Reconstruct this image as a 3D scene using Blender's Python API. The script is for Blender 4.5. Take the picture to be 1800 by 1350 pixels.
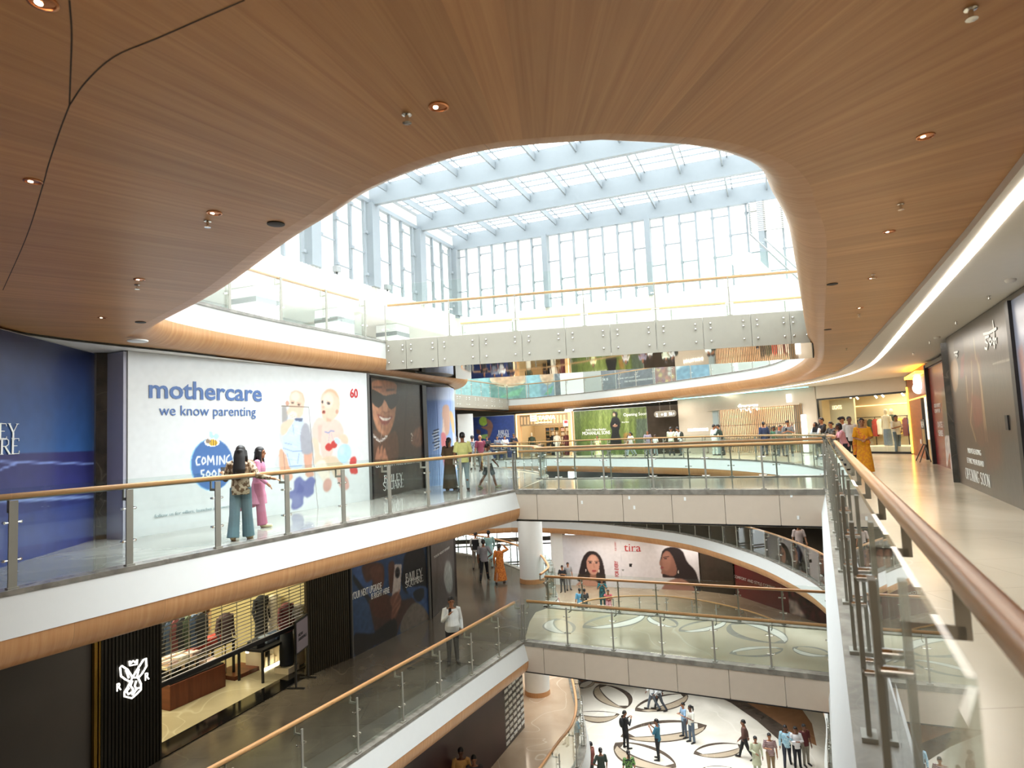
import bpy, bmesh, math, random
import numpy as np
from mathutils import Vector, Matrix
from mathutils.geometry import tessellate_polygon
random.seed(7)
RNG = np.random.default_rng(7)
S = bpy.context.scene
for o in list(bpy.data.objects):
    bpy.data.objects.remove(o)

# ------------------------------------------------------------------ camera
CAM_H, FPX, ROLL = 1.55, 1150.0, 0.045
PITCH = math.atan(91.9 * math.cos(ROLL) / FPX)
_f = np.array([0, math.cos(PITCH), math.sin(PITCH)])
_r = np.array([1.0, 0, 0])
_u = np.cross(_r, _f)
_c, _s = math.cos(ROLL), math.sin(ROLL)
CR, CU, CF = _c * _r - _s * _u, _c * _u + _s * _r, _f
cam_data = bpy.data.cameras.new('camera')
cam = bpy.data.objects.new('camera', cam_data)
S.collection.objects.link(cam)
cam_data.sensor_fit = 'HORIZONTAL'
cam_data.sensor_width = 36.0
cam_data.lens = FPX / 1800 * 36.0
cam_data.clip_start, cam_data.clip_end = 0.05, 400
cam_data.dof.use_dof = True
cam_data.dof.focus_distance = 17.0
cam_data.dof.aperture_fstop = 2.8
m = Matrix.Identity(4)
for i in range(3):
    m[i][0], m[i][1], m[i][2] = CR[i], CU[i], -CF[i]
m[2][3] = CAM_H
cam.matrix_world = m
S.camera = cam

# ------------------------------------------------------------------ world, sun, exposure
W = bpy.data.worlds.new('world')
S.world = W
W.use_nodes = True
bgn = W.node_tree.nodes['Background']
bgn.inputs[0].default_value = (0.93, 0.97, 1.0, 1)
bgn.inputs[1].default_value = 5.2
sun_d = bpy.data.lights.new('overcast_sun', 'SUN')
sun_d.energy = 12.0
sun_d.angle = math.radians(70)
sun_d.color = (0.96, 0.98, 1.0)
sun = bpy.data.objects.new('overcast_sun', sun_d)
sun.rotation_euler = (math.radians(-8), math.radians(6), 0)
S.collection.objects.link(sun)
S.view_settings.view_transform = 'Standard'
S.view_settings.look = 'None'
S.view_settings.gamma = 1
S.view_settings.use_curve_mapping = False
S.view_settings.exposure = 0.14
S.cycles.use_denoising = True
S.cycles.max_bounces = 9
S.cycles.diffuse_bounces = 5
S.cycles.glossy_bounces = 3
S.cycles.transparent_max_bounces = 40
S.cycles.caustics_reflective = False
S.cycles.caustics_refractive = False
S.cycles.sample_clamp_indirect = 6.0

def area(name, loc, sx, sy, power, color=(1, 0.86, 0.68), rot=(0, 0, 0)):
    """an area light: added corridor fill, or the lighting inside a shop"""
    d = bpy.data.lights.new(name, 'AREA')
    d.shape, d.size, d.size_y, d.energy, d.color = 'RECTANGLE', sx, sy, power, color
    o = bpy.data.objects.new(name, d)
    o.location, o.rotation_euler = loc, rot
    S.collection.objects.link(o)
    return o

# ------------------------------------------------------------------ pixel -> place helpers (1800 x 1350)
def ray(x, y):
    return CR * (x - 900) / FPX + CU * (675 - y) / FPX + CF
ORG = np.array([0, 0, CAM_H])
def atz(x, y, z):
    d = ray(x, y)
    return ORG + d * ((z - CAM_H) / d[2])
def atY(x, y, Y):
    d = ray(x, y)
    return ORG + d * (Y / d[1])

# ------------------------------------------------------------------ materials
def srgb(c):
    if isinstance(c, str):
        c = c.lstrip('#')
        c = tuple(int(c[i:i + 2], 16) / 255 for i in (0, 2, 4))
    return tuple(((x / 12.92) if x <= 0.04045 else ((x + 0.055) / 1.055) ** 2.4) for x in c)
_M = {}
def mat(name, col=(0.5, 0.5, 0.5), rough=0.5, metal=0.0, emit=0.0, spec=0.5, ecol=None, var=0.04, vs=6.0):
    """principled material with a little procedural tone variation"""
    if name in _M:
        return _M[name]
    mt = bpy.data.materials.new(name)
    _M[name] = mt
    mt.use_nodes = True
    nt = mt.node_tree
    b = nt.nodes['Principled BSDF']
    c = srgb(col)
    b.inputs['Roughness'].default_value = rough
    b.inputs['Metallic'].default_value = metal
    b.inputs['Specular IOR Level'].default_value = spec
    if emit:
        b.inputs['Emission Color'].default_value = (*(srgb(ecol) if ecol else c), 1)
        b.inputs['Emission Strength'].default_value = emit
        b.inputs['Base Color'].default_value = (*c, 1)
    elif var:
        tc = nt.nodes.new('ShaderNodeTexCoord')
        nz = nt.nodes.new('ShaderNodeTexNoise')
        nz.inputs['Scale'].default_value = vs
        nz.inputs['Detail'].default_value = 3
        cr = nt.nodes.new('ShaderNodeValToRGB')
        cr.color_ramp.elements[0].position, cr.color_ramp.elements[1].position = 0.3, 0.7
        cr.color_ramp.elements[0].color = (*[x * (1 - var) for x in c], 1)
        cr.color_ramp.elements[1].color = (*[min(1, x * (1 + var)) for x in c], 1)
        nt.links.new(tc.outputs['Object'], nz.inputs['Vector'])
        nt.links.new(nz.outputs['Fac'], cr.inputs['Fac'])
        nt.links.new(cr.outputs['Color'], b.inputs['Base Color'])
    else:
        b.inputs['Base Color'].default_value = (*c, 1)
    return mt

def N(nt, t, **kw):
    n = nt.nodes.new('ShaderNode' + t)
    for k, v in kw.items():
        setattr(n, k, v)
    return n

def wood(name, c0, c1, rough=0.42, su=9.0, sv=0.35, plank=0.32, seam=0.0, pv=0.12):
    """veneer: u runs across the boards, v along the grain (metres)"""
    mt = bpy.data.materials.new(name)
    _M[name] = mt
    mt.use_nodes = True
    nt = mt.node_tree
    b = nt.nodes['Principled BSDF']
    b.inputs['Roughness'].default_value = rough
    b.inputs['Specular IOR Level'].default_value = 0.35
    uv = N(nt, 'UVMap', uv_map='UVMap')
    mp = N(nt, 'Mapping')
    mp.inputs['Scale'].default_value = (su, sv, 1)
    n1 = N(nt, 'TexNoise')
    n1.inputs['Scale'].default_value, n1.inputs['Detail'].default_value, n1.inputs['Roughness'].default_value = 1.6, 6, 0.62
    nt.links.new(uv.outputs['UV'], mp.inputs['Vector'])
    nt.links.new(mp.outputs['Vector'], n1.inputs['Vector'])
    sp = N(nt, 'SeparateXYZ')
    nt.links.new(uv.outputs['UV'], sp.inputs['Vector'])
    dv = N(nt, 'Math', operation='DIVIDE')
    dv.inputs[1].default_value = plank
    nt.links.new(sp.outputs['X'], dv.inputs[0])
    fl = N(nt, 'Math', operation='FLOOR')
    nt.links.new(dv.outputs[0], fl.inputs[0])
    wn = N(nt, 'TexWhiteNoise', noise_dimensions='1D')
    nt.links.new(fl.outputs[0], wn.inputs['W'])
    cr = N(nt, 'ValToRGB')
    cr.color_ramp.elements[0].position, cr.color_ramp.elements[1].position = 0.3, 0.72
    cr.color_ramp.elements[0].color = (*srgb(c0), 1)
    cr.color_ramp.elements[1].color = (*srgb(c1), 1)
    nt.links.new(n1.outputs['Fac'], cr.inputs['Fac'])
    ma = N(nt, 'Math', operation='MULTIPLY_ADD')
    ma.inputs[1].default_value, ma.inputs[2].default_value = pv, 1 - pv * 0.6
    nt.links.new(wn.outputs['Value'], ma.inputs[0])
    out = ma.outputs[0]
    if seam:
        fr = N(nt, 'Math', operation='FRACT')
        nt.links.new(dv.outputs[0], fr.inputs[0])
        gt = N(nt, 'Math', operation='GREATER_THAN')
        gt.inputs[1].default_value = seam
        nt.links.new(fr.outputs[0], gt.inputs[0])
        mm = N(nt, 'Math', operation='MULTIPLY_ADD')
        mm.inputs[1].default_value, mm.inputs[2].default_value = 0.3, 0.7
        nt.links.new(gt.outputs[0], mm.inputs[0])
        m2 = N(nt, 'Math', operation='MULTIPLY')
        nt.links.new(out, m2.inputs[0]); nt.links.new(mm.outputs[0], m2.inputs[1])
        out = m2.outputs[0]
    vm = N(nt, 'VectorMath', operation='SCALE')
    nt.links.new(cr.outputs['Color'], vm.inputs[0])
    nt.links.new(out, vm.inputs['Scale'])
    nt.links.new(vm.outputs[0], b.inputs['Base Color'])
    return mt

def marble(name, c0, c1, vein, rough=0.12, scale=0.6, vs=0.5, vw=0.012, tile=0.0, spec=0.5, stretch=(1, 1, 1), va=0.45):
    mt = bpy.data.materials.new(name)
    _M[name] = mt
    mt.use_nodes = True
    nt = mt.node_tree
    b = nt.nodes['Principled BSDF']
    b.inputs['Roughness'].default_value = rough
    b.inputs['Specular IOR Level'].default_value = spec
    tc = N(nt, 'TexCoord')
    mp = N(nt, 'Mapping')
    mp.inputs['Scale'].default_value = stretch
    nt.links.new(tc.outputs['Object'], mp.inputs['Vector'])
    n1 = N(nt, 'TexNoise')
    n1.inputs['Scale'].default_value, n1.inputs['Detail'].default_value, n1.inputs['Distortion'].default_value = scale, 6, 0.8
    nt.links.new(mp.outputs['Vector'], n1.inputs['Vector'])
    cr = N(nt, 'ValToRGB')
    cr.color_ramp.elements[0].position, cr.color_ramp.elements[1].position = 0.35, 0.68
    cr.color_ramp.elements[0].color, cr.color_ramp.elements[1].color = (*srgb(c0), 1), (*srgb(c1), 1)
    nt.links.new(n1.outputs['Fac'], cr.inputs['Fac'])
    n2 = N(nt, 'TexNoise')
    n2.inputs['Scale'].default_value, n2.inputs['Detail'].default_value, n2.inputs['Distortion'].default_value = vs, 1.5, 0.9
    nt.links.new(tc.outputs['Object'], n2.inputs['Vector'])
    s1 = N(nt, 'Math', operation='SUBTRACT')
    s1.inputs[1].default_value = 0.5
    nt.links.new(n2.outputs['Fac'], s1.inputs[0])
    ab = N(nt, 'Math', operation='ABSOLUTE')
    nt.links.new(s1.outputs[0], ab.inputs[0])
    mr = N(nt, 'MapRange')
    mr.inputs['From Max'].default_value = vw
    mr.inputs['To Min'].default_value, mr.inputs['To Max'].default_value = va, 0.0
    nt.links.new(ab.outputs[0], mr.inputs['Value'])
    mx = N(nt, 'Mix', data_type='RGBA')
    mx.inputs['B'].default_value = (*srgb(vein), 1)
    nt.links.new(mr.outputs['Result'], mx.inputs['Factor'])
    nt.links.new(cr.outputs['Color'], mx.inputs['A'])
    col = mx.outputs['Result']
    if tile:
        br = N(nt, 'TexBrick')
        br.offset = 0.5
        br.inputs['Scale'].default_value = 1.0
        br.inputs['Brick Width'].default_value, br.inputs['Row Height'].default_value = tile * 2, tile
        br.inputs['Mortar Size'].default_value = 0.004
        br.inputs['Color1'].default_value = br.inputs['Color2'].default_value = (1, 1, 1, 1)
        br.inputs['Mortar'].default_value = (0.72, 0.72, 0.72, 1)
        nt.links.new(tc.outputs['Object'], br.inputs['Vector'])
        mu = N(nt, 'Mix', data_type='RGBA', blend_type='MULTIPLY')
        mu.inputs['Factor'].default_value = 1
        nt.links.new(col, mu.inputs['A']); nt.links.new(br.outputs['Color'], mu.inputs['B'])
        col = mu.outputs['Result']
    nt.links.new(col, b.inputs['Base Color'])
    return mt

def glass(name, tint=(0.90, 0.95, 0.93), ior=1.45, refl=1.0):
    mt = bpy.data.materials.new(name)
    _M[name] = mt
    mt.use_nodes = True
    nt = mt.node_tree
    nt.nodes.remove(nt.nodes['Principled BSDF'])
    out = nt.nodes['Material Output']
    tr = N(nt, 'BsdfTransparent')
    tr.inputs[0].default_value = (*tint, 1)
    gl = N(nt, 'BsdfGlossy')
    gl.inputs['Roughness'].default_value = 0.0
    gl.inputs[0].default_value = (refl, refl, refl, 1)
    f0 = ((ior - 1) / (ior + 1)) ** 2
    lw = N(nt, 'LayerWeight')
    lw.inputs[0].default_value = 0.5
    pw = N(nt, 'Math', operation='POWER')
    pw.inputs[1].default_value = 5.0
    nt.links.new(lw.outputs['Facing'], pw.inputs[0])
    fr = N(nt, 'Math', operation='MULTIPLY_ADD')
    fr.inputs[1].default_value, fr.inputs[2].default_value = 1 - f0, f0
    nt.links.new(pw.outputs[0], fr.inputs[0])
    mx = N(nt, 'MixShader')
    nt.links.new(fr.outputs[0], mx.inputs[0])
    nt.links.new(tr.outputs[0], mx.inputs[1])
    nt.links.new(gl.outputs[0], mx.inputs[2])
    nt.links.new(mx.outputs[0], out.inputs[0])
    return mt

def printed(name, rough=0.4):
    """colour-attribute print for posters"""
    if name in _M:
        return _M[name]
    mt = bpy.data.materials.new(name)
    _M[name] = mt
    mt.use_nodes = True
    nt = mt.node_tree
    b = nt.nodes['Principled BSDF']
    b.inputs['Roughness'].default_value = rough
    a = N(nt, 'Attribute', attribute_name='Col')
    nt.links.new(a.outputs['Color'], b.inputs['Base Color'])
    return mt

WOOD_CEIL = wood('ceiling_veneer', '#b28154', '#cb9d6c', rough=0.4, su=7, sv=0.3, plank=0.42, pv=0.16)
WOOD_FASCIA = wood('fascia_veneer', '#b88457', '#cda073', rough=0.38, su=10, sv=0.5, plank=1.2, pv=0.1, seam=0.006)
WOOD_RAIL = wood('handrail_oak', '#c08b5c', '#d6a06e', rough=0.33, su=1.2, sv=40, plank=3.0, pv=0.05)
WHITE = mat('white_paint', '#e9ebe9', 0.55, var=0.01)
FASCIAW = mat('fascia_white', '#d2d4d2', 0.55, var=0.01)
GYPSUM = mat('gypsum_white', '#e4e1da', 0.6, var=0.01)
BEIGE = mat('bridge_panel_beige', '#c5b8a8', 0.35, var=0.015)
KERB = marble('kerb_stone', '#6e6a62', '#8f8b82', '#b5b0a6', rough=0.25, scale=4, vs=3, va=.12)
STEEL = mat('brushed_steel', '#a7a49c', 0.28, 1.0, var=0.03)
STEEL_DARK = mat('post_steel', '#98968c', 0.4, 0.3, var=0.03)
BRACKET = mat('bracket_steel', '#a5a194', 0.45, 0.0, var=0.03)
CHROME = mat('polished_steel', '#dddcd8', 0.12, 1.0, var=0)
BLACK = mat('black_metal', '#17171a', 0.4, var=0.05)
RAILGLASS = glass('rail_glass', (0.925, 0.96, 0.945), 1.32)
PANEGLASS = glass('pane_glass', (0.97, 0.985, 0.985), 1.3)
SHOPGLASS = glass('shop_glass', (0.95, 0.97, 0.96), 1.4)

# ------------------------------------------------------------------ mesh helpers
class MB:
    def __init__(self):
        self.v, self.f, self.m, self.uv = [], [], [], []
    def add(self, vs, fs, mi=0, uvs=None):
        b = len(self.v)
        self.v += [tuple(map(float, p)) for p in vs]
        for k, f in enumerate(fs):
            self.f.append([b + i for i in f])
            self.m.append(mi)
            self.uv.append(uvs[k] if uvs else [(0, 0)] * len(f))
        return self
    def box(self, c, s, r=(1, 0), mi=0):
        """box centred at c, size s; r is the horizontal direction of its x axis"""
        c = np.array(c, float)
        l = math.hypot(*r)
        x = np.array([r[0] / l, r[1] / l, 0]); y = np.array([-r[1] / l, r[0] / l, 0]); z = np.array([0, 0, 1.0])
        return self.obox(c, x * s[0], y * s[1], z * s[2], mi)
    def obox(self, c, ax, ay, az, mi=0):
        c, ax, ay, az = [np.array(q, float) for q in (c, ax, ay, az)]
        vs = [c + (i * ax + j * ay + k * az) / 2 for k in (-1, 1) for j in (-1, 1) for i in (-1, 1)]
        lx, ly, lz = [np.linalg.norm(q) for q in (ax, ay, az)]
        fs = [(0, 2, 3, 1), (4, 5, 7, 6), (0, 1, 5, 4), (2, 6, 7, 3), (0, 4, 6, 2), (1, 3, 7, 5)]
        dims = [(ly, lx), (lx, ly), (lx, lz), (lz, lx), (lz, ly), (ly, lz)]
        uvs = [[(0, 0), (a, 0), (a, b_), (0, b_)] for a, b_ in dims]
        return self.add(vs, fs, mi, uvs)
    def tube(self, pts, r, n=8, cap=True, mi=0):
        pts = [np.array(p, float) for p in pts]
        rs = r if isinstance(r, (list, tuple)) else [r] * len(pts)
        rings, up = [], None
        for i, p in enumerate(pts):
            t = pts[min(i + 1, len(pts) - 1)] - pts[max(i - 1, 0)]
            t = t / (np.linalg.norm(t) + 1e-9)
            if up is None:
                up = np.array([0, 0, 1.0]) if abs(t[2]) < 0.9 else np.array([1.0, 0, 0])
            a = np.cross(t, up); a /= np.linalg.norm(a) + 1e-9
            b = np.cross(a, t); up = b
            rings.append([p + rs[i] * (math.cos(2 * math.pi * k / n) * a + math.sin(2 * math.pi * k / n) * b) for k in range(n)])
        vs = [q for rg in rings for q in rg]
        fs = [(i * n + k, i * n + (k + 1) % n, (i + 1) * n + (k + 1) % n, (i + 1) * n + k) for i in range(len(pts) - 1) for k in range(n)]
        if cap:
            fs += [tuple(range(n))[::-1], tuple((len(pts) - 1) * n + k for k in range(n))]
        return self.add(vs, fs, mi)
    def lathe(self, c, prof, n=24, mi=0):
        """prof: (radius, z) pairs round the vertical through c"""
        vs = [(c[0] + r * math.cos(2 * math.pi * k / n), c[1] + r * math.sin(2 * math.pi * k / n), c[2] + z) for r, z in prof for k in range(n)]
        fs = [(i * n + k, i * n + (k + 1) % n, (i + 1) * n + (k + 1) % n, (i + 1) * n + k) for i in range(len(prof) - 1) for k in range(n)]
        uvs = []
        for i in range(len(prof) - 1):
            for k in range(n):
                a0, a1 = k / n * 6.283 * max(prof[i][0], .01), (k + 1) / n * 6.283 * max(prof[i][0], .01)
                uvs.append([(a0, prof[i][1]), (a1, prof[i][1]), (a1, prof[i + 1][1]), (a0, prof[i + 1][1])])
        fs += [tuple(range(n))[::-1], tuple((len(prof) - 1) * n + k for k in range(n))]
        uvs += [[(0, 0)] * n] * 2
        return self.add(vs, fs, mi, uvs)
    def ell(self, c, r, n=14, k=9, mi=0, R=None):
        vs = []
        for i in range(k + 1):
            th = math.pi * i / k
            for j in range(n):
                ph = 2 * math.pi * j / n
                p = np.array([r[0] * math.sin(th) * math.cos(ph), r[1] * math.sin(th) * math.sin(ph), r[2] * math.cos(th)])
                if R is not None:
                    p = R @ p
                vs.append(np.array(c) + p)
        fs = [(i * n + j, (i + 1) * n + j, (i + 1) * n + (j + 1) % n, i * n + (j + 1) % n) for i in range(k) for j in range(n)]
        return self.add(vs, fs, mi)
    def poly(self, loops, z, flip=False, mi=0):
        """flat polygon with holes; loops of (x, y)"""
        L = [[Vector((p[0], p[1], 0)) for p in lp] for lp in loops]
        tris = tessellate_polygon(L)
        flat = [p for lp in loops for p in lp]
        vs = [(p[0], p[1], z) for p in flat]
        fs, uvs = [], []
        for t in tris:
            a, b, c = [flat[i] for i in t]
            cr = (b[0] - a[0]) * (c[1] - a[1]) - (b[1] - a[1]) * (c[0] - a[0])
            t = tuple(t) if (cr > 0) != flip else tuple(t)[::-1]
            fs.append(t)
            uvs.append([(flat[i][0], flat[i][1]) for i in t])
        return self.add(vs, fs, mi, uvs)
    def prism(self, loop, z0, z1, mi=0):
        a = sum(loop[i][0] * loop[(i + 1) % len(loop)][1] - loop[(i + 1) % len(loop)][0] * loop[i][1] for i in range(len(loop)))
        if a < 0:
            loop = loop[::-1]
        self.poly([loop], z0, True, mi); self.poly([loop], z1, False, mi)
        n = len(loop)
        vs = [(p[0], p[1], z) for z in (z0, z1) for p in loop]
        return self.add(vs, [(i, (i + 1) % n, n + (i + 1) % n, n + i) for i in range(n)], mi)
    def sweep(self, path, prof, z, side=1, closed=False, mi=0, mis=None, uoff=0.0):
        """prof: (a, b) = offset towards `side` of the path and height above z"""
        P = [np.array(p[:2], float) for p in path]
        n = len(P)
        nr = []
        for i in range(n):
            if closed:
                d0, d1 = P[i] - P[i - 1], P[(i + 1) % n] - P[i]
            else:
                d0 = P[i] - P[max(i - 1, 0)] if i else P[1] - P[0]
                d1 = P[i + 1] - P[i] if i < n - 1 else d0
            d0 = d0 / (np.linalg.norm(d0) + 1e-9); d1 = d1 / (np.linalg.norm(d1) + 1e-9)
            n0 = np.array([-d0[1], d0[0]]); n1 = np.array([-d1[1], d1[0]])
            q = n0 + n1
            q = q / max(1e-6, (q @ q) / 2)
            if np.linalg.norm(q) > 2.0:
                q *= 2.0 / np.linalg.norm(q)
            nr.append(q * side)
        s = [uoff]
        for i in range(1, n + (1 if closed else 0)):
            s.append(s[-1] + np.linalg.norm(P[i % n] - P[i - 1]))
        h = [0.0]
        for k in range(1, len(prof)):
            h.append(h[-1] + math.dist(prof[k], prof[k - 1]))
        m_ = len(prof)
        vs = [(P[i][0] + nr[i][0] * a, P[i][1] + nr[i][1] * a, z + b) for i in range(n) for a, b in prof]
        for i in range(n if closed else n - 1):
            j = (i + 1) % n
            for k in range(m_ - 1):
                f = [i * m_ + k, j * m_ + k, j * m_ + k + 1, i * m_ + k + 1]
                u = [(s[i], h[k]), (s[i + 1], h[k]), (s[i + 1], h[k + 1]), (s[i], h[k + 1])]
                if side > 0:
                    f, u = f[::-1], u[::-1]
                if not (i or k):
                    base = len(self.v)
                    self.v += [tuple(map(float, p)) for p in vs]
                self.f.append([base + q for q in f]); self.uv.append(u)
                self.m.append(mis[k] if mis else mi)
        return self
    def build(self, name, mats, parent=None, smooth=False, bevel=0.0):
        me = bpy.data.meshes.new(name)
        me.from_pydata(self.v, [], self.f)
        for mm in (mats if isinstance(mats, (list, tuple)) else [mats]):
            me.materials.append(mm)
        if len(self.m):
            me.polygons.foreach_set('material_index', self.m)
        ul = me.uv_layers.new(name='UVMap')
        ul.data.foreach_set('uv', [c for f in self.uv for p in f for c in p])
        if smooth:
            me.polygons.foreach_set('use_smooth', [True] * len(me.polygons))
            if hasattr(me, 'set_sharp_from_angle'):
                me.set_sharp_from_angle(angle=math.radians(50))
        me.update()
        o = bpy.data.objects.new(name, me)
        S.collection.objects.link(o)
        if bevel:
            bv = o.modifiers.new('bevel', 'BEVEL')
            bv.width, bv.segments, bv.limit_method = bevel, 2, 'ANGLE'
        if parent:
            put(o, parent)
        return o

def put(o, parent):
    """parent o, keeping it where it stands in the world"""
    o.parent = parent
    M_ = Matrix.Identity(4)
    p = parent
    while p:
        M_ = p.matrix_basis @ M_ if p.parent is None else p.matrix_parent_inverse @ p.matrix_basis @ M_
        p = p.parent
    o.matrix_parent_inverse = M_.inverted()
    return o
def tag(o, label, cat, group=None, kind=None):
    o['label'], o['category'] = label, cat
    if group: o['group'] = group
    if kind: o['kind'] = kind
    return o
def thing(name, label, cat, loc=(0, 0, 0), group=None, rz=0.0):
    o = bpy.data.objects.new(name, None)
    o.empty_display_size = 0.1
    o.location, o.rotation_euler = loc, (0, 0, rz)
    S.collection.objects.link(o)
    return tag(o, label, cat, group)
def struct(o, label=None, cat=None):
    o['kind'] = 'structure'
    if label: o['label'], o['category'] = label, cat
    return o

def resample(path, step, keep=True):
    """points along a polyline about `step` apart"""
    P = [np.array(p[:2], float) for p in path]
    L = [0.0]
    for i in range(1, len(P)):
        L.append(L[-1] + np.linalg.norm(P[i] - P[i - 1]))
    n = max(1, round(L[-1] / step))
    out = []
    for k in range(n + 1):
        s = L[-1] * k / n
        i = max(1, min(len(P) - 1, int(np.searchsorted(L, s))))
        t = (s - L[i - 1]) / max(1e-9, L[i] - L[i - 1])
        out.append(P[i - 1] + (P[i] - P[i - 1]) * t)
    return out
def smooth_path(pts, n=6, closed=False):
    """Catmull-Rom through the points"""
    P = [np.array(p[:2], float) for p in pts]
    m_ = len(P)
    out = []
    for i in range(m_ if closed else m_ - 1):
        p0 = P[(i - 1) % m_] if closed or i > 0 else 2 * P[0] - P[1]
        p1, p2 = P[i], P[(i + 1) % m_]
        p3 = P[(i + 2) % m_] if closed or i + 2 < m_ else 2 * P[-1] - P[-2]
        for k in range(n):
            t = k / n
            out.append(0.5 * ((2 * p1) + (p2 - p0) * t + (2 * p0 - 5 * p1 + 4 * p2 - p3) * t * t + (3 * p1 - p0 - 3 * p2 + p3) * t ** 3))
    if not closed:
        out.append(P[-1])
    return [tuple(q) for q in out]
def offset(path, d, closed=False):
    P = [np.array(p[:2], float) for p in path]
    n = len(P)
    out = []
    for i in range(n):
        a = P[i - 1] if (closed or i) else P[i]
        b = P[(i + 1) % n] if (closed or i < n - 1) else P[i]
        t = b - a
        t = t / (np.linalg.norm(t) + 1e-9)
        out.append((P[i][0] - t[1] * d, P[i][1] + t[0] * d))
    return out
# ================================================================== STRUCTURE
Z1, Z0, ZA, ZB, ZG = 4.4, 0.0, -4.4, -8.8, -13.2     # floor levels, top gallery to ground
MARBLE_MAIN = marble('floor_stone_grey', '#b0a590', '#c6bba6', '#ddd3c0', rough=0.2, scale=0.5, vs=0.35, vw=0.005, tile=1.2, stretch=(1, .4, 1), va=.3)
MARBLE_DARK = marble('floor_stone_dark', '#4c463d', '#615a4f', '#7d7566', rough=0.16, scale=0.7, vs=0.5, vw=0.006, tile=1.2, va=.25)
MARBLE_BEIGE = marble('floor_stone_beige', '#b0a48c', '#c2b69f', '#d8cfbb', rough=0.14, scale=0.4, vs=0.25, vw=0.006, stretch=(.5, 1.4, 1))
MARBLE_TAN = marble('floor_stone_tan', '#a8917a', '#b9a48d', '#dccfbc', rough=0.12, scale=0.6, vs=0.4, vw=0.006)
MARBLE_CREAM = marble('floor_stone_cream', '#d3ccbe', '#e4ddd0', '#f0ebe0', rough=0.25, scale=0.5, vs=0.3, vw=0.01)

# ---- edges of the openings in each slab
L0_LEFT = [(-7.9, 4.1), (-6.0, 7.68), (-4.31, 10.89), (-0.03, 18.94)]
L0_BRIDGE = [(-0.03, 18.94), (7.05, 15.1)]
L0_NEAR = smooth_path([(1.49, 3.07), (0.86, 1.7), (0.5, 0.93), (0.33, 0.58), (0.1, 0.24), (-0.3, -0.02), (-1.0, -0.12), (-3.0, 0.4), (-5.6, 1.7), (-7.4, 3.1), (-7.9, 4.1)], 5)
L0_RIGHT = [(7.05, 15.1), (3.55, 7.53), (1.49, 3.07)]
L0_O1 = L0_LEFT[:-1] + L0_BRIDGE + L0_RIGHT[1:-1] + L0_NEAR[:-1]
L0_BACK = [(0.91, 23.3), (8.91, 19.04)]
L0_ARC = smooth_path([(8.91, 19.04), (9.89, 20.99), (10.36, 22.8), (10.75, 25.9), (10.46, 29.66), (9.51, 33.18), (7.69, 36.5), (6.33, 38.35), (4.5, 41.0), (2.42, 43.3), (0, 44.6), (-2.6, 44.4)], 4)
L0_WEST = smooth_path([(-2.6, 44.4), (-2.9, 41.5), (-2.0, 36.5), (-0.6, 32.5), (0.3, 30.0), (1.0, 27.2), (1.2, 24.6), (0.91, 23.3)], 4)
L0_O2 = [L0_BACK[0]] + L0_ARC[:-1] + L0_WEST[:-1]
LA_BRIDGE = [(0.02, 19.5), (7.2, 15.85)]
LA_RIGHT = [(7.2, 15.85), (3.55, 7.8), (1.5, 3.2)]
LA_O1 = L0_LEFT[:-1] + LA_BRIDGE + LA_RIGHT[1:-1] + L0_NEAR[:-1]
LA_BACK = [(0.95, 23.25), (8.9, 19.45)]
LA_ARC = smooth_path([(8.9, 19.45), (10.2, 21.6), (10.8, 24.0), (11.05, 26.6), (10.9, 31.0), (9.6, 37.0), (6.9, 41.5), (4.5, 44.2), (1.95, 46.2), (-0.5, 47.2)], 4)
LA_WEST = smooth_path([(-0.5, 47.2), (-4.6, 46.6), (-6.6, 42.5), (-5.2, 37.4), (-2.1, 33.6), (-0.9, 31.95), (0.25, 29.6), (1.05, 27.4), (1.27, 25.6), (1.3, 24.4), (0.95, 23.25)], 4)
LA_O2 = [LA_BACK[0]] + LA_ARC[:-1] + LA_WEST[:-1]
LB_O = smooth_path([(0.3, 18.4), (1.1, 20.3), (1.68, 21.6), (1.98, 23.2), (2.05, 25.5), (2.05, 29), (2.3, 33), (3.3, 36.3), (4.8, 37.3), (6.6, 37.4), (8.4, 36.8), (10.1, 35.1), (11.5, 32.5), (12.0, 29), (11.2, 25.3), (9.6, 21.9), (7.9, 18.2), (5.2, 12.4), (3, 8), (0.5, 6), (-2.2, 7.6), (-2.8, 11), (-1.2, 15.5)], 4, closed=True)
L1_EDGE = smooth_path([(0.68, 4.5), (1.35, 4.66), (1.85, 4.98), (2.2, 5.4), (2.48, 5.9), (3.1, 7.0), (4.2, 9.32), (6.34, 13.9), (9.6, 20.9), (11.3, 25.5), (12.3, 30), (12.1, 33.5), (10.06, 38.44), (6.27, 45.19), (2.1, 49.31), (-0.4, 50.37)], 5)
L1_FARBRIDGE = [(-0.4, 50.37), (-3.9, 41.5)]
L1_LEFT = smooth_path([(-3.9, 41.5), (-4.6, 36), (-4.2, 31), (-2.6, 27.5), (-1.75, 25.3), (-1.8, 23.2), (-2.5, 21.0), (-3.58, 18.42), (-5.29, 14.6), (-6.06, 12.2), (-6.05, 11.1), (-5.4, 10.2), (-3.65, 8.35), (-2.08, 6.42), (-1.42, 5.68), (-0.95, 5.15), (-0.4, 4.73), (0.05, 4.55), (0.68, 4.5)], 5)
L1_O = L1_EDGE + L1_LEFT[:-1]
OUTER = [(-24, -7), (27, -7), (27, 66), (-24, 66)]

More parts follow.
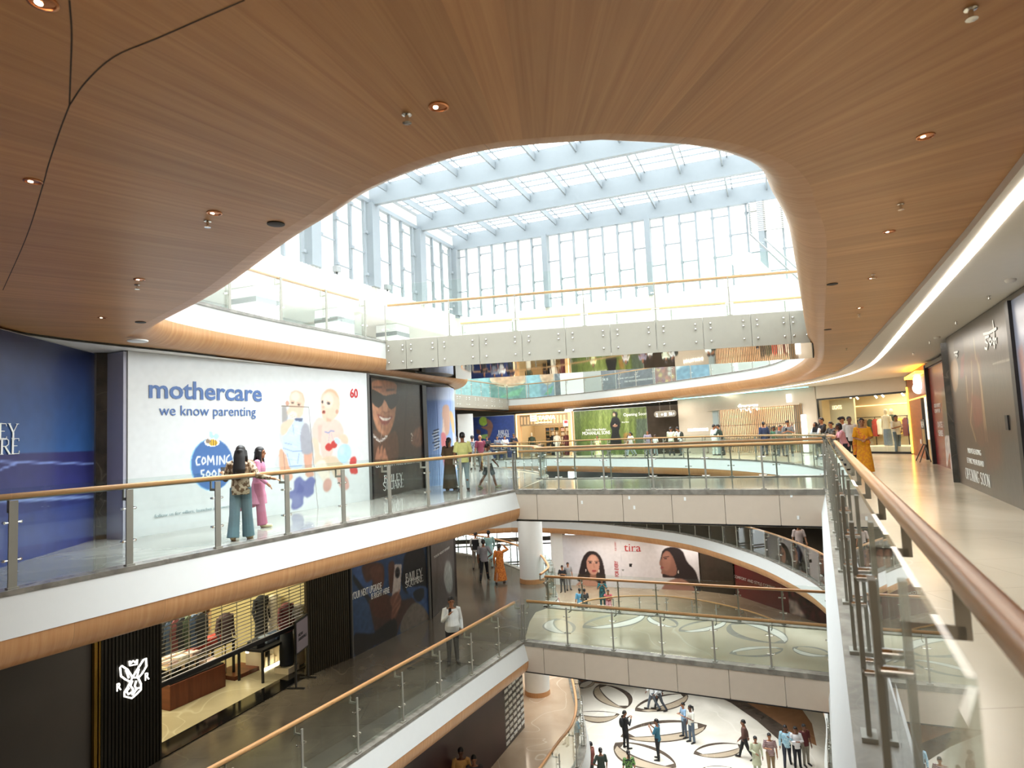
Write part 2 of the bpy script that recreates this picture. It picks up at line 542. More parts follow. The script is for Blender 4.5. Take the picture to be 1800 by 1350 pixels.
def slab(name, z, holes, mats, outer=OUTER, under=GYPSUM, off=0.33):
    b = MB()
    b.poly([outer] + holes, z, False, 0)
    struct(b.build(name, mats))
    if under:
        u = MB()
        hh = []
        for h in holes:
            a = sum(h[i][0] * h[(i + 1) % len(h)][1] - h[(i + 1) % len(h)][0] * h[i][1] for i in range(len(h)))
            hh.append(offset(h, off * (-1 if a > 0 else 1), True))
        u.poly([outer] + hh, z - 0.9, True)
        struct(u.build('ceiling', under))
slab('floor_main', Z0, [L0_O1, L0_O2], MARBLE_MAIN)
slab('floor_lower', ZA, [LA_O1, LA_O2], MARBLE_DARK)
slab('floor_mezzanine', ZB, [LB_O], MARBLE_TAN)
slab('floor_upper', Z1, [L1_O], GYPSUM, under=None)
g = MB(); g.poly([OUTER], ZG); struct(g.build('floor_ground', MARBLE_CREAM))

# ---- building shell
for nm, p0, p1 in (('wall_left', (-24, -7), (-24, 66)), ('wall_far', (-24, 66), (-14, 66)), ('wall_far', (6, 66), (27, 66)), ('wall_right', (27, 66), (27, -7)), ('wall_near', (27, -7), (-24, -7))):
    b = MB()
    top = 16.7 if nm == 'wall_near' else 7.6
    c = ((p0[0] + p1[0]) / 2, (p0[1] + p1[1]) / 2, (ZG + top) / 2)
    b.box(c, (math.dist(p0, p1), 0.2, top - ZG), (p1[0] - p0[0], p1[1] - p0[1]))
    struct(b.build(nm, WHITE))

# ---- rounded edges: white band over veneer bullnose
PROF_W0 = [(0, 0), (0, -0.5)]
PROF_W = [(0, 0), (-0.13, -0.5)]
PROF_L = [(-0.13, -0.5), (-0.122, -0.5), (-0.122, -0.58), (-0.11, -0.68), (-0.07, -0.77), (0.0, -0.84), (0.13, -0.885), (0.36, -0.9)]
PROF_V = [(0.0, -0.5), (-0.015, -0.5), (-0.015, -0.6), (0.0, -0.69), (0.05, -0.77), (0.13, -0.84), (0.23, -0.885), (0.36, -0.9)]
trim_no = [0]
def fascia(path, z, side, kerb=True):
    b = MB()
    b.sweep(path, PROF_W if z < 1 else PROF_W0, z, side, mi=0)
    b.sweep(path, PROF_L if z < 1 else PROF_V, z, side, mi=1)
    if kerb:
        b.sweep(path, [(-0.02, -0.035), (-0.02, 0.025), (0.22, 0.025), (0.22, 0.0)], z, side, mi=2)
    trim_no[0] += 1
    return struct(b.build('trim_%d' % trim_no[0], [FASCIAW, WOOD_FASCIA, KERB], smooth=True))
fascia(L0_LEFT, Z0, 1); fascia(L0_RIGHT + L0_NEAR[1:], Z0, 1)
fascia(L0_ARC, Z0, -1); fascia(L0_WEST, Z0, -1)
fascia(L0_LEFT[:-1] + [(0.02, 19.5)], ZA, 1); fascia(LA_RIGHT + L0_NEAR, ZA, 1)
fascia(LA_ARC, ZA, -1); fascia(LA_WEST, ZA, -1)
fascia(LB_O + LB_O[:1], ZB, 1)
fascia(L1_LEFT + L1_EDGE[1:], Z1, -1)

# ---- bridges: stone-edged beige panels
def bridge(no, front, back, z, seams, h=0.82):
    f0, f1 = np.array(front[0]), np.array(front[1])
    d = (f1 - f0) / np.linalg.norm(f1 - f0)
    nn = np.array([-d[1], d[0]])
    b = MB()
    b.prism([front[0], front[1], back[1], back[0]], z - h + 0.02, z - 0.03)
    root = struct(b.build('trim_bridge', GYPSUM))
    L = np.linalg.norm(f1 - f0)
    ss = [0.0] + seams + [L]
    for a, c in zip(ss[:-1], ss[1:]):
        q = MB()
        mid = f0 + d * (a + c) / 2 - nn * 0.02
        q.box((mid[0], mid[1], z - 0.06 - (h - .06) / 2), (c - a - 0.016, 0.04, h - 0.06), d)
        put(struct(q.build('fascia_panel', BEIGE, bevel=0.004)), root)
    q = MB()
    q.sweep([front[0], front[1]], [(0.0, -0.1), (-0.05, -0.1), (-0.05, -0.04), (-0.05, 0.025), (0.22, 0.025), (0.22, 0)], z, 1)
    q.sweep([back[0], back[1]], [(0.0, -0.1), (-0.05, -0.1), (-0.05, 0.025), (0.22, 0.025), (0.22, 0)], z, -1)
    put(struct(q.build('kerb_strip', KERB)), root)
    k = MB()
    k.box(((f0 + f1) / 2 - nn * 0.01).tolist() + [z - h - 0.005], (L, 0.07, 0.03), d)
    put(struct(k.build('edge_strip', BLACK)), root)
    return root
bridge(0, L0_BRIDGE, L0_BACK, Z0, [0.68, 1.92, 3.2, 4.5, 5.8, 7.05])
bridge(1, LA_BRIDGE, LA_BACK, ZA, [0.62, 1.85, 3.1, 4.4, 5.7, 7.0])
# top bridge: bolted glass-stone panels over a mirror soffit
UB0, UB1 = np.array([-3.56, 18.5]), np.array([7.62, 16.5])
UBD = (UB1 - UB0) / np.linalg.norm(UB1 - UB0); UBN = np.array([-UBD[1], UBD[0]])
UBB = [tuple(UB0 + UBN * 4.3 + UBD * 1.2), tuple(UB1 + UBN * 4.3 + UBD * 2.2)]
BOLTED = mat('bolted_panel', '#a29e92', 0.22, var=0.015)
MIRROR = mat('mirror_soffit', '#b5aca0', 0.035, 1.0, var=0.0)
b = MB(); b.prism([tuple(UB0 + UBN * .05), tuple(UB1 + UBN * .05), UBB[1], UBB[0]], 3.66, 4.4)
ub = struct(b.build('trim_bridge', GYPSUM))
b = MB(); b.prism([tuple(UB0 + UBN * .02), tuple(UB1 + UBN * .02), UBB[1], UBB[0]], 3.585, 3.655)
put(struct(b.build('mirror_soffit', MIRROR)), ub)
def bolted(p0, p1, seams, root, n):
    p0, p1 = np.array(p0), np.array(p1)
    d = (p1 - p0) / np.linalg.norm(p1 - p0); L = np.linalg.norm(p1 - p0)
    nn = np.array([d[1], -d[0]]) * n
    ss = [0] + seams + [L]
    for a, c in zip(ss[:-1], ss[1:]):
        q = MB(); mid = p0 + d * (a + c) / 2
        q.box((*mid, 4.0), (c - a - 0.012, 0.03, 0.84), d)
        pn = put(struct(q.build('fascia_panel', BOLTED)), root)
        q = MB()
        for s in (a + 0.16 * (c - a), c - 0.16 * (c - a)):
            for z in (4.25, 4.12, 3.78):
                c0 = np.array([*(p0 + d * s), z])
                nv = np.array([*nn, 0])
                q.tube([c0 + nv * 0.01, c0 + nv * 0.035, c0 + nv * 0.05], [0.032, 0.03, 0.015], 8)
        put(struct(q.build('bolt', CHROME, smooth=True)), pn)
bolted(UB0, UB1, [0.62, 1.55, 2.75, 3.95, 5.15, 6.35, 7.55, 8.75, 9.95, 10.9], ub, 1)
b = MB(); b.prism([(-0.4, 50.37), (-3.9, 41.5), (-5.5, 42), (-2.4, 51)], 3.6, 4.39)
fb = struct(b.build('trim_bridge', GYPSUM))
bolted((-3.9, 41.45), (-0.35, 50.3), [1.0, 2.4, 3.8, 5.2, 6.6, 8.0], fb, 1)

# ---- veneer ceiling under the top gallery, boards running out from the edge of the opening
WB = [(2.0, -7), (2.6, 1.2), (3.92, 4.77), (4.8, 6.67), (6.42, 10.33), (8.94, 16.15), (11.3, 21.6), (12.6, 25.2), (13.35, 29), (13.3, 33), (11.3, 39.2), (7.3, 46.3), (2.6, 51), (-0.6, 52)]
WL = [(-4.4, 33.0), (-2.9, 28.6), (-2.25, 25.4), (-2.3, 23.2), (-3.05, 20.9), (-3.95, 18.5), (-5.65, 14.5), (-6.45, 12.6), (-7.0, 11.5), (-7.34, 10.76), (-7.64, 9.69), (-8.6, 7.2), (-10.5, 3), (-12, -7)]
def veneer_ceiling():
    b = MB()
    inner = offset(L1_O, -0.36, True) if True else None
    a = sum(L1_O[i][0] * L1_O[(i + 1) % len(L1_O)][1] - L1_O[(i + 1) % len(L1_O)][0] * L1_O[i][1] for i in range(len(L1_O)))
    inner = offset(L1_O, 0.355 * (-1 if a > 0 else 1), True)
    nE = len(L1_EDGE)
    right = [p for p in inner[:nE] if True]
    left = inner[nE:] + inner[:1]
    outer_poly = WB + [(-0.6, 52.4)] + [(-4.6, 42.0)] + WL
    outs = outer_poly + outer_poly[:1]
    def hit(p, d):
        best = None
        for i in range(len(outs) - 1):
            q, e = np.array(outs[i]), np.array(outs[i + 1]) - np.array(outs[i])
            den = d[0] * -e[1] + e[0] * d[1]
            if abs(den) < 1e-9: continue
            r = q - p
            t = (r[0] * -e[1] + e[0] * r[1]) / den
            u = (d[0] * r[1] - d[1] * r[0]) / den
            if t > 0 and -1e-6 <= u <= 1.000001 and (best is None or t < best): best = t
        return best
    pts = inner + inner[:1]
    dense = []
    for i in range(len(pts) - 1):
        q0, q1 = np.array(pts[i]), np.array(pts[i + 1])
        k = max(1, int(np.linalg.norm(q1 - q0) / 0.12))
        for j in range(k):
            dense.append(q0 + (q1 - q0) * j / k)
    n = len(dense)
    rows, arc = [], 0.0
    for i in range(n):
        t = dense[(i + 3) % n] - dense[(i - 3) % n]
        t /= np.linalg.norm(t)
        nv = np.array([t[1], -t[0]]) * (1 if a > 0 else -1)
        rows.append((dense[i], nv))
    # smooth the board directions
    dirs = np.array([r_[1] for r_ in rows])
    for _ in range(40):
        dirs = (np.roll(dirs, 2, 0) + dirs + np.roll(dirs, -2, 0)) / 3
    dirs /= np.linalg.norm(dirs, axis=1)[:, None]
    ends = []
    for i in range(n):
        t = hit(rows[i][0], dirs[i])
        ends.append(rows[i][0] + dirs[i] * min(t if t else 0.2, 14.0))
    s = np.zeros(n + 1)
    for i in range(1, n + 1):
        mid0 = rows[i - 1][0] * 0.6 + ends[i - 1] * 0.4; mid1 = rows[i % n][0] * 0.6 + ends[i % n] * 0.4
        s[i] = s[i - 1] + min(1.0, np.linalg.norm(mid1 - mid0))
    vs, fs, uvs = [], [], []
    for i in range(n):
        vs += [(*rows[i][0], 3.5), (*ends[i], 3.5)]
    for i in range(n):
        j = (i + 1) % n
        Li, Lj = np.linalg.norm(ends[i] - rows[i][0]), np.linalg.norm(ends[j] - rows[j][0])
        fs.append((2 * i, 2 * j, 2 * j + 1, 2 * i + 1))
        uvs.append([(s[i], 0), (s[i + 1], 0), (s[i + 1], Lj), (s[i], Li)])
    b.add(vs, fs, 0, uvs)
    return struct(b.build('ceiling', WOOD_CEIL))
veneer_ceiling()
# plain boards behind the camera and above the left corridor where the strips end
b = MB(); b.prism([(-24, -7), (27, -7), (27, 66), (-24, 66)], 16.72, 16.9) if False else None
b = MB()
for path in ([(-2.05, 2.4), (-2.7, 3.6), (-3.35, 5.2), (-3.5, 6.6)],):
    pass
# ---- gypsum soffits: right corridor (lower than the veneer) and the strip along the left shopfronts
WR = [(16.5, -7), (16.5, 10), (16.5, 20), (18.5, 29), (17, 36), (12, 43), (6, 50), (2, 54), (-0.6, 54)]
b = MB()
b.poly([WB + WR[::-1]], 3.42, True)
b.sweep(WB, [(0, 0.1), (0, 0)], 3.42, -1)
struct(b.build('ceiling', GYPSUM))
b = MB()
b.poly([WL[1:-2] + [(-12, 6), (-9.6, 9.0), (-9.0, 12), (-7.6, 12.4), (-4.4, 18.5), (-3.4, 22), (-3.4, 25), (-5, 28)]], 3.46, True)
struct(b.build('ceiling', GYPSUM))

# ---- columns
b = MB()
b.lathe((0.47, 27.25, ZA), [(0.5, 0.0), (0.5, 3.52)], 32, 0)
b.lathe((0.47, 27.25, ZA), [(0.515, 0.0), (0.515, 0.18)], 32, 1)
struct(b.build('column_round', [WHITE, WOOD_FASCIA], smooth=True))
b = MB()
b.lathe((0.47, 27.25, ZB), [(0.5, 0.0), (0.5, 3.52)], 32, 0)
b.lathe((0.47, 27.25, ZB), [(0.515, 0.0), (0.515, 0.18)], 32, 1)
struct(b.build('column_round', [WHITE, WOOD_FASCIA], smooth=True))
b = MB()
b.lathe((0.47, 27.25, ZG), [(0.5, 0.0), (0.5, 3.52)], 32, 0)
struct(b.build('column_round', [WHITE], smooth=True))
for (px, py) in ((-3.3, 44.8), (4.6, 50.2)):
    b = MB(); zz = Z0 if px < 0 else Z1
    b.box((px, py, zz + (1.6 if px < 0 else 2.2)), (1.0 if px < 0 else 1.7, 0.9, 3.2 if px < 0 else 4.4))
    struct(b.build('column_square', WHITE))

# ================================================================== SKYLIGHT AND CURTAIN WALLS
WA = np.array([-7.9, 37.8]); WD = np.array([0.366, 0.931]); WE = np.array([0.931, -0.366])
def wp(s, t, z):
    q = WA + WD * s + WE * t
    return np.array([q[0], q[1], z])
FRAME = mat('skylight_frame', '#868e93', 0.5, var=0.01)
BEAMS = [-33, -27.5, -22, -16.5, -11.0, -5.5, 0.0, 5.6, 10.9]
roof = struct(MB().obox(wp(-11.9, -0.15, 16.85), [*(WD * 46.2), 0], [*(WE * 0.3), 0], (0, 0, 0.25)).build('skylight', FRAME), 'white steel and glass skylight over the atrium', 'skylight')
for s in BEAMS:
    b = MB()
    b.obox(wp(s, 13, 16.1), [*(WE * 26), 0], [*(WD * 0.32), 0], (0, 0, 1.15))
    put(struct(b.build('beam', FRAME)), roof)
    if s > 10: continue
    b = MB()
    for t in np.arange(1.2, 26, 2.3):
        b.obox(wp(s + 2.75, t, 16.35), [*(WD * 5.4), 0], [*(WE * 0.09), 0], (0, 0, 0.42))
        b.obox(wp(s + 2.75, t + .28, 16.62), [*(WD * 5.4), 0], [*(WE * 0.05), 0], (0, 0, 0.08))
    for q in (1.1, 1.9, 3.6, 4.4):
        b.obox(wp(s + q, 13, 16.66), [*(WE * 26), 0], [*(WD * 0.05), 0], (0, 0, 0.08))
    put(struct(b.build('purlin', FRAME)), roof)
b = MB()
b.obox(wp(-11.9, 13, 16.75), [*(WD * 46.2), 0], [*(WE * 26), 0], (0, 0, 0.02))
put(struct(b.build('pane', PANEGLASS)), roof)
sk = [tuple(wp(s, t, 0)[:2]) for s, t in ((-35, 0), (11.2, 0), (11.2, 26), (-35, 26))]
b = MB(); b.poly([[(-24.2, -7.2), (27.2, -7.2), (27.2, 66.2), (-24.2, 66.2)], sk], 16.76, True)
struct(b.build('roof', GYPSUM))

def curtain(name, s0, s1, fixed, axis, zb, zt, cols, mull, rows):
    """glazing with heavy posts, light mullions and staggered transoms; axis 'd' runs along the left wall, 'e' along the far one"""
    P = (lambda u, dz, o=0: wp(u, fixed + o, dz)) if axis == 'd' else (lambda u, dz, o=0: wp(fixed + o, u, dz))
    D = WD if axis == 'd' else WE
    E = WE if axis == 'd' else WD
    L = s1 - s0
    root = struct(MB().obox(P((s0 + s1) / 2, zt + 0.1), [*(D * L), 0], [*(E * 0.25), 0], (0, 0, 0.25)).build(name, FRAME), name + ' curtain wall', 'window')
    b = MB()
    for c in cols:
        b.obox(P(c, (zb + zt) / 2), [*(D * (0.75 if axis == 'd' else .35)), 0], [*(E * 0.7), 0], (0, 0, zt - zb))
    put(struct(b.build('mullion_post', FRAME)), root)
    b = MB()
    u = s0; k = 0
    while u < s1:
        b.obox(P(u, (zb + zt) / 2), [*(D * 0.12), 0], [*(E * 0.2), 0], (0, 0, zt - zb))
        for r in range(rows):
            z = zb + (r + (0.25 if k % 2 else 0.75)) * (zt - zb) / rows
            b.obox(P(u + mull / 2, z), [*(D * mull), 0], [*(E * 0.08), 0], (0, 0, 0.07))
            b.obox(P(u, z, .1), [*(D * .2), 0], [*(E * 0.2), 0], (0, 0, 0.16))
        u += mull; k += 1
    put(struct(b.build('mullion', FRAME)), root)
    b = MB(); b.obox(P((s0 + s1) / 2, (zb + zt) / 2), [*(D * L), 0], [*(E * 0.02), 0], (0, 0, zt - zb))
    put(struct(b.build('pane', PANEGLASS)), root)
curtain('window_1', -35, 10.9, 0.0, 'd', 10.6, 15.6, BEAMS, 1.37, 2)
curtain('window_2', 0, 26, 10.9, 'e', 10.4, 15.6, [0, 7.2, 14.4, 21.4], 1.03, 2)
RIB = mat('ribbed_cladding', '#e6e3da', 0.5, var=0.01)
def ribbed(P0, P1, z0, z1, name):
    P0, P1 = np.array(P0), np.array(P1)
    d = (P1 - P0) / np.linalg.norm(P1 - P0); L = np.linalg.norm(P1 - P0)
    b = MB(); b.box((*((P0 + P1) / 2), (z0 + z1) / 2), (L, 0.2, z1 - z0), d)
    for s in np.arange(0.1, L, 0.3):
        q = P0 + d * s + np.array([d[1], -d[0]]) * 0.12
        b.box((*q, (z0 + z1) / 2), (0.07, 0.08, z1 - z0), d)
    return struct(b.build(name, RIB))
ribbed(wp(-35, 0, 0)[:2], wp(10.9, 0, 0)[:2], 8.9, 10.6, 'trim_cladding')
ribbed(wp(10.9, 0, 0)[:2], wp(10.9, 26, 0)[:2], 7.6, 10.4, 'trim_cladding')
# left gallery of the top floor: soffit, back wall, square pillars
b = MB(); b.poly([[tuple(wp(-35, 0.1, 0)[:2]), tuple(wp(10.9, 0.1, 0)[:2]), tuple(wp(10.9, -5, 0)[:2]), tuple(wp(-35, -5, 0)[:2])]], 8.92, True)
struct(b.build('ceiling', GYPSUM))
GREYWALL = mat('grey_gallery_wall', '#b9bdb9', 0.5, var=0.02)  # one even grey, shared with the food hall wall
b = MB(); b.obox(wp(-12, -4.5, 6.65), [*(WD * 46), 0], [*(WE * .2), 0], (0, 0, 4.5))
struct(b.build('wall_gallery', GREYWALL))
GCAP = mat('pillar_cap_grey', '#8d9090', 0.5)
for s in (-14.5, -8.5, -2.5, 3.5):
    b = MB(); q = wp(s, -0.9, 0)
    b.box((q[0], q[1], 6.3), (1.5, 1.5, 3.8), WD, 0); b.box((q[0], q[1], 8.3), (1.54, 1.54, 0.25), WD, 1)
    b.box((q[0], q[1], 8.65), (1.5, 1.5, 0.5), WD, 0)
    struct(b.build('column_square', [WHITE, GCAP]))

# ---- tall daylight window behind the left end of the lower floors
b = MB()
for x in np.arange(-13, 3.6, 1.6): b.box((x, 54.5, -7.05), (.08, .12, 3.5))
for z in (-8.7, -7.3, -6.9, -5.35): b.box((-4.8, 54.5, z), (16.6, .1, .1 if z not in (-4.4, -6.9) else .35))
w3 = struct(b.build('window_3', GCAP), 'tall window behind the lower galleries', 'window')
b = MB(); b.box((-4.8, 54.5, -7.05), (16.6, .02, 3.4)); put(struct(b.build('pane', PANEGLASS)), w3)
b = MB(); b.box((-4.8, 66, -11), (20, .2, 4.4)); b.box((-4.8, 66, 1.1), (20, .2, 13)); struct(b.build('wall_far', WHITE))
# ================================================================== RAILINGS
def railing(name, label, path, z, side, step=1.42, hand=True, group=None, wide=0.06, bracket=True, glass_ext=0.0):
    """glass balustrade on steel posts with an oak handrail carried inward on cranked brackets"""
    root = thing(name, label, 'railing', (path[0][0], path[0][1], z), group)
    P = resample(path, step)
    # handrail: rounded block following the inner line
    fine = resample(path, 0.45)
    hp = [(0.318, 1.072), (0.32, 1.10), (0.31, 1.122), (0.29, 1.131), (0.26, 1.131), (0.243, 1.126), (0.236, 1.116), (0.236, 1.075), (0.244, 1.066), (0.31, 1.066), (0.318, 1.072)]
    b = MB().sweep(fine, hp, z, side)
    n_ = len(hp)
    for k in (0, len(fine) - 1):
        base = k * n_
        b.f.append([base + q for q in range(n_ - 1)]); b.m.append(0); b.uv.append([(0, 0)] * (n_ - 1))
    b.build('handrail', WOOD_RAIL, root, smooth=True)
    b = MB().sweep(fine, [(0.26, 1.05), (0.26, 1.066), (0.295, 1.066), (0.295, 1.05), (0.26, 1.05)], z, side)
    b.build('handrail_core', STEEL, root)
    for i in range(len(P)):
        p = P[i]
        d = P[min(i + 1, len(P) - 1)] - P[max(i - 1, 0)]
        d = d / np.linalg.norm(d); nn = np.array([-d[1], d[0]]) * side
        b = MB()
        c = p + nn * 0.05
        b.box((*c, z + 0.535), (wide, 0.022, 1.04), d)
        b.box((*c, z + 0.03), (0.12, 0.07, 0.035), d)
        post = b.build('post', STEEL_DARK, root)
        for h in (0.36, 0.80):
            b = MB()
            a0 = np.array([*c, z + h])
            b.tube([a0 - [*(d * 0.085), 0], a0 + [*(d * 0.085), 0]], 0.008, 6)
            for sg in (-1, 1):
                e = a0 + np.array([*(d * 0.085 * sg), 0])
                b.tube([e, e + [*(nn * 0.045), 0]], 0.018, 8)
            b.build('clamp', CHROME, post, smooth=True)
        if bracket and hand:
            b = MB()
            o1 = np.array([*(p + nn * 0.11), z + 0.92])
            o2 = np.array([*(p + nn * 0.28), z + 0.92]); o3 = np.array([*(p + nn * 0.275), z + 1.065])
            q = d * 0.012
            b.obox((o1 + o2) / 2 + [*(d * .05), 0], [*(nn * 0.17), 0], [*(d * 0.012), 0], (0, 0, 0.04))
            b.obox(o3 - [0, 0, 0.08] + [*(d * .05), 0], [*(nn * 0.04), 0], [*(d * 0.012), 0], (0, 0, 0.17))
            b.build('bracket', BRACKET, post)
    for i in range(len(P) - 1):
        d = P[i + 1] - P[i]; L = np.linalg.norm(d); d = d / L
        seg = [P[i] + d * 0.008, P[i + 1] - d * 0.008]
        b = MB()
        nn = np.array([-d[1], d[0]]) * side
        mid = (seg[0] + seg[1]) / 2 + nn * 0.098
        b.box((*mid, z + 0.63 + glass_ext / 2), (L - 0.012, 0.012, 1.14 + glass_ext), d)
        b.build('glass_panel', RAILGLASS, root)
    return root

railing('balustrade', 'long oak and glass railing of the left gallery in front of the white baby hoarding', L0_LEFT, Z0, 1, 1.45, wide=0.095)
railing('balustrade', 'near side oak and glass railing of the middle footbridge at eye level', L0_BRIDGE, Z0, 1, 1.32, wide=0.042)
railing('balustrade', 'far side oak and glass railing of the middle footbridge at eye level', L0_BACK, Z0, -1, 1.32, wide=0.042)
railing('balustrade', 'big close oak and glass railing running along the right corridor past the camera', [L0_BRIDGE[1]] + L0_RIGHT[1:] + L0_NEAR[1:26], Z0, 1, 1.35, wide=0.06)
railing('balustrade', 'curved oak and glass railing round the far opening in front of the lit shops', L0_ARC, Z0, -1, 1.45, wide=0.06)
railing('balustrade', 'curved glass railing behind the footbridge beside the blue tennis hoarding', L0_WEST, Z0, -1, 1.3)
railing('balustrade', 'oak and glass railing of the lower left gallery passing the man in a white shirt', L0_LEFT[:-1] + [(0.02, 19.5)], ZA, 1, 1.45, wide=0.045)
railing('balustrade', 'near side oak and glass railing of the lower footbridge with leaf floor', LA_BRIDGE, ZA, 1, 1.32, wide=0.042)
railing('balustrade', 'far side oak and glass railing of the lower footbridge with leaf floor', LA_BACK, ZA, -1, 1.32, wide=0.042)
railing('balustrade', 'curved oak and glass railing on the white arc above the red and white portrait hoarding', LA_ARC, ZA, -1, 1.35, wide=0.06)
railing('balustrade', 'oak and glass railing from the round white column past the four people walking away', LA_WEST[8:], ZA, -1, 1.35)
railing('balustrade', 'curved oak and glass railing round the big ground floor opening', LB_O[-6:] + LB_O[:76], ZB, 1, 1.45, wide=0.06)
tmp = [p for p in L1_LEFT if 10.4 < p[1] < 18.3 and p[0] < -3.5]
railing('balustrade', 'pale glass railing on the top left gallery above the veneer band', tmp[::-1], Z1, 1, 1.5)
railing('balustrade', 'glass railing on the bolted top footbridge, near side', [tuple(UB0), tuple(UB1)], Z1, 1, 1.9, bracket=False, wide=0.03, glass_ext=0.45)
railing('balustrade', 'glass railing on the bolted top footbridge, far side', UBB, Z1, -1, 1.9, bracket=False, wide=0.03)
railing('balustrade', 'curved glass railing of the top floor in front of the food posters', [p for p in L1_EDGE if p[1] > 31], Z1, -1, 1.7, wide=0.05)
railing('balustrade', 'glass railing on the distant bolted bridge of the top floor', L1_FARBRIDGE, Z1, -1, 1.6, bracket=False, wide=0.04)
# ================================================================== FILL LIGHTS ADDED UNDER THE CORRIDOR CEILINGS
def corridor(p0, p1, z, power, n=2, w=1.2, color=(1, 0.9, 0.78)):
    p0, p1 = np.array(p0), np.array(p1)
    d = p1 - p0; L = np.linalg.norm(d)
    for k in range(n):
        q = p0 + d * (k + 0.5) / n
        area('corridor_fill', (q[0], q[1], z), L / n * 0.7, w, power / n, color, (0, 0, math.atan2(d[1], d[0])))
corridor((-7.0, 9.0), (-2.0, 18.5), 3.4, 42, 3, 0.5)
corridor((4.0, 4.5), (10.2, 18.5), 3.38, 150, 3, 1.6, (1, 0.93, 0.84))
corridor((14.0, 26), (12.5, 36), 3.38, 200, 2, 1.5, (1, 0.9, 0.76))
corridor((10.5, 39.5), (1, 46.5), 3.38, 330, 3, 1.5, (1, 0.9, 0.76))
corridor((-6.8, 10.5), (-2.2, 21), -1.1, 75, 3, 0.8)
corridor((-3, 28), (-5, 36), -1.1, 170, 2, 1)
corridor((13, 27), (9, 43), -1.1, 150, 3, 1.2)
corridor((3, 44), (13, 41), -5.5, 170, 2, 1.5)
corridor((-2, 20), (0.5, 30), -5.5, 120, 2, 1.0, (1, .85, .68))

corridor((-9, -2.2), (9, -2.2), 3.4, 300, 3, 1.6)  # added behind the camera so floor bounce brightens the near ceiling

corridor((-1.2, 23.8), (-0.6, 26.4), -1.05, 60, 1, 0.9, (1, .95, .88))  # extra fill added to brighten the round column
# ================================================================== HOARDINGS AND PRINTS
class Wall:
    """vertical plane from p0 to p1 as seen from the atrium; u along it, v up from z, d out of it"""
    def __init__(s, p0, p1, z=0.0, flip=False):
        s.p0, s.p1, s.z = np.array(p0, float), np.array(p1, float), z
        s.L = np.linalg.norm(s.p1 - s.p0)
        s.r = (s.p1 - s.p0) / s.L
        s.n = np.array([s.r[1], -s.r[0]])
        if s.n @ (ORG[:2] - s.p0) < 0: s.n = -s.n
    def pt(s, u, v, d=0.0):
        q = s.p0 + s.r * u + s.n * d
        return np.array([q[0], q[1], s.z + v])
    def uv(s, x, y):
        dd = ray(x, y)
        t = (s.n @ (s.p0 - ORG[:2])) / (s.n @ dd[:2])
        q = ORG + dd * t
        return np.array([(q[:2] - s.p0) @ s.r, q[2] - s.z])
    def box(s, b, u0, u1, v0, v1, d0, d1, mi=0):
        c = s.pt((u0 + u1) / 2, (v0 + v1) / 2, (d0 + d1) / 2)
        return b.obox(c, [*(s.r * (u1 - u0)), 0], [*(s.n * (d1 - d0)), 0], (0, 0, v1 - v0), mi)

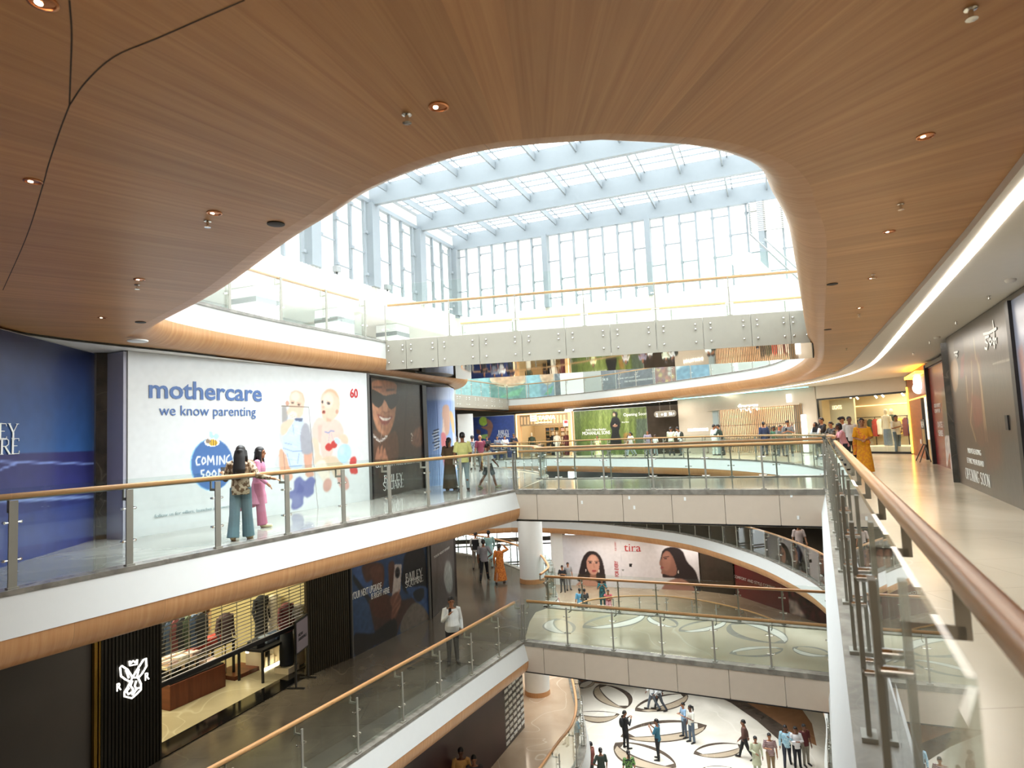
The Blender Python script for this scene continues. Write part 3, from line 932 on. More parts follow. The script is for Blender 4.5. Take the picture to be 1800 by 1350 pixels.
class Print:
    def __init__(s, wall, u0, u1, v0, v1, du, base='#d6dadc', crop=(0, 0, 1)):
        s.w, s.u0, s.u1, s.v0, s.v1 = wall, u0, u1, v0, v1
        s.nu, s.nv = max(2, int(abs(u1 - u0) / du)), max(2, int((v1 - v0) / du))
        s.U, s.V = np.meshgrid(np.linspace(u0, u1, s.nu), np.linspace(v0, v1, s.nv))
        s.c = np.zeros((s.nv, s.nu, 3)) + np.array(s.rgb(base))
        s.crop = crop
    @staticmethod
    def rgb(c):
        if isinstance(c, str):
            c = c.lstrip('#'); return [int(c[i:i + 2], 16) / 255 for i in (0, 2, 4)]
        return list(c)
    def P(s, x, y):
        ox, oy, k = s.crop
        return s.w.uv(ox + x / k, oy + y / k)
    def pts(s, pp):
        return np.array([s.P(x, y) for x, y in pp])
    def put(s, mask, col, a=1.0):
        m_ = (mask * a)[..., None]
        s.c = s.c * (1 - m_) + np.array(s.rgb(col)) * m_
    def polym(s, Q):
        ins = np.zeros(s.U.shape, bool)
        n = len(Q)
        for i in range(n):
            x0, y0 = Q[i]; x1, y1 = Q[(i + 1) % n]
            if y0 == y1: continue
            cond = (s.V > min(y0, y1)) & (s.V <= max(y0, y1))
            xi = x0 + (s.V - y0) * (x1 - x0) / (y1 - y0)
            ins ^= cond & (s.U < xi)
        return ins.astype(float)
    def blurm(s, m_, k):
        for _ in range(k):
            m_ = (np.roll(m_, 1, 0) + np.roll(m_, -1, 0) + np.roll(m_, 1, 1) + np.roll(m_, -1, 1) + 2 * m_) / 6
        return m_
    def poly(s, pp, col, soft=0, a=1.0, curve=True):
        Q = s.pts(pp)
        if curve and len(Q) > 4:
            Q = np.array(smooth_path([tuple(q) for q in Q], 4, True))
        s.put(s.blurm(s.polym(Q), soft), col, a)
    def ell(s, cx, cy, rx, ry, col, rot=0, soft=0, a=1.0):
        t = np.linspace(0, 2 * math.pi, 28)[:-1]
        c_, s_ = math.cos(rot), math.sin(rot)
        s.poly([(cx + rx * math.cos(k) * c_ - ry * math.sin(k) * s_, cy + rx * math.cos(k) * s_ + ry * math.sin(k) * c_) for k in t], col, soft, a, False)
    def line(s, pp, w, col, a=1.0, soft=0):
        Q = s.pts(pp)
        d = np.full(s.U.shape, 1e9)
        for i in range(len(Q) - 1):
            A, B = Q[i], Q[i + 1]; AB = B - A; l2 = AB @ AB + 1e-12
            t = np.clip(((s.U - A[0]) * AB[0] + (s.V - A[1]) * AB[1]) / l2, 0, 1)
            d = np.minimum(d, np.hypot(s.U - A[0] - t * AB[0], s.V - A[1] - t * AB[1]))
        s.put(s.blurm(np.clip(1.5 - d / (w / 2), 0, 1).clip(0, 1), soft), col, a)
    def vgrad(s, c0, c1, v0, v1):
        t = np.clip((s.V - v0) / (v1 - v0), 0, 1)[..., None]
        s.c = np.array(s.rgb(c0)) * (1 - t) + np.array(s.rgb(c1)) * t
    def noise(s, amp, k=3, sx=1):
        n = RNG.normal(size=s.U.shape)
        for _ in range(k):
            n = (np.roll(n, 1, 0) + np.roll(n, -1, 0) + n) / 3
            for q in range(sx): n = (np.roll(n, 1, 1) + np.roll(n, -1, 1) + n) / 3
        n /= n.std() + 1e-9
        s.c = np.clip(s.c * (1 + amp * n[..., None]), 0, 1)
    def build(s, name, parent, d=0.01, rough=0.4, path=None):
        vs = np.zeros((s.nv * s.nu, 3))
        if path is None:
            for k, q in ((0, s.U), (1, s.V)): pass
            xy = s.w.p0[None, :] + s.U.reshape(-1, 1) * s.w.r + s.w.n * d
            vs[:, :2] = xy
        else:
            L = resample(path, 0.03)
            idx = ((s.U.reshape(-1) - s.u0) / (s.u1 - s.u0) * (len(L) - 1)).round().astype(int)
            vs[:, :2] = np.array(L)[idx]
        vs[:, 2] = s.w.z + s.V.reshape(-1)
        i = np.arange(s.nv * s.nu).reshape(s.nv, s.nu)
        F = np.stack([i[:-1, :-1], i[:-1, 1:], i[1:, 1:], i[1:, :-1]], -1).reshape(-1, 4)
        e = s.w.r
        if np.cross(e, s.w.n) > 0: F = F[:, ::-1]
        me = bpy.data.meshes.new(name)
        me.vertices.add(len(vs)); me.vertices.foreach_set('co', vs.ravel())
        me.loops.add(F.size); me.loops.foreach_set('vertex_index', F.ravel())
        me.polygons.add(len(F)); me.polygons.foreach_set('loop_start', np.arange(0, F.size, 4))
        me.polygons.foreach_set('loop_total', np.full(len(F), 4))
        me.update(calc_edges=True)
        c = np.clip(s.c, 0, 1).reshape(-1, 3)
        lin = np.where(c <= 0.04045, c / 12.92, ((c + 0.055) / 1.055) ** 2.4)
        at = me.color_attributes.new('Col', 'FLOAT_COLOR', 'POINT')
        at.data.foreach_set('color', np.concatenate([lin, np.ones((len(lin), 1))], 1).ravel())
        me.materials.append(printed('print_%.2f' % rough, rough))
        o = bpy.data.objects.new(name, me)
        S.collection.objects.link(o)
        return put(o, parent) if parent else o

_TX = {}
def text_mesh(body, rect, M4, material, name, parent, depth=0.006, shear=0.0, bold=0.0):
    """lettering fitted to rect (u0,u1,v0,v1) in the plane given by M4"""
    cu = bpy.data.curves.new('lettering', 'FONT')
    cu.body, cu.extrude, cu.shear, cu.offset = body, depth / 2, shear, bold
    cu.resolution_u = 3
    t = bpy.data.objects.new('lettering', cu)
    S.collection.objects.link(t)
    dg = bpy.context.evaluated_depsgraph_get()
    me = bpy.data.meshes.new_from_object(t.evaluated_get(dg))
    bpy.data.objects.remove(t); bpy.data.curves.remove(cu)
    n = len(me.vertices)
    co = np.zeros(n * 3); me.vertices.foreach_get('co', co); co = co.reshape(-1, 3)
    u0, u1, v0, v1 = rect
    mn, mx = co.min(0), co.max(0)
    co[:, 0] = u0 + (co[:, 0] - mn[0]) / (mx[0] - mn[0]) * (u1 - u0)
    co[:, 1] = v0 + (co[:, 1] - mn[1]) / max(1e-6, mx[1] - mn[1]) * (v1 - v0)
    me.vertices.foreach_set('co', co.ravel()); me.update()
    me.materials.clear(); me.materials.append(material)
    o = bpy.data.objects.new(name, me)
    S.collection.objects.link(o)
    o.matrix_basis = M4
    return put(o, parent) if parent else o
def plane_m(wall, d):
    """matrix: local x along the wall (left to right as read), y up, z out"""
    r, n = wall.r, wall.n
    p = wall.pt(0, 0, d)
    m_ = Matrix(((r[0], 0, n[0], p[0]), (r[1], 0, n[1], p[1]), (0, 1, 0, p[2]), (0, 0, 0, 1)))
    return m_
def text_px(wall, body, xl, xr, yt, yb, material, parent, d=0.016, name='lettering', yr=None, **k):
    """fit lettering between photo columns xl..xr, rows yt..yb read at its left end"""
    a = wall.uv(xl, yt); b_ = wall.uv(xl, yb); c = wall.uv(xr, yb if yr is None else yr)
    return text_mesh(body, (a[0], c[0], b_[1], a[1]), plane_m(wall, d), material, name, parent, **k)

SERIF = {  # strokes: (points, width) in a box 0.7 x 1
 'B': [([(.14, 0), (.14, 1)], .12), ([(.14, .98), (.42, .98), (.55, .88), (.55, .66), (.42, .54), (.14, .53)], .05), ([(.14, .53), (.46, .52), (.62, .4), (.62, .14), (.46, .02), (.14, .02)], .06)],
 'A': [([(.04, 0), (.34, 1)], .04), ([(.36, 1), (.66, 0)], .12), ([(.14, .33), (.54, .33)], .035)],
 'I': [([(.2, 0), (.2, 1)], .12)],
 'L': [([(.14, 0), (.14, 1)], .12), ([(.14, .02), (.6, .02), (.62, .2)], .04)],
 'E': [([(.14, 0), (.14, 1)], .12), ([(.14, .02), (.58, .02), (.6, .2)], .04), ([(.14, .98), (.56, .98), (.57, .82)], .04), ([(.14, .52), (.45, .52)], .04)],
 'Y': [([(.04, 1), (.35, .45)], .11), ([(.66, 1), (.35, .45)], .04), ([(.35, 0), (.35, .47)], .12)],
 'S': [([(.56, .85), (.4, .99), (.2, .95), (.1, .78), (.2, .6), (.5, .42), (.6, .24), (.5, .06), (.3, 0), (.1, .14)], .08)],
 'Q': [([(.35, 1), (.12, .88), (.04, .5), (.12, .12), (.35, 0), (.58, .12), (.66, .5), (.58, .88), (.35, 1)], .07), ([(.35, .05), (.6, -.12), (.85, -.14)], .05)],
 'O': [([(.35, 1), (.12, .88), (.04, .5), (.12, .12), (.35, 0), (.58, .12), (.66, .5), (.58, .88), (.35, 1)], .08)],
 'U': [([(.12, 1), (.12, .25), (.24, .04), (.42, .03), (.58, .2), (.6, 1)], .07)],
 'R': [([(.14, 0), (.14, 1)], .12), ([(.14, .98), (.44, .98), (.58, .86), (.58, .62), (.44, .5), (.14, .5)], .05), ([(.34, .5), (.68, 0)], .1)],
 'P': [([(.14, 0), (.14, 1)], .12), ([(.14, .98), (.46, .98), (.62, .84), (.62, .6), (.46, .46), (.14, .46)], .05)],
 'N': [([(.1, 0), (.1, 1)], .05), ([(.1, 1), (.58, 0)], .12), ([(.6, 0), (.6, 1)], .05)],
 'G': [([(.58, .84), (.4, 1), (.18, .9), (.05, .5), (.16, .1), (.4, 0), (.6, .12), (.6, .42), (.42, .42)], .07)],
 'W': [([(.02, 1), (.2, 0)], .1), ([(.2, 0), (.36, 1)], .04), ([(.36, 1), (.54, 0)], .1), ([(.54, 0), (.7, 1)], .04)],
}
def strokes(b, segs, f, w=None, close=False, lift=0.0, ht=0.006):
    """ribbons of strokes: f maps (x, y) to a point and (ax, ay, n) metric"""
    for pts, wd in segs:
        P = np.array(pts, float)
        L, R = [], []
        for i in range(len(P)):
            t = P[min(i + 1, len(P) - 1)] - P[max(i - 1, 0)]
            t = t / (np.linalg.norm(t) + 1e-9)
            n = np.array([-t[1], t[0]])
            L.append(P[i] + n * wd / 2); R.append(P[i] - n * wd / 2)
        k = len(P)
        vs = [f(*q, 0) for q in L] + [f(*q, 0) for q in R] + [f(*q, ht) for q in L] + [f(*q, ht) for q in R]
        fs = []
        for i in range(k - 1):
            fs += [(2 * k + i, 2 * k + i + 1, 3 * k + i + 1, 3 * k + i), (i, i + 1, 2 * k + i + 1, 2 * k + i), (k + i, 3 * k + i, 3 * k + i + 1, k + i + 1)]
        fs += [(0, 2 * k, 3 * k, k), (k - 1, 2 * k - 1, 4 * k - 1, 3 * k - 1)]
        b.add(vs, fs)
def serif_px(wall, word, xl, xr, yt, yb, material, parent, d=0.014, yr=None, name='lettering'):
    a = wall.uv(xl, yt); b_ = wall.uv(xl, yb); c = wall.uv(xr, yb if yr is None else yr)
    H = a[1] - b_[1]; Wd = c[0] - a[0]
    n = sum(.42 if ch == 'I' else (.3 if ch == ' ' else .74) for ch in word)
    b = MB(); x = 0
    for ch in word:
        if ch == ' ':
            x += .3; continue
        seg = list(SERIF[ch])
        for pts, wd in SERIF[ch]:
            if wd > .09 and len(pts) == 2 or ch in 'NAYU':
                for q in (pts[0], pts[-1]):
                    if q[1] in (0, 1): seg.append(([(q[0] - .11, q[1]), (q[0] + .11, q[1])], .03))
        strokes(b, seg, lambda X, Y, e, x=x: wall.pt(a[0] + (x + X) / n * Wd, b_[1] + Y * H, d + e))
        x += .42 if ch == 'I' else .74
    return b.build(name, material, parent)

INK_BLUE = mat('ink_blue', '#4d6da3', 0.45, var=0)
INK_WHITE = mat('ink_white', '#e9ecea', 0.45, var=0)
INK_GREY = mat('ink_grey', '#9fb0b4', 0.45, var=0)
INK_RED = mat('ink_red', '#b8393c', 0.45, var=0)
LITWHITE = mat('lit_letter_white', '#ffffff', 0.4, emit=2.2, ecol='#fffaf0')
LITWARM = mat('lit_letter_warm', '#fff0d0', 0.4, emit=1.9, ecol='#ffe7bd')
EDGE = mat('hoarding_edge', '#5a5a58', 0.5)
BOARD = mat('hoarding_board', '#c9cdd0', 0.5, var=0.01)
LAV = mat('lavender_return', '#a9a9b8', 0.5, var=0.02)
DARKSTONE = marble('pilaster_stone', '#2c2822', '#453e34', '#6f675a', rough=0.25, scale=2, vs=1.5)

def hoarding(wall, v1, label, name='hoarding', board=BOARD, thick=0.08, group=None):
    root = thing(name, label, 'hoarding', tuple(wall.pt(wall.L / 2, 0)), group)
    b = MB(); wall.box(b, 0, wall.L, 0, v1, -thick, 0)
    b.build('board', board, root)
    return root

# ---- 1 white baby hoarding
W1 = Wall((-7.13, 12.05), (-3.97, 18.0), Z0)
h = hoarding(W1, 3.46, 'white hoarding with two babies, blue lettering and a round coming soon badge')
p = Print(W1, 0, W1.L, 0.0, 3.45, 0.0165, '#d2d7d9', (470, 660, 5.4))
SK, SKD, SKL = '#dcbeaa', '#bd9583', '#ead3c4'
# first baby: denim bib
p.poly([(75, 870), (85, 780), (150, 700), (120, 640), (108, 560), (130, 470), (140, 300), (180, 300), (190, 400), (330, 410), (370, 470), (420, 470), (440, 700), (430, 860), (250, 880)], '#a8adb3', 3, .45)
p.poly([(110, 720), (150, 705), (190, 760), (215, 880), (240, 960), (210, 1000), (150, 985), (120, 900)], '#dba58c', 2)
p.poly([(345, 750), (380, 710), (425, 730), (420, 860), (440, 950), (370, 960), (355, 860)], '#c99c88', 2)
p.ell(188, 265, 18, 24, SKD)
p.poly([(208, 300), (205, 210), (235, 155), (285, 143), (330, 170), (352, 230), (345, 310), (330, 380), (285, 405), (230, 395), (175, 350)], SK, 2)
p.ell(265, 200, 40, 45, SKL, 0, 6, .8)
p.line([(222, 165), (270, 145), (330, 172), (352, 250)], .02, '#b99774', .6, 2)
p.ell(238, 258, 14, 7, '#51423d', 0, 1); p.ell(297, 278, 14, 7, '#51423d', .2, 1)
p.line([(222, 240), (255, 243)], .015, '#a07d66', .7, 1); p.line([(280, 258), (318, 266)], .015, '#a07d66', .7, 1)
p.poly([(180, 395), (300, 405), (335, 415), (345, 480), (375, 460), (320, 600), (330, 860), (250, 872), (205, 860), (180, 760), (145, 700), (150, 560)], '#b9cbe2', 2)
p.poly([(250, 408), (335, 405), (330, 440), (265, 430)], '#5d6880', 1)
p.poly([(315, 520), (375, 450), (420, 620), (425, 730), (345, 745), (318, 700)], '#9b9ea8', 3)
for q in ([(150, 690), (240, 720), (330, 715)], [(185, 740), (215, 850)], [(210, 865), (330, 852)], [(300, 740), (285, 840)], [(240, 470), (250, 560)], [(160, 640), (230, 655)]):
    p.line(q, .014, '#5f79a6', .8, 1)
for k in range(22):
    x_, y_ = 170 + 140 * RNG.random(), 460 + 380 * RNG.random()
    p.line([(x_, y_), (x_ + 35, y_ + 12)], .02, '#d5e2f0' if k % 2 else '#9db4d2', .5, 1)
p.poly([(128, 470), (210, 410), (255, 420), (215, 490), (165, 560), (132, 560)], SK, 2)
p.poly([(205, 365), (235, 340), (275, 355), (275, 395), (235, 420), (205, 405)], SKL, 1)
p.line([(215, 385), (250, 370)], .01, SKD, .8); p.line([(222, 400), (258, 388)], .01, SKD, .8)
# blue fabric shape on the door
p.poly([(255, 1000), (310, 960), (355, 1000), (410, 960), (455, 990), (440, 1060), (435, 1120), (380, 1160), (345, 1150), (335, 1230), (260, 1275), (225, 1250), (235, 1180), (190, 1160), (200, 1110), (250, 1080)], '#6f74a3', 3)
p.poly([(300, 1020), (350, 1060), (330, 1130), (270, 1120)], '#5a5f92', 4, .7)
p.poly([(230, 1150), (300, 1140), (320, 1220), (260, 1260)], '#7e83ad', 5, .8)
# second baby: pink top
p.poly([(430, 480), (480, 400), (640, 410), (700, 440), (740, 600), (790, 680), (780, 800), (700, 850), (760, 1080), (690, 1080), (640, 960), (590, 1100), (530, 1090), (520, 1000), (440, 930), (470, 840), (440, 760)], '#ccc9c6', 4, .6)
p.poly([(510, 400), (560, 425), (660, 420), (720, 510), (705, 590), (640, 640), (600, 780), (520, 770), (495, 640), (440, 610), (425, 500), (470, 410)], '#e9bdb3', 2)
p.poly([(480, 470), (520, 470), (505, 640), (485, 640)], '#dba99f', 4, .7)
p.poly([(425, 600), (480, 620), (495, 740), (520, 780), (470, 840), (440, 830), (450, 740)], SK, 2)
p.poly([(680, 570), (740, 560), (768, 620), (740, 660), (700, 620)], SK, 2)
p.poly([(520, 390), (505, 250), (520, 175), (580, 128), (645, 150), (683, 230), (680, 330), (655, 385), (610, 430), (560, 440)], SK, 2)
p.ell(575, 240, 50, 70, SKL, 0, 9, .8)
p.poly([(515, 190), (580, 128), (650, 152), (686, 240), (660, 200), (600, 155), (550, 165)], '#cba588', 3, .8)
p.ell(660, 345, 14, 22, SKD, 0, 1)
p.ell(522, 252, 9, 14, '#3e3a3c', 0, 1); p.ell(578, 265, 17, 12, '#3e3a3c', .4, 1); p.ell(572, 262, 5, 4, '#8d8a8c')
p.line([(560, 238), (605, 258)], .014, '#b08468', .7, 1)
p.ell(530, 300, 12, 15, SKD, 0, 2, .6)
p.ell(535, 348, 16, 17, '#a05a50', .4, 1); p.ell(532, 345, 8, 8, '#5e2c2a', 0, 1)
p.poly([(560, 400), (610, 420), (600, 440), (560, 435)], SKD, 3, .6)
p.line([(545, 535), (580, 545), (600, 525), (632, 530)], .035, '#8097bb', 1, 1); p.line([(590, 545), (575, 650)], .012, '#8097bb', .9); p.line([(605, 550), (630, 640)], .012, '#8097bb', .9)
p.ell(582, 680, 34, 36, '#b4423f', 0, 1); p.ell(632, 655, 30, 38, '#b4423f', .2, 1)
p.poly([(530, 780), (640, 770), (720, 850), (700, 950), (640, 970), (600, 900), (570, 960), (480, 900), (470, 850)], '#c9b8a1', 3)
p.poly([(455, 850), (520, 800), (560, 840), (590, 960), (560, 1020), (500, 960)], '#dcd3c6', 3)
p.ell(568, 1040, 40, 65, '#c49a90', .2, 3); p.poly([(660, 960), (700, 930), (760, 980), (775, 1060), (740, 1085), (690, 1060)], '#c79d93', 3)
p.ell(728, 740, 65, 92, '#a9cbe6', .15, 2); p.ell(660, 620, 24, 34, '#b5d3ea', -.5, 2); p.ell(705, 715, 26, 40, '#c2dcf0', 0, 6, .7)
p.poly([(785, 800), (825, 768), (845, 800), (840, 850), (858, 920), (820, 935), (785, 915)], '#c24a48', 2)
# badge with number
p.ell(818, 185, 73, 118, '#e9ecee', -.03, 1)
# door seams
p.line([(135, 290), (390, 300)], .022, '#6f6354', .95); p.line([(390, 300), (470, 1180), (480, 1265)], .016, '#77736d', .9)
p.line([(150, 730), (180, 1040), (198, 1308)], .016, '#77736d', .9); p.line([(198, 1308), (480, 1265)], .012, '#8a8782', .8)
p.poly([(137, 295), (175, 297), (195, 390), (185, 430), (140, 445)], '#8d8986', 2, .7, False)
p.crop = (230, 640, 4.656)
p.ell(658, 824, 176, 216, '#9fd3f0'); p.ell(664, 822, 172, 211, '#4a6fa6', 0, 1)
for q, w_ in (([(565, 760), (545, 760), (533, 790), (540, 825), (562, 822)], .03), ([(590, 765), (580, 795), (590, 820), (612, 800), (605, 770), (590, 765)], .03), ([(628, 822), (630, 752), (655, 800), (672, 752), (680, 822)], .03), ([(705, 755), (703, 822)], .03), ([(727, 820), (727, 755), (765, 815), (765, 750)], .03), ([(805, 745), (785, 765), (780, 800), (800, 810)], .03),
              ([(597, 868), (575, 872), (577, 900), (597, 905), (590, 925)], .03), ([(630, 875), (615, 905), (632, 925), (650, 900), (630, 875)], .03), ([(680, 870), (662, 900), (680, 925), (698, 895), (680, 870)], .03), ([(718, 922), (720, 862), (750, 915), (752, 860)], .03)):
    p.line(q, w_, '#e8eef2', 1)
p.ell(664, 640, 62, 34, '#eef3f5'); p.ell(655, 585, 26, 44, '#eef3f5', -.2); p.ell(690, 600, 34, 32, '#eef3f5', .5)
p.ell(656, 580, 17, 32, '#a9dcee', -.2); p.ell(697, 592, 22, 22, '#a9dcee', .5); p.ell(672, 643, 38, 25, '#e3b63f'); p.ell(630, 632, 20, 20, '#8a7a6a')
for x_ in (655, 675, 694): p.line([(x_, 622), (x_, 664)], .02, '#5d5038', .9)
p.noise(0.006, 5, 1)
p.build('printed_face', h, 0.004, 0.35)
text_px(W1, 'mothercare', 261, 459.5, 666, 700, INK_BLUE, h, yr=704.5, bold=.018)
text_px(W1, 'we know parenting', 279, 449, 712, 736, INK_BLUE, h, yr=737)
text_px(W1, '60', 614.5, 628.5, 682.5, 699, INK_RED, h, bold=.02)
text_px(W1, 'follow us for offers, launches and more, @mothercare.indic', 271, 464, 904, 912, INK_GREY, h, yr=891)
b = MB(); W1.box(b, W1.L - 0.06, W1.L + .02, 0, 3.46, -0.08, 0.03); b.build('edge_batten', EDGE, h)
b = MB(); W1.box(b, 0, 0.02, 0, 3.46, -.08, .012); b.build('edge_batten', EDGE, h)
# lavender return and stone pilaster at its left end
b = MB(); q = W1.pt(0, 0)
b.prism([(-7.13, 12.05), (-7.16, 12.0), (-7.62, 12.22), (-7.6, 12.28)], 0, 3.44)
o = b.build('hoarding', LAV); tag(o, 'narrow lavender side panel at the left end of the white baby hoarding', 'hoarding')
b = MB(); b.prism([(-7.58, 12.2), (-7.86, 12.1), (-8.1, 12.6), (-7.8, 12.8)], 0, 3.46)
struct(b.build('column_square', DARKSTONE))

# ---- 2 blue court hoarding at the far left
W2 = Wall((-7.0, 6.2), (-7.78, 12.15), Z0)
h = hoarding(W2, 3.45, 'deep blue tennis court hoarding at the left edge with large pale serif letters')
p = Print(W2, 0, W2.L, 0, 3.44, 0.03, '#1c3a7a', (0, 560, 3.376))
v_h = W2.uv(100, 796)[1]
p.vgrad('#2c548c', '#232f56', v_h, 3.2)
t = (p.V < v_h).astype(float); p.put(t, '#2b2c62')
p.put(((p.V < v_h) * np.clip((v_h - p.V) / 1.2, 0, 1)), '#2d3a80', .7)
p.put(((p.V < .72)).astype(float), '#4a5f9a', .35)
p.line([(0, 850), (580, 862)], .03, '#7f97d6', .9); p.line([(0, 895), (100, 858)], .03, '#7f97d6', .9)
p.line([(0, 1085), (575, 1055)], .05, '#8fa6dc', .9); p.noise(.02, 4, 1)
p.build('printed_face', h, 0.004, 0.3)
serif_px(W2, 'BAILEY', -78, 30, 741, 773, INK_WHITE, h, yr=771)
serif_px(W2, 'SQUARE', -92, 35, 770, 802, INK_WHITE, h, yr=799)
b = MB(); W2.box(b, W2.L - .03, W2.L + .03, 0, 3.45, -.08, .03); b.build('edge_batten', STEEL, h)

# ---- 3 portrait with dark glasses
W3 = Wall((-3.95, 18.06), (-2.92, 21.75), Z0)
h = hoarding(W3, 3.36, 'dark hoarding with a smiling woman in black cat eye sunglasses', board=BLACK)
p = Print(W3, 0, W3.L, 0, 3.34, 0.02, '#2f2a29', (640, 650, 5.87))
p.poly([(40, 100), (75, 110), (60, 330), (110, 620), (90, 930), (20, 930), (10, 400)], '#1c1817', 4)
p.poly([(95, 115), (320, 140), (330, 250), (320, 470), (270, 640), (215, 690), (150, 640), (95, 500), (70, 350), (80, 220)], '#9a6a50', 3)
p.poly([(110, 260), (170, 380), (160, 560), (230, 660), (150, 640), (95, 500), (75, 350)], '#b27d5e', 6, .9)
p.poly([(120, 110), (300, 130), (320, 200), (200, 230), (100, 190)], '#8a5a44', 5, .8)
p.ell(220, 380, 28, 60, '#c08b6b', 0, 5, .8); p.line([(190, 430), (225, 445), (260, 432)], .03, '#6b4030', .8, 2)
p.line([(95, 180), (180, 180)], .05, '#3a261f', .9, 2); p.line([(230, 210), (310, 205)], .05, '#3a261f', .9, 2)
p.poly([(40, 215), (95, 205), (190, 260), (215, 270), (320, 250), (360, 265), (330, 370), (270, 405), (225, 330), (205, 310), (190, 350), (150, 390), (100, 360), (65, 300)], '#0e0d0e', 1)
p.poly([(135, 455), (215, 490), (290, 480), (270, 520), (240, 560), (190, 565), (165, 530)], '#7c3b34', 2)
p.poly([(155, 480), (215, 500), (275, 492), (250, 520), (200, 525), (170, 505)], '#ded6cc', 1)
p.poly([(55, 640), (150, 640), (220, 690), (330, 640), (340, 930), (60, 930)], '#5a3c2e', 6, .8)
p.line([(75, 650), (115, 700), (160, 735), (200, 720), (235, 690)], .07, '#b9b4b0', .8, 1)
for k in range(26):
    x_ = 70 + 165 * k / 25; y_ = 640 + 95 * math.sin(min(1, k / 15) * 1.57) - max(0, k - 15) * 6
    p.ell(x_, y_ + RNG.normal() * 8, 5, 7, '#e8e6e2' if k % 2 else '#8d8985')
p.line([(195, 560), (165, 760)], .02, '#b9a79a', .8)
for q in ([(110, 930), (130, 830), (150, 780), (165, 930)], [(150, 930), (170, 800), (190, 770), (195, 930)], [(185, 930), (200, 820), (215, 800), (240, 930)], [(225, 930), (235, 880), (250, 930), (240, 940)]):
    p.poly(q, '#a3725a', 2)
p.poly([(480, 740), (500, 650), (560, 590), (600, 600), (600, 760), (540, 800), (500, 770)], '#5e4034', 5)
for x_ in (500, 530, 560): p.line([(x_, 770), (x_ + 35, 610)], .04, '#7d574a', .7, 3)
for k in range(9): p.ell(485 + 15 * RNG.random(), 620 + 120 * RNG.random(), 6, 7, '#a9a29c')
p.poly([(430, 160), (450, 160), (415, 930), (400, 930)], '#1a1818', 3, .6, False)
for k in range(12): p.line([(470, 180 + 30 * k), (590, 170 + 32 * k)], .015, '#4a4442', .5, 2)
p.noise(.05, 5, 1)
p.build('printed_face', h, 0.004, 0.3)
b = MB(); W3.box(b, W3.L - .32, W3.L, 0, 3.36, 0, .06); b.build('edge_batten', BLACK, h); b = MB(); W3.box(b, 0, .05, 0, 3.36, 0, .05); b.build('edge_batten', BLACK, h)
text_px(W3, 'OUR BEAUTY HALL IS RIGHT HERE', 660, 741, 818.5, 822.5, INK_WHITE, h, yr=814.5, d=.012)
serif_px(W3, 'BAILEY', 674, 707.5, 836, 849, INK_WHITE, h, yr=847, d=.012)
serif_px(W3, 'SQUARE', 672, 710, 848, 863, INK_WHITE, h, yr=859, d=.012)

# ---- 4 rounded corner hoarding, sky blue
CP = smooth_path([(-2.9, 22.0), (-2.5, 22.25), (-2.16, 22.8), (-2.1, 23.5), (-2.45, 24.1), (-3.4, 24.6)], 8)
W4 = Wall((-2.86, 21.9), (-2.05, 23.1), Z0)
h = thing('hoarding', 'rounded sky blue corner hoarding with a woman holding a racket', 'hoarding', (-2.8, 23.0, 0))
b = MB(); b.prism(offset(CP, 0.04) + [(-3.6, 24.4), (-3.2, 22.2)], 0, 3.34); b.build('board', BOARD, h)
L4 = sum(math.dist(CP[i], CP[i + 1]) for i in range(len(CP) - 1))
p = Print(W4, 0, L4, 0, 3.33, 0.02, '#7fa6dc'); p.P = lambda x, y: np.array([x, y])
p.vgrad('#86a8d8', '#7b95cf', 0, 3.3); p.put(p.blurm((p.V > 2.9).astype(float), 8), '#b9c6dd', .8)
for args in (([(.62, 2.65), (.95, 2.7), (1.0, 2.2), (.9, 1.75), (.7, 1.7), (.6, 2.1)], '#c08f72'), ([(1.0, 2.5), (1.3, 2.4), (1.45, 1.9), (1.3, 1.6), (1.1, 2.0)], '#c9a165'), ([(.62, 2.3), (.72, 1.6), (.6, .9), (.5, 1.5)], '#d9b9a2'), ([(.5, 1.75), (.72, 1.7), (.8, 1.2), (.7, .6), (.6, .6), (.52, 1.2)], '#c85a60'), ([(1.2, 1.8), (1.5, 1.6), (1.55, .6), (1.2, .5)], '#e3ddd2'), ([(.7, 1.2), (1.0, 1.6), (1.1, .3), (.75, .3)], '#6a7285')):
    p.poly(args[0], args[1], 2)
for k in range(14):
    p.line([(.22 + .03 * RNG.normal(), 1.2 + .05 * k), (.38 + .03 * RNG.normal(), 1.25 + .05 * k)], .035, '#20242e' if k % 2 else '#dfe5ea', .9)
p.build('printed_face', h, 0.05, .35, path=CP)
# ---- 5 lower gallery: phone hand hoarding
W5 = Wall((-4.80, 18.75), (-3.07, 22.45), ZA)
h = hoarding(W5, 3.4, 'dark hoarding with a hand holding a pale phone on the lower left gallery', board=BLACK)
p = Print(W5, 0, W5.L, 0, 3.38, 0.02, '#2b4468', (610, 960, 6.747))
p.poly([(80, 250), (250, 200), (300, 420), (330, 560), (250, 600), (100, 420)], '#3b5480', 4)
p.poly([(75, 340), (110, 380), (240, 560), (350, 760), (300, 800), (220, 620), (80, 430)], '#1c2027', 2)
p.poly([(180, 240), (300, 190), (430, 230), (430, 470), (360, 520), (300, 480), (300, 400), (230, 430), (190, 340)], '#4a332c', 4)
p.poly([(280, 260), (400, 240), (420, 460), (350, 490), (310, 420)], '#5b3d33', 5)
p.poly([(260, 640), (420, 560), (640, 640), (820, 600), (800, 700), (640, 900), (560, 1080), (330, 1080), (270, 800)], '#40302c', 4)
p.poly([(280, 650), (480, 580), (520, 800), (480, 860), (320, 820)], '#4b2f28', 5)
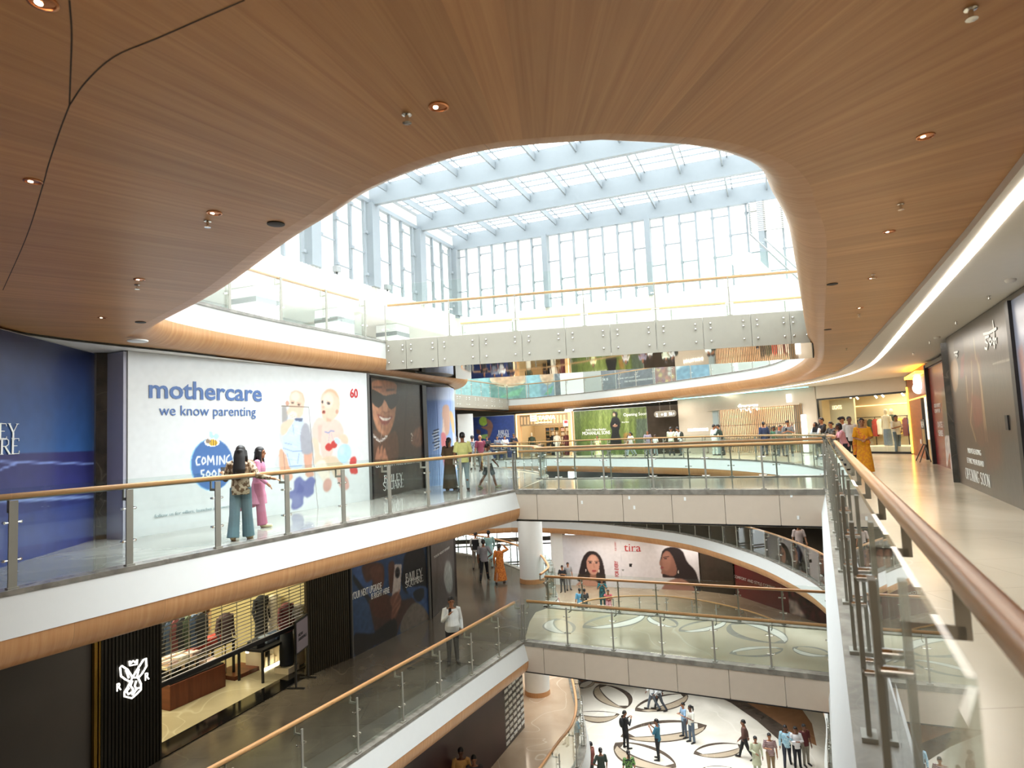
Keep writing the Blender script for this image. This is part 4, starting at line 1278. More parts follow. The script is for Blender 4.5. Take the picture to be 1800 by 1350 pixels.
p.poly([(700, 80), (900, 30), (950, 500), (830, 520), (700, 560), (640, 420), (660, 280)], '#22252b', 4)
p.poly([(700, 520), (800, 480), (960, 510), (970, 880), (850, 700)], '#35517f', 3)
p.poly([(790, 540), (900, 500), (910, 600), (850, 660), (800, 620)], '#1d2530', 2)
p.poly([(560, 215), (648, 215), (632, 520), (560, 700), (525, 690)], '#b3aaa6', 1, 1, False)
p.ell(597, 315, 30, 68, '#3a3a40', .05, 1); p.ell(597, 290, 14, 20, '#202026'); p.ell(597, 340, 14, 20, '#202026')
p.poly([(490, 220), (560, 190), (550, 380), (530, 560), (500, 500)], '#4d342c', 3)
p.poly([(510, 620), (600, 540), (640, 620), (630, 700), (560, 880), (520, 860), (530, 740)], '#6b473b', 3)
for q in ([(540, 760), (630, 640)], [(545, 700), (625, 520)], [(560, 820), (625, 700)]): p.line(q, .07, '#8a6253', .8, 3)
p.poly([(640, 900), (740, 720), (820, 670), (920, 740), (980, 900), (820, 960), (650, 1040)], '#6e6760', 3)
p.poly([(95, 1030), (300, 1030), (560, 860), (570, 1090), (330, 1180), (100, 1310)], '#14161b', 4)
p.poly([(95, 640), (260, 680), (330, 1030), (95, 1030)], '#2e4669', 3)
p.line([(555, 860), (565, 1090)], .04, '#121214', .9)
p.noise(.04, 4, 1); p.build('printed_face', h, .004, .3)
text_px(W5, 'YOUR NEXT UPGRADE', 618, 670.5, 1042, 1055, INK_WHITE, h, yr=1045, d=.012)
text_px(W5, 'IS RIGHT HERE', 652, 684, 1043.5, 1054, INK_WHITE, h, yr=1047, d=.012)
serif_px(W5, 'BAILEY', 712, 742, 1009, 1025, INK_WHITE, h, yr=1019, d=.012)
serif_px(W5, 'SQUARE', 711, 744, 1022, 1034, INK_WHITE, h, yr=1026, d=.012)
b = MB(); W5.box(b, W5.L - .12, W5.L, 0, 3.4, 0, .05); b.build('edge_batten', EDGE, h); b = MB(); W5.box(b, 0, .04, 0, 3.4, 0, .05); b.build('edge_batten', EDGE, h)
W6 = Wall((-3.0, 22.5), (-2.5, 25.3), ZA)
h = hoarding(W6, 3.4, 'narrow dark grey hoarding with a pale splash beside the phone hoarding', board=BLACK)
p = Print(W6, 0, W6.L, 0, 3.38, 0.03, '#3e3d3f', (610, 960, 6.747))
p.poly([(1160, 230), (1190, 170), (1240, 260), (1250, 500), (1200, 560), (1150, 400)], '#8d9694', 5, .9)
p.poly([(1060, 120), (1090, 100), (1060, 700), (1030, 760)], '#2b2a2b', 4); p.noise(.1, 3, 0); p.build('printed_face', h, .004, .3)
text_px(W6, 'YOUR NEXT STORY', 762, 790, 978, 982, INK_WHITE, h, yr=972, d=.012)
b = MB(); b.prism([(-2.5, 25.3), (-2.44, 25.5), (-2.8, 25.7), (-2.86, 25.4)], ZA, ZA + 3.4)
struct(b.build('column_square', BLACK))

# ---- 6 white portrait hoarding two floors down
W7 = Wall((3.0, 46.0), (11.4, 42.6), ZB)
h = hoarding(W7, 3.4, 'white hoarding with two portraits of a dark haired woman and red lettering')
p = Print(W7, 0, W7.L, 0, 3.38, 0.035, '#d9d8de', (990, 940, 6.923))
HAIR, FS, FD = '#2a2224', '#c99480', '#9c6a5a'
p.poly([(190, 470), (210, 380), (240, 280), (290, 215), (350, 198), (420, 225), (470, 300), (500, 420), (520, 600), (470, 640), (360, 640), (180, 560)], HAIR, 1)
p.poly([(150, 620), (200, 570), (290, 530), (400, 560), (420, 640), (150, 640)], FS, 2)
p.poly([(330, 470), (400, 470), (410, 560), (320, 560)], FD, 2)
p.poly([(285, 320), (310, 265), (350, 240), (400, 255), (435, 310), (440, 400), (410, 470), (365, 490), (320, 460), (290, 400)], FS, 1)
p.ell(365, 300, 40, 45, '#d9aa95', 0, 3, .7)
p.ell(330, 340, 18, 9, '#33262a'); p.ell(405, 340, 18, 9, '#33262a'); p.line([(305, 322), (350, 322)], .05, '#3a2a28', .8); p.line([(385, 322), (430, 322)], .05, '#3a2a28', .8)
p.line([(372, 350), (376, 400)], .05, FD, .7, 1); p.ell(376, 440, 30, 13, '#a5504f'); p.ell(435, 440, 9, 20, '#d9cfc4'); p.ell(275, 435, 6, 18, '#d9cfc4')
p.poly([(1180, 340), (1190, 270), (1215, 190), (1280, 155), (1370, 155), (1450, 200), (1510, 330), (1600, 430), (1650, 560), (1690, 690), (1560, 690), (1400, 540), (1230, 520), (1210, 490)], HAIR, 1)
p.poly([(1198, 280), (1220, 220), (1270, 195), (1330, 260), (1380, 400), (1370, 490), (1300, 500), (1230, 480), (1195, 470), (1200, 430), (1185, 405), (1195, 385), (1170, 350)], '#8f6558', 1)
p.poly([(1210, 250), (1270, 215), (1310, 300), (1290, 420), (1220, 420)], '#a87a6a', 4, .7)
p.line([(1220, 275), (1285, 265)], .06, '#3a2828', .8); p.ell(1245, 290, 20, 9, '#2c2024'); p.ell(1203, 400, 18, 14, '#8f4a48')
p.ell(1402, 450, 6, 22, '#e8e2da')
p.poly([(1225, 690), (1230, 610), (1290, 560), (1420, 530), (1540, 590), (1590, 690)], '#a87a6e', 2)
p.line([(705, 197), (930, 205)], .02, '#8a8890', .8); p.line([(700, 80), (715, 650)], .015, '#bcbcc4', .8)
p.poly([(805, 352), (838, 352), (838, 390), (805, 390)], '#151517', 0, 1, False); p.poly([(710, 420), (745, 420), (735, 440), (722, 440)], '#8e9290', 0, 1, False)
p.noise(.008, 3, 1); p.build('printed_face', h, .006, .35)
text_px(W7, 'tira', 1096.5, 1127, 956, 969, INK_RED, h, d=.02, yr=969.5)
a = W7.uv(1088, 1014); c = W7.uv(1081, 986)
mv = plane_m(W7, .02) @ Matrix.Translation((a[0], a[1], 0)) @ Matrix.Rotation(math.pi / 2, 4, 'Z')
text_mesh('FOR EVERY', (0, c[1] - a[1], 0, .26), mv, INK_RED, 'lettering', h, bold=.02)
a2 = W7.uv(1084, 968)
mv = plane_m(W7, .02) @ Matrix.Translation((a2[0], a2[1], 0)) @ Matrix.Rotation(math.pi / 2, 4, 'Z')
text_mesh('FOR EVERY', (0, .6, 0, .12), mv, INK_RED, 'lettering', h)
# red hoarding right of it
W8 = Wall((13.2, 41.2), (15.8, 33.4), ZB)
REDB = mat('red_print', '#6e2426', 0.3, var=0.1, vs=1.5)
h = hoarding(W8, 3.4, 'dark red hoarding with pale lettering under the white arc', board=REDB)
text_px(W8, 'COMFORT AND STYLE COMING', 1290, 1362, 1010, 1015, INK_WHITE, h, yr=1022, d=.02)
p = Print(W8, 4.6, W8.L, 0, 3.38, .06, '#4a2024', (900, 860, 3.0)); p.poly([(1430, 570), (1500, 590), (1560, 690), (1430, 690)], '#b9b3b0', 3, .8); p.noise(.2, 3, 1); p.build('printed_face', h, .006, .35)
W9 = Wall((11.5, 42.6), (13.1, 41.2), ZB)
BROWNW = mat('dark_glazing', '#39322b', 0.15, var=0.15, vs=2)
b = MB(); W9.box(b, 0, W9.L, 0, 3.5, -.1, 0); o = b.build('shopfront', BROWNW); tag(o, 'dark brown shuttered shopfront between the portrait hoarding and the red hoarding', 'shopfront')
W10 = Wall((2.2, 46.4), (3.0, 46.0), ZB)
b = MB(); W10.box(b, 0, W10.L, 0, 3.5, -.5, 0.02); struct(b.build('column_square', WHITE))
# ---- 7 far side of the main floor: green, dark and tennis hoardings
def at_col(x, Y, y=770): return tuple(atY(x, y, Y)[:2])
F0, F1, F2, F3, F4, F5, F6 = at_col(822, 48.8), at_col(905, 47.6), at_col(1009, 46.0), at_col(1192, 41.5), at_col(1438, 33.8), (17.31, 28.75), (14.25, 22.35)
W11 = Wall(F0, F1, Z0)
h = hoarding(W11, 3.1, 'far blue hoarding with a hand throwing up a green tennis ball')
p = Print(W11, 0, W11.L, 0, 3.08, .035, '#2c3f78', (740, 660, 6.14))
p.ell(672, 495, 45, 50, '#8fae4a'); p.poly([(705, 465), (760, 500), (775, 560), (740, 670), (715, 660), (720, 600), (665, 570), (650, 555), (715, 540)], '#7d5a4e', 1)
p.poly([(600, 580), (640, 590), (645, 640), (600, 625)], '#5c4238', 1); p.poly([(640, 640), (720, 635), (720, 690), (645, 680)], '#7f9a5a', 1); p.noise(.03, 3, 1)
p.build('printed_face', h, .006, .4)
serif_px(W11, 'BAILEY', 876, 895, 756.5, 763, INK_WHITE, h, d=.012, yr=762.5); serif_px(W11, 'SQUARE', 874, 896.5, 763.5, 769, INK_WHITE, h, d=.012, yr=767.5)
W13 = Wall(at_col(1011, 45.95), at_col(1139, 42.8), Z0)
h = hoarding(W13, 3.1, 'green forest hoarding with a man in a long black coat')
p = Print(W13, 0, W13.L, 0, 3.08, .035, '#5b6a35', (900, 700, 6))
for k in range(60):
    x_ = 660 + 780 * RNG.random(); p.line([(x_, 120), (x_ + 20 * RNG.normal(), 620)], .05 + .2 * RNG.random(), ['#3d4a24', '#6f7d45', '#4b5a2c', '#84905a'][k % 4], .45, 2)
p.poly([(660, 120), (720, 120), (740, 620), (650, 620)], '#39462a', 5, .7)
p.poly([(1045, 240), (1065, 200), (1110, 200), (1140, 240), (1142, 300), (1130, 360), (1155, 490), (1040, 490), (1055, 350), (1035, 290)], '#1d1e20', 1)
p.ell(1078, 170, 14, 20, '#b58c78'); p.poly([(1062, 150), (1078, 140), (1110, 150), (1110, 200), (1090, 200), (1090, 165)], '#1a1a1a', 1)
p.ell(1088, 290, 26, 12, '#8d6a58'); p.ell(1085, 272, 6, 4, '#d0c8c0')
p.poly([(1310, 220), (1440, 210), (1450, 500), (1310, 500)], '#45504a', 3, .8)
p.poly([(1180, 370), (1230, 365), (1215, 460), (1170, 470)], '#8a5a30', 4, .7)
p.noise(.08, 3, 0); p.build('printed_face', h, .006, .35)
text_px(W13, 'Opening Soon', 1096, 1137, 726.5, 733.5, INK_WHITE, h, d=.02, yr=731); text_px(W13, 'MOHANLAL SONS', 1024, 1073, 759, 765, INK_WHITE, h, d=.02, yr=764)
text_px(W13, "India's Oldest Retailer", 1030, 1066, 754, 757.5, INK_WHITE, h, d=.02); text_px(W13, 'Shop Now', 1093, 1106, 741, 744, INK_WHITE, h, d=.02)
W14 = Wall(at_col(1140, 42.75), at_col(1194, 41.5), Z0)
b = MB(); W14.box(b, 0, W14.L, 0, 3.1, -.3, 0); o = b.build('shopfront', BROWNW); tag(o, 'black unlit shopfront between the forest hoarding and the beige shop', 'shopfront')
# ---- right corridor: red and dark hoardings
W17 = Wall((13.95, 21.85), (12.3, 18.3), Z0)
h = hoarding(W17, 3.2, 'red hoarding with a model in white trousers beside the orange doorway')
p = Print(W17, 0, W17.L, 0, 3.18, .025, '#8a2f2e', (1600, 500, 3.375))
p.vgrad('#8e2b30', '#a04a34', 0, 3.0); p.poly([(190, 650), (215, 590), (240, 560), (250, 900), (205, 900)], '#3a2e33', 1); p.poly([(208, 900), (245, 905), (270, 960), (278, 1100), (245, 1095), (235, 1000), (220, 1090), (212, 1000)], '#c9c3c9', 1)
p.ell(225, 560, 10, 22, '#6e4a3c'); p.noise(.05, 4, 1); p.build('printed_face', h, .006, .22)
text_px(W17, 'OUR NEXT\nCHAPTER', 1643, 1656, 710, 726, INK_WHITE, h, d=.02, yr=727); text_px(W17, 'DATES\nSERIES', 1649, 1660, 741, 766, INK_WHITE, h, d=.02, yr=768)
b = MB(); W17.box(b, -.18, 0, 0, 3.3, -.1, .12); W17.box(b, 0, W17.L, 3.2, 3.32, -.1, .1); b.build('edge_batten', BLACK, h)
W18 = Wall((10.36, 15.46), (6.3, 6.76), Z0)
h = hoarding(W18, 3.41, 'large glossy brown hoarding with sari drapes and a brush script logo in the right corridor', board=BLACK)
p = Print(W18, 0, W18.L, 0, 3.4, .022, '#4b443c', (1640, 540, 3.75))
p.poly([(105, 240), (200, 190), (260, 300), (330, 1150), (190, 1150)], '#57493d', 8, .8)
p.poly([(140, 230), (190, 195), (205, 260), (205, 380), (180, 420), (150, 330)], '#2c2422', 3); p.poly([(185, 330), (210, 300), (205, 460), (180, 470)], '#6e2f2c', 3)
p.poly([(118, 380), (150, 340), (168, 400), (165, 520), (145, 560), (125, 480)], '#94785c', 4)
p.poly([(215, 380), (300, 300), (330, 520), (350, 880), (300, 900), (230, 700)], '#6a4836', 6, .8)
for q in ([(255, 360), (262, 560), (250, 760), (285, 880)], [(292, 340), (318, 520), (350, 880)], [(270, 210), (285, 340)], [(220, 460), (232, 620)], [(305, 380), (330, 600), (362, 880)]): p.line(q, .07, '#b9a47c', .75, 2)
p.poly([(250, 570), (320, 600), (330, 760), (280, 800)], '#7a3f34', 6, .7); p.poly([(330, 800), (450, 830), (460, 1050), (360, 1100)], '#5f4032', 8, .6)
p.poly([(430, 150), (480, 110), (490, 220), (440, 260)], '#2e2a28', 6, .8)
p.line([(395, 375), (540, 335)], .03, '#a39c90', .7); p.line([(395, 375), (470, 1235)], .02, '#2f2c2a', .6)
p.poly([(480, 860), (560, 900), (590, 1290), (460, 1200)], '#454545', 8, .7)
p.noise(.05, 5, 0); p.build('printed_face', h, .006, .3)
b = MB()
def brush(pp, w_):
    strokes(b, [(pp, w_)], lambda X, Y, e: W18.pt(*W18.uv(1640 + X / 3.75, 540 + Y / 3.75), .012 + e) if False else W18.pt(X, Y, .012 + e))
def uvp(L): return [tuple(W18.uv(1640 + x / 3.75, 540 + y / 3.75)) for x, y in L]
for L in ([(338, 178), (380, 168), (426, 138)], [(376, 190), (352, 200), (352, 225), (368, 240), (362, 275), (348, 268)], [(385, 205), (376, 230), (388, 248), (395, 225), (385, 205)], [(412, 195), (402, 215), (404, 240), (414, 235)], [(400, 85), (408, 140), (414, 250), (412, 272)], [(412, 215), (424, 205), (424, 240)]): brush(uvp(L), .05)
b.build('brush_logo', INK_WHITE, h)
b = MB()
for L in ([(143, 300), (170, 292)], [(152, 300), (152, 325)], [(163, 297), (164, 335)], [(150, 312), (168, 320)]): brush(uvp(L), .04)
b.build('brush_mark', INK_WHITE, h)
text_px(W18, "INDIA'S LEADING", 1702, 1726, 787, 796, INK_WHITE, h, d=.014, yr=800); text_px(W18, 'ETHNIC WEAR BRAND', 1701, 1731, 804, 813, INK_WHITE, h, d=.014, yr=819)
serif_px(W18, 'OPENING SOON', 1698, 1743, 822, 840, INK_WHITE, h, d=.014, yr=853)
b = MB()
q = [W18.uv(1640 + x / 3.75, 540 + y / 3.75) for x, y in ((484, 712), (506, 770))]
W18.box(b, q[0][0], q[1][0] + .02, min(q[0][1], q[1][1]) - .1, max(q[0][1], q[1][1]), 0, .03); b.build('lock_plate', BLACK, h)
W19u = W18.uv(1640 + 515 / 3.75, 540 + 100 / 3.75)[0]
p = Print(W18, W19u + .25, W18.L, 0, 3.3, .05, '#8c93a8'); p.vgrad('#5a5a6a', '#8a94ac', .5, 2.5); p.P = lambda x, y: np.array([x, y]); p.poly([(W19u + .35, 2.5), (W19u + .6, 2.6), (W19u + .9, .6), (W19u + .4, .6)], '#a07a78', 4)
W19 = thing('hoarding', 'blue grey hoarding at the right edge of the view', 'hoarding', tuple(W18.pt(W19u + 1, 0, .05)))
p.build('printed_face', W19, .03, .25); b = MB(); W18.box(b, W19u + .05, W19u + .25, 0, 3.31, .01, .08); b.build('edge_batten', BLACK, W19)
# return wall between the red and the brown hoarding
b = MB(); b.prism([(10.36, 15.46), (10.3, 15.6), (12.2, 18.4), (12.4, 18.2)], 0, 3.31); struct(b.build('wall_return', DARKSTONE))
# ---- top floor: food hall posters behind the far railing
WT = Wall((-4.5, 56.2), (6.6, 52.6), Z1); WT2 = Wall((7.9, 51.6), (16.5, 41.5), Z1)
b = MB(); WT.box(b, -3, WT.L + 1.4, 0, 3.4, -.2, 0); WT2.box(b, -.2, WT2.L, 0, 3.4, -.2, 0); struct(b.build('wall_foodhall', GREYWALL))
TEAL = [('#2f6a5e', 'teal poster with a pizza and leaves on the top floor'), ('#5d7f9c', 'blue poster right of the pizza poster on the top floor'), ('#3d3f45', 'charcoal poster with a round plate drawing beside the white column'), ('#3a3a40', 'charcoal noodle poster right of the white column on the top floor'), ('#46404a', 'charcoal poster with a face and two lines of lettering'), ('#8a4a38', 'colourful market poster right of the charcoal posters'), ('#5a86a8', 'pale blue poster with a white swoosh at the end of the top floor row')]
cols = [(800, 925), (925, 975), (975, 1004), (1036, 1083), (1083, 1152), (1152, 1190), (1190, 1250)]
for (c_, lb), (xa, xb) in zip(TEAL, cols):
    w_ = WT if xb < 1040 else WT2
    ua, ub_ = w_.uv(xa, 680)[0] + .05, w_.uv(xb, 680)[0] - .05
    o = thing('poster', lb, 'poster', tuple(w_.pt((ua + ub_) / 2, .1)), 'food posters on the top floor')
    p = Print(w_, ua, ub_, .1, 3.2, .06, c_)
    p.P = lambda x, y, ua=ua, ub_=ub_: np.array([ua + x * (ub_ - ua), y])
    if 'pizza' in lb:
        p.poly([(0, 0.2), (.5, .2), (.5, 3), (0, 3)], '#7fc3cf', 6, .8); p.ell(.78, 2.1, .28, .85, '#d9b98a'); p.ell(.78, 2.1, .22, .65, '#c98f5a', 0, 2); p.poly([(.6, .4), (.9, .5), (.98, 1.2), (.8, .9)], '#3f8f5a')
    elif 'plate' in lb: p.ell(.5, 2.2, .35, .5, '#8f9498', 0, 1); p.ell(.5, 2.2, .26, .4, '#3d3f45', 0, 1)
    elif 'market' in lb:
        for k in range(40): p.ell(RNG.random(), 3.2 * RNG.random(), .09, .16, ['#b5563c', '#6f8a3c', '#d1a24a', '#7a3a4a', '#d9cdb8'][k % 5], 0, 1)
    elif 'swoosh' in lb: p.line([(0, 1.6), (.4, 2.0), (1, 1.9)], .4, '#e6ebee', 1, 1)
    elif 'face' in lb: p.ell(.18, 2.2, .14, .6, '#7a5648', 0, 3)
    p.c = p.c * .6 + np.array(p.rgb('#b4c6c9')) * .4; p.noise(.04, 2, 1); p.build('printed_face', o, .02, .4)  # pale teal mixed into each poster imitates the veil of glass reflections
    b = MB(); w_.box(b, ua, ub_, .1, 3.2, -.02, .015); b.build('board', EDGE, o)
    if 'noodle' in lb: text_px(w_, 'YOUR WOK IS\nFIRING UP', 1040, 1070, 668, 678, INK_WHITE, o, d=.04, yr=676)
    if 'two lines' in lb: text_px(w_, "SOME SIPS JUST GET", 1086, 1126, 665, 668, INK_WHITE, o, d=.04, yr=666.5); text_px(w_, 'THE WHOLE EXPERIENCE RIGHT', 1098, 1150, 669.5, 672.5, INK_WHITE, o, d=.04, yr=671)
# ================================================================== FLOOR INLAYS
def pz(x, y, z): return np.array(atz(x, y, z)[:2])
b = MB(); b.poly([[(0.02, 19.55), (0.22, 21.5), (0.45, 22.6), (.98, 23.2), (8.85, 19.5), (7.2, 15.9)]], ZA + .004)
struct(b.build('floor_inlay', MARBLE_BEIGE))
STREAK = marble('floor_stone_streak', '#77756d', '#a5a298', '#c4c1b6', rough=0.1, scale=1.2, vs=0.8, vw=.01, stretch=(.35, 2.2, 1))
b = MB(); b.poly([[(0.05, 19.0), (1.0, 23.2), (8.85, 19.05), (7.1, 15.2)]], Z0 + .004)
struct(b.build('floor_inlay', STREAK))
GREYST = marble('floor_stone_cool', '#8d8b84', '#aba8a0', '#cac7be', rough=0.1, scale=0.6, vs=0.4, vw=.006, tile=1.2)
b = MB(); b.poly([[(-7.9, 4.3), (-6.0, 7.78), (-4.31, 11.0), (0.0, 19.1), (0.9, 23.2), (1.1, 25), (-3, 41), (-12, 41), (-12, 4.3)]], Z0 + .003)
struct(b.build('floor_inlay', GREYST))
DARKIN = marble('inlay_brown', '#4b4038', '#5c5046', '#7c6f62', rough=0.2, scale=1, vs=.8)
GREYIN = marble('inlay_grey', '#7b776f', '#8f8a81', '#aaa49a', rough=0.2, scale=1, vs=.8)
WHITEIN = marble('inlay_white', '#d6d3ca', '#e4e1d8', '#f0ede6', rough=0.2, scale=1, vs=.8)
SANDIN = marble('inlay_sand', '#a89882', '#b5a58f', '#c9bba6', rough=0.2, scale=1, vs=.8)
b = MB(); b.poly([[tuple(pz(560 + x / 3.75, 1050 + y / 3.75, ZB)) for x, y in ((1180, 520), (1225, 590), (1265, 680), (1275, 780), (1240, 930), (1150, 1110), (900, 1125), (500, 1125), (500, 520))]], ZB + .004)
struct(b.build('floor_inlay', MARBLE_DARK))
ox, oy, k_ = 980, 1150, 3.6
TANG = marble('floor_stone_terracotta', '#8a6245', '#9b7253', '#b59070', rough=0.25, scale=.6, vs=.4)
for poly_, mt_, dz in (([(1110, 262), (1520, 310), (1610, 440), (1640, 580), (1440, 480), (1300, 370)], TANG, .004), ([(100, 140), (1000, 255), (700, 232), (420, 196), (150, 176)], TANG, .004), ([(955, 240), (1130, 265), (1300, 370), (1460, 475), (1420, 560), (1260, 420), (1100, 310)], DARKIN, .008)):
    b = MB(); b.poly([[tuple(pz(ox + x / k_, oy + y / k_, ZG)) for x, y in poly_]], ZG + dz)
    struct(b.build('floor_inlay', mt_))
def leaf(A, B, P, Q, z, crop, dark, pale, base):
    T = lambda q: pz(crop[0] + q[0] / crop[2], crop[1] + q[1] / crop[2], z)
    A, B, P, Q = [T(q) for q in (A, B, P, Q)]
    d = B - A; L = np.linalg.norm(d); d /= L; n = np.array([-d[1], d[0]])
    bp, bq = (P - (A + B) / 2) @ n, (Q - (A + B) / 2) @ n
    def arc(bulge, t0=0.0, t1=1.0, N_=18):
        return [tuple(A + d * L * t + n * bulge * (4 * t * (1 - t)) ** .8) for t in np.linspace(t0, t1, N_)]
    def lens(b0, b1, t0, t1): return arc(b0, t0, t1) + arc(b1, t0, t1)[::-1][1:-1]
    root = MB(); root.poly([lens(bp, bq, 0, 1)], z + .006)
    o = struct(root.build('floor_inlay', dark))
    m_ = MB(); m_.poly([lens(bq * .42, bq * .9, .08, .96)], z + .009); put(struct(m_.build('inlay_crescent', pale)), o)
    m_ = MB(); m_.poly([lens(bp * .7, bq * .33, .1, .92)], z + .009); put(struct(m_.build('inlay_field', base)), o)
for a in (((235, 682), (300, 765), (330, 715), (165, 735)), ((372, 732), (695, 655), (510, 662), (560, 735)), ((725, 668), (862, 730), (840, 682), (750, 715)), ((880, 752), (1125, 692), (965, 700), (1045, 748)), ((1172, 700), (1440, 815), (1200, 790), (1375, 730)), ((1145, 868), (1430, 840), (1330, 885), (1240, 833)), ((1480, 833), (1680, 880), (1620, 838), (1545, 880))):
    leaf(*a, ZA, (900, 860, 3.0), GREYIN, WHITEIN, MARBLE_BEIGE)
for a in (((265, 190), (430, 345), (440, 235), (237, 275)), ((490, 360), (822, 252), (600, 272), (720, 350)), ((120, 372), (395, 380), (270, 360), (250, 436)), ((398, 522), (946, 450), (560, 430), (770, 548)), ((365, 560), (752, 718), (640, 600), (400, 680)), ((860, 632), (1178, 578), (965, 566), (1060, 656)), ((150, 218), (226, 168), (165, 165), (215, 205)), ((915, 722), (1110, 722), (1000, 706), (1000, 745))):
    leaf(*a, ZG, (980, 1150, 3.6), DARKIN, SANDIN, MARBLE_CREAM)

# ================================================================== CEILING FITTINGS
COPPER = mat('copper_reflector', '#d08a5a', 0.25, 0.9, var=0)
LAMP = mat('lamp_glow', '#fff2dd', 0.4, emit=14.0, ecol='#ffe9c9')
def downlight(p, z, name='downlight', label='', r=.05, lit=True):
    o = thing(name, label, 'ceiling light', (p[0], p[1], z), 'recessed copper downlights in the veneer ceiling')
    b = MB(); b.lathe((p[0], p[1], z), [(r * 1.2, 0), (r * 1.2, -.006), (r, -.008), (r * .95, -.001)], 20); b.build('trim_ring', BLACK if not lit else COPPER, o, smooth=True)
    b = MB(); b.lathe((p[0], p[1], z), [(r * .95, -.0015), (r * .5, -.004), (.002, -.002)], 16); b.build('reflector', COPPER if lit else BLACK, o, smooth=True)
    if lit:
        b = MB(); b.ell((p[0] - r * .35, p[1], z - .004), (r * .3, r * .4, .004), 10, 5); b.build('bulb', LAMP, o)
DL = [((771, 187), 'brightest copper downlight above the centre of the opening'), ((58, 318), 'copper downlight at the left edge of the veneer ceiling'), ((377, 374), 'copper downlight left of the opening beside a sprinkler'), ((245, 491), 'copper downlight above the blue court hoarding'), ((180, 558), 'small copper downlight over the end of the left corridor'), ((1627, 239), 'copper downlight at the upper right of the veneer ceiling'), ((1563, 407), 'copper downlight right of the rounded edge'), ((1533, 489), 'copper downlight over the right corridor between sprinklers'), ((1512, 541), 'small copper downlight far along the right corridor'), ((75, 3), 'copper downlight cut by the top left edge of the view')]
for (x, y), lb in DL: downlight(pz(x, y, 3.5), 3.499, label=lb)
GR = mat('speaker_grille', '#2a2420', .6)
for (x, y), lb in (((485, 393), 'round dark ceiling speaker left of the opening'), ((247, 566), 'round dark ceiling speaker above the pale disc'), ((1463, 499), 'dark oval ceiling speaker beside the rounded edge, nearer one'), ((1455, 579), 'dark oval ceiling speaker beside the rounded edge, farther one')):
    q = pz(x, y, 3.5); b = MB(); b.lathe((*q, 3.499), [(.075, 0), (.075, -.008), (.06, -.012), (.004, -.012)], 20)
    tag(b.build('ceiling_speaker', GR, smooth=True), lb, 'ceiling speaker', 'ceiling speakers')
q = pz(242, 598, 3.46); b = MB(); b.lathe((*q, 3.459), [(.16, 0), (.16, -.02), (.13, -.03), (.004, -.03)], 24)
tag(b.build('ceiling_speaker', WHITE, smooth=True), 'pale round disc in the white strip above the left corridor', 'ceiling speaker')
SPR = [((715, 200), 3.5, 'sprinkler left of the brightest downlight'), ((365, 388), 3.5, 'sprinkler beside the copper downlight left of the opening'), ((241, 500), 3.5, 'sprinkler beside the downlight above the blue court hoarding'), ((1706, 14), 3.5, 'sprinkler near the top right corner of the view'), ((1583, 358), 3.5, 'sprinkler on the veneer at the upper right'), ((1535, 482), 3.5, 'sprinkler on the veneer over the middle of the right corridor'), ((1510, 552), 3.5, 'sprinkler on the veneer beside the far small downlight'), ((1488, 612), 3.5, 'sprinkler at the far end of the veneer'), ((1738, 520), 3.42, 'sprinkler on the white ceiling nearest the brown hoarding'), ((1680, 565), 3.42, 'sprinkler on the white ceiling above the brown hoarding corner'), ((1634, 600), 3.42, 'sprinkler on the white ceiling before the red hoarding'), ((1605, 620), 3.42, 'farthest sprinkler on the white ceiling')]
for (x, y), z, lb in SPR:
    q = pz(x, y, z)
    o = thing('sprinkler', lb, 'sprinkler', (*q, z), 'ceiling sprinklers')
    b = MB(); b.lathe((*q, z), [(.03, -.001), (.03, -.008), (.012, -.012), (.01, -.05)], 10); b.build('stem', CHROME, o, smooth=True)
    b = MB(); b.lathe((*q, z - .055), [(.004, .005), (.028, 0), (.028, -.003), (.004, -.004)], 10); b.build('deflector', CHROME, o)
for (x, y), lb in (((1776, 491), 'white smoke detector on the white ceiling, nearer one'), ((1647, 592), 'white smoke detector on the white ceiling, farther one')):
    q = pz(x, y, 3.42); b = MB(); b.lathe((*q, 3.419), [(.07, 0), (.07, -.02), (.05, -.045), (.004, -.05)], 16); tag(b.build('smoke_detector', GYPSUM, smooth=True), lb, 'smoke detector', 'smoke detectors')
LED = mat('led_strip', '#ffffff', .4, emit=9.0, ecol='#fff3df')
b = MB(); b.sweep(smooth_path([(3.5, 3.4), (4.35, 5.34), (5.41, 7.57), (7.76, 12.56), (11.3, 20.1), (12.75, 23.7), (13.75, 27.5), (13.9, 32), (12.4, 38.5), (8.6, 45.5), (4, 50.2)], 4), [(-.06, 0), (-.06, -.012), (.06, -.012), (.06, 0)], 3.419, 1)
tag(b.build('led_strip', LED), 'long curving white light strip along the white ceiling of the right corridor', 'ceiling light')
# seams of the veneer sheets overhead
SEAM = mat('seam_dark_joint', '#3a2c20', .7)
for pts_ in ([(122, 0), (126, 60), (124, 130), (122, 185)], [(122, 185), (150, 145), (200, 100), (275, 68), (350, 35), (430, 0)], [(122, 185), (105, 230), (85, 290), (74, 330), (45, 420), (5, 510)]):
    b = MB(); b.sweep(smooth_path([tuple(pz(x, y, 3.499)) for x, y in pts_], 5), [(-.004, 0), (.004, 0)], 3.4985, -1); struct(b.build('trim_seam', SEAM))

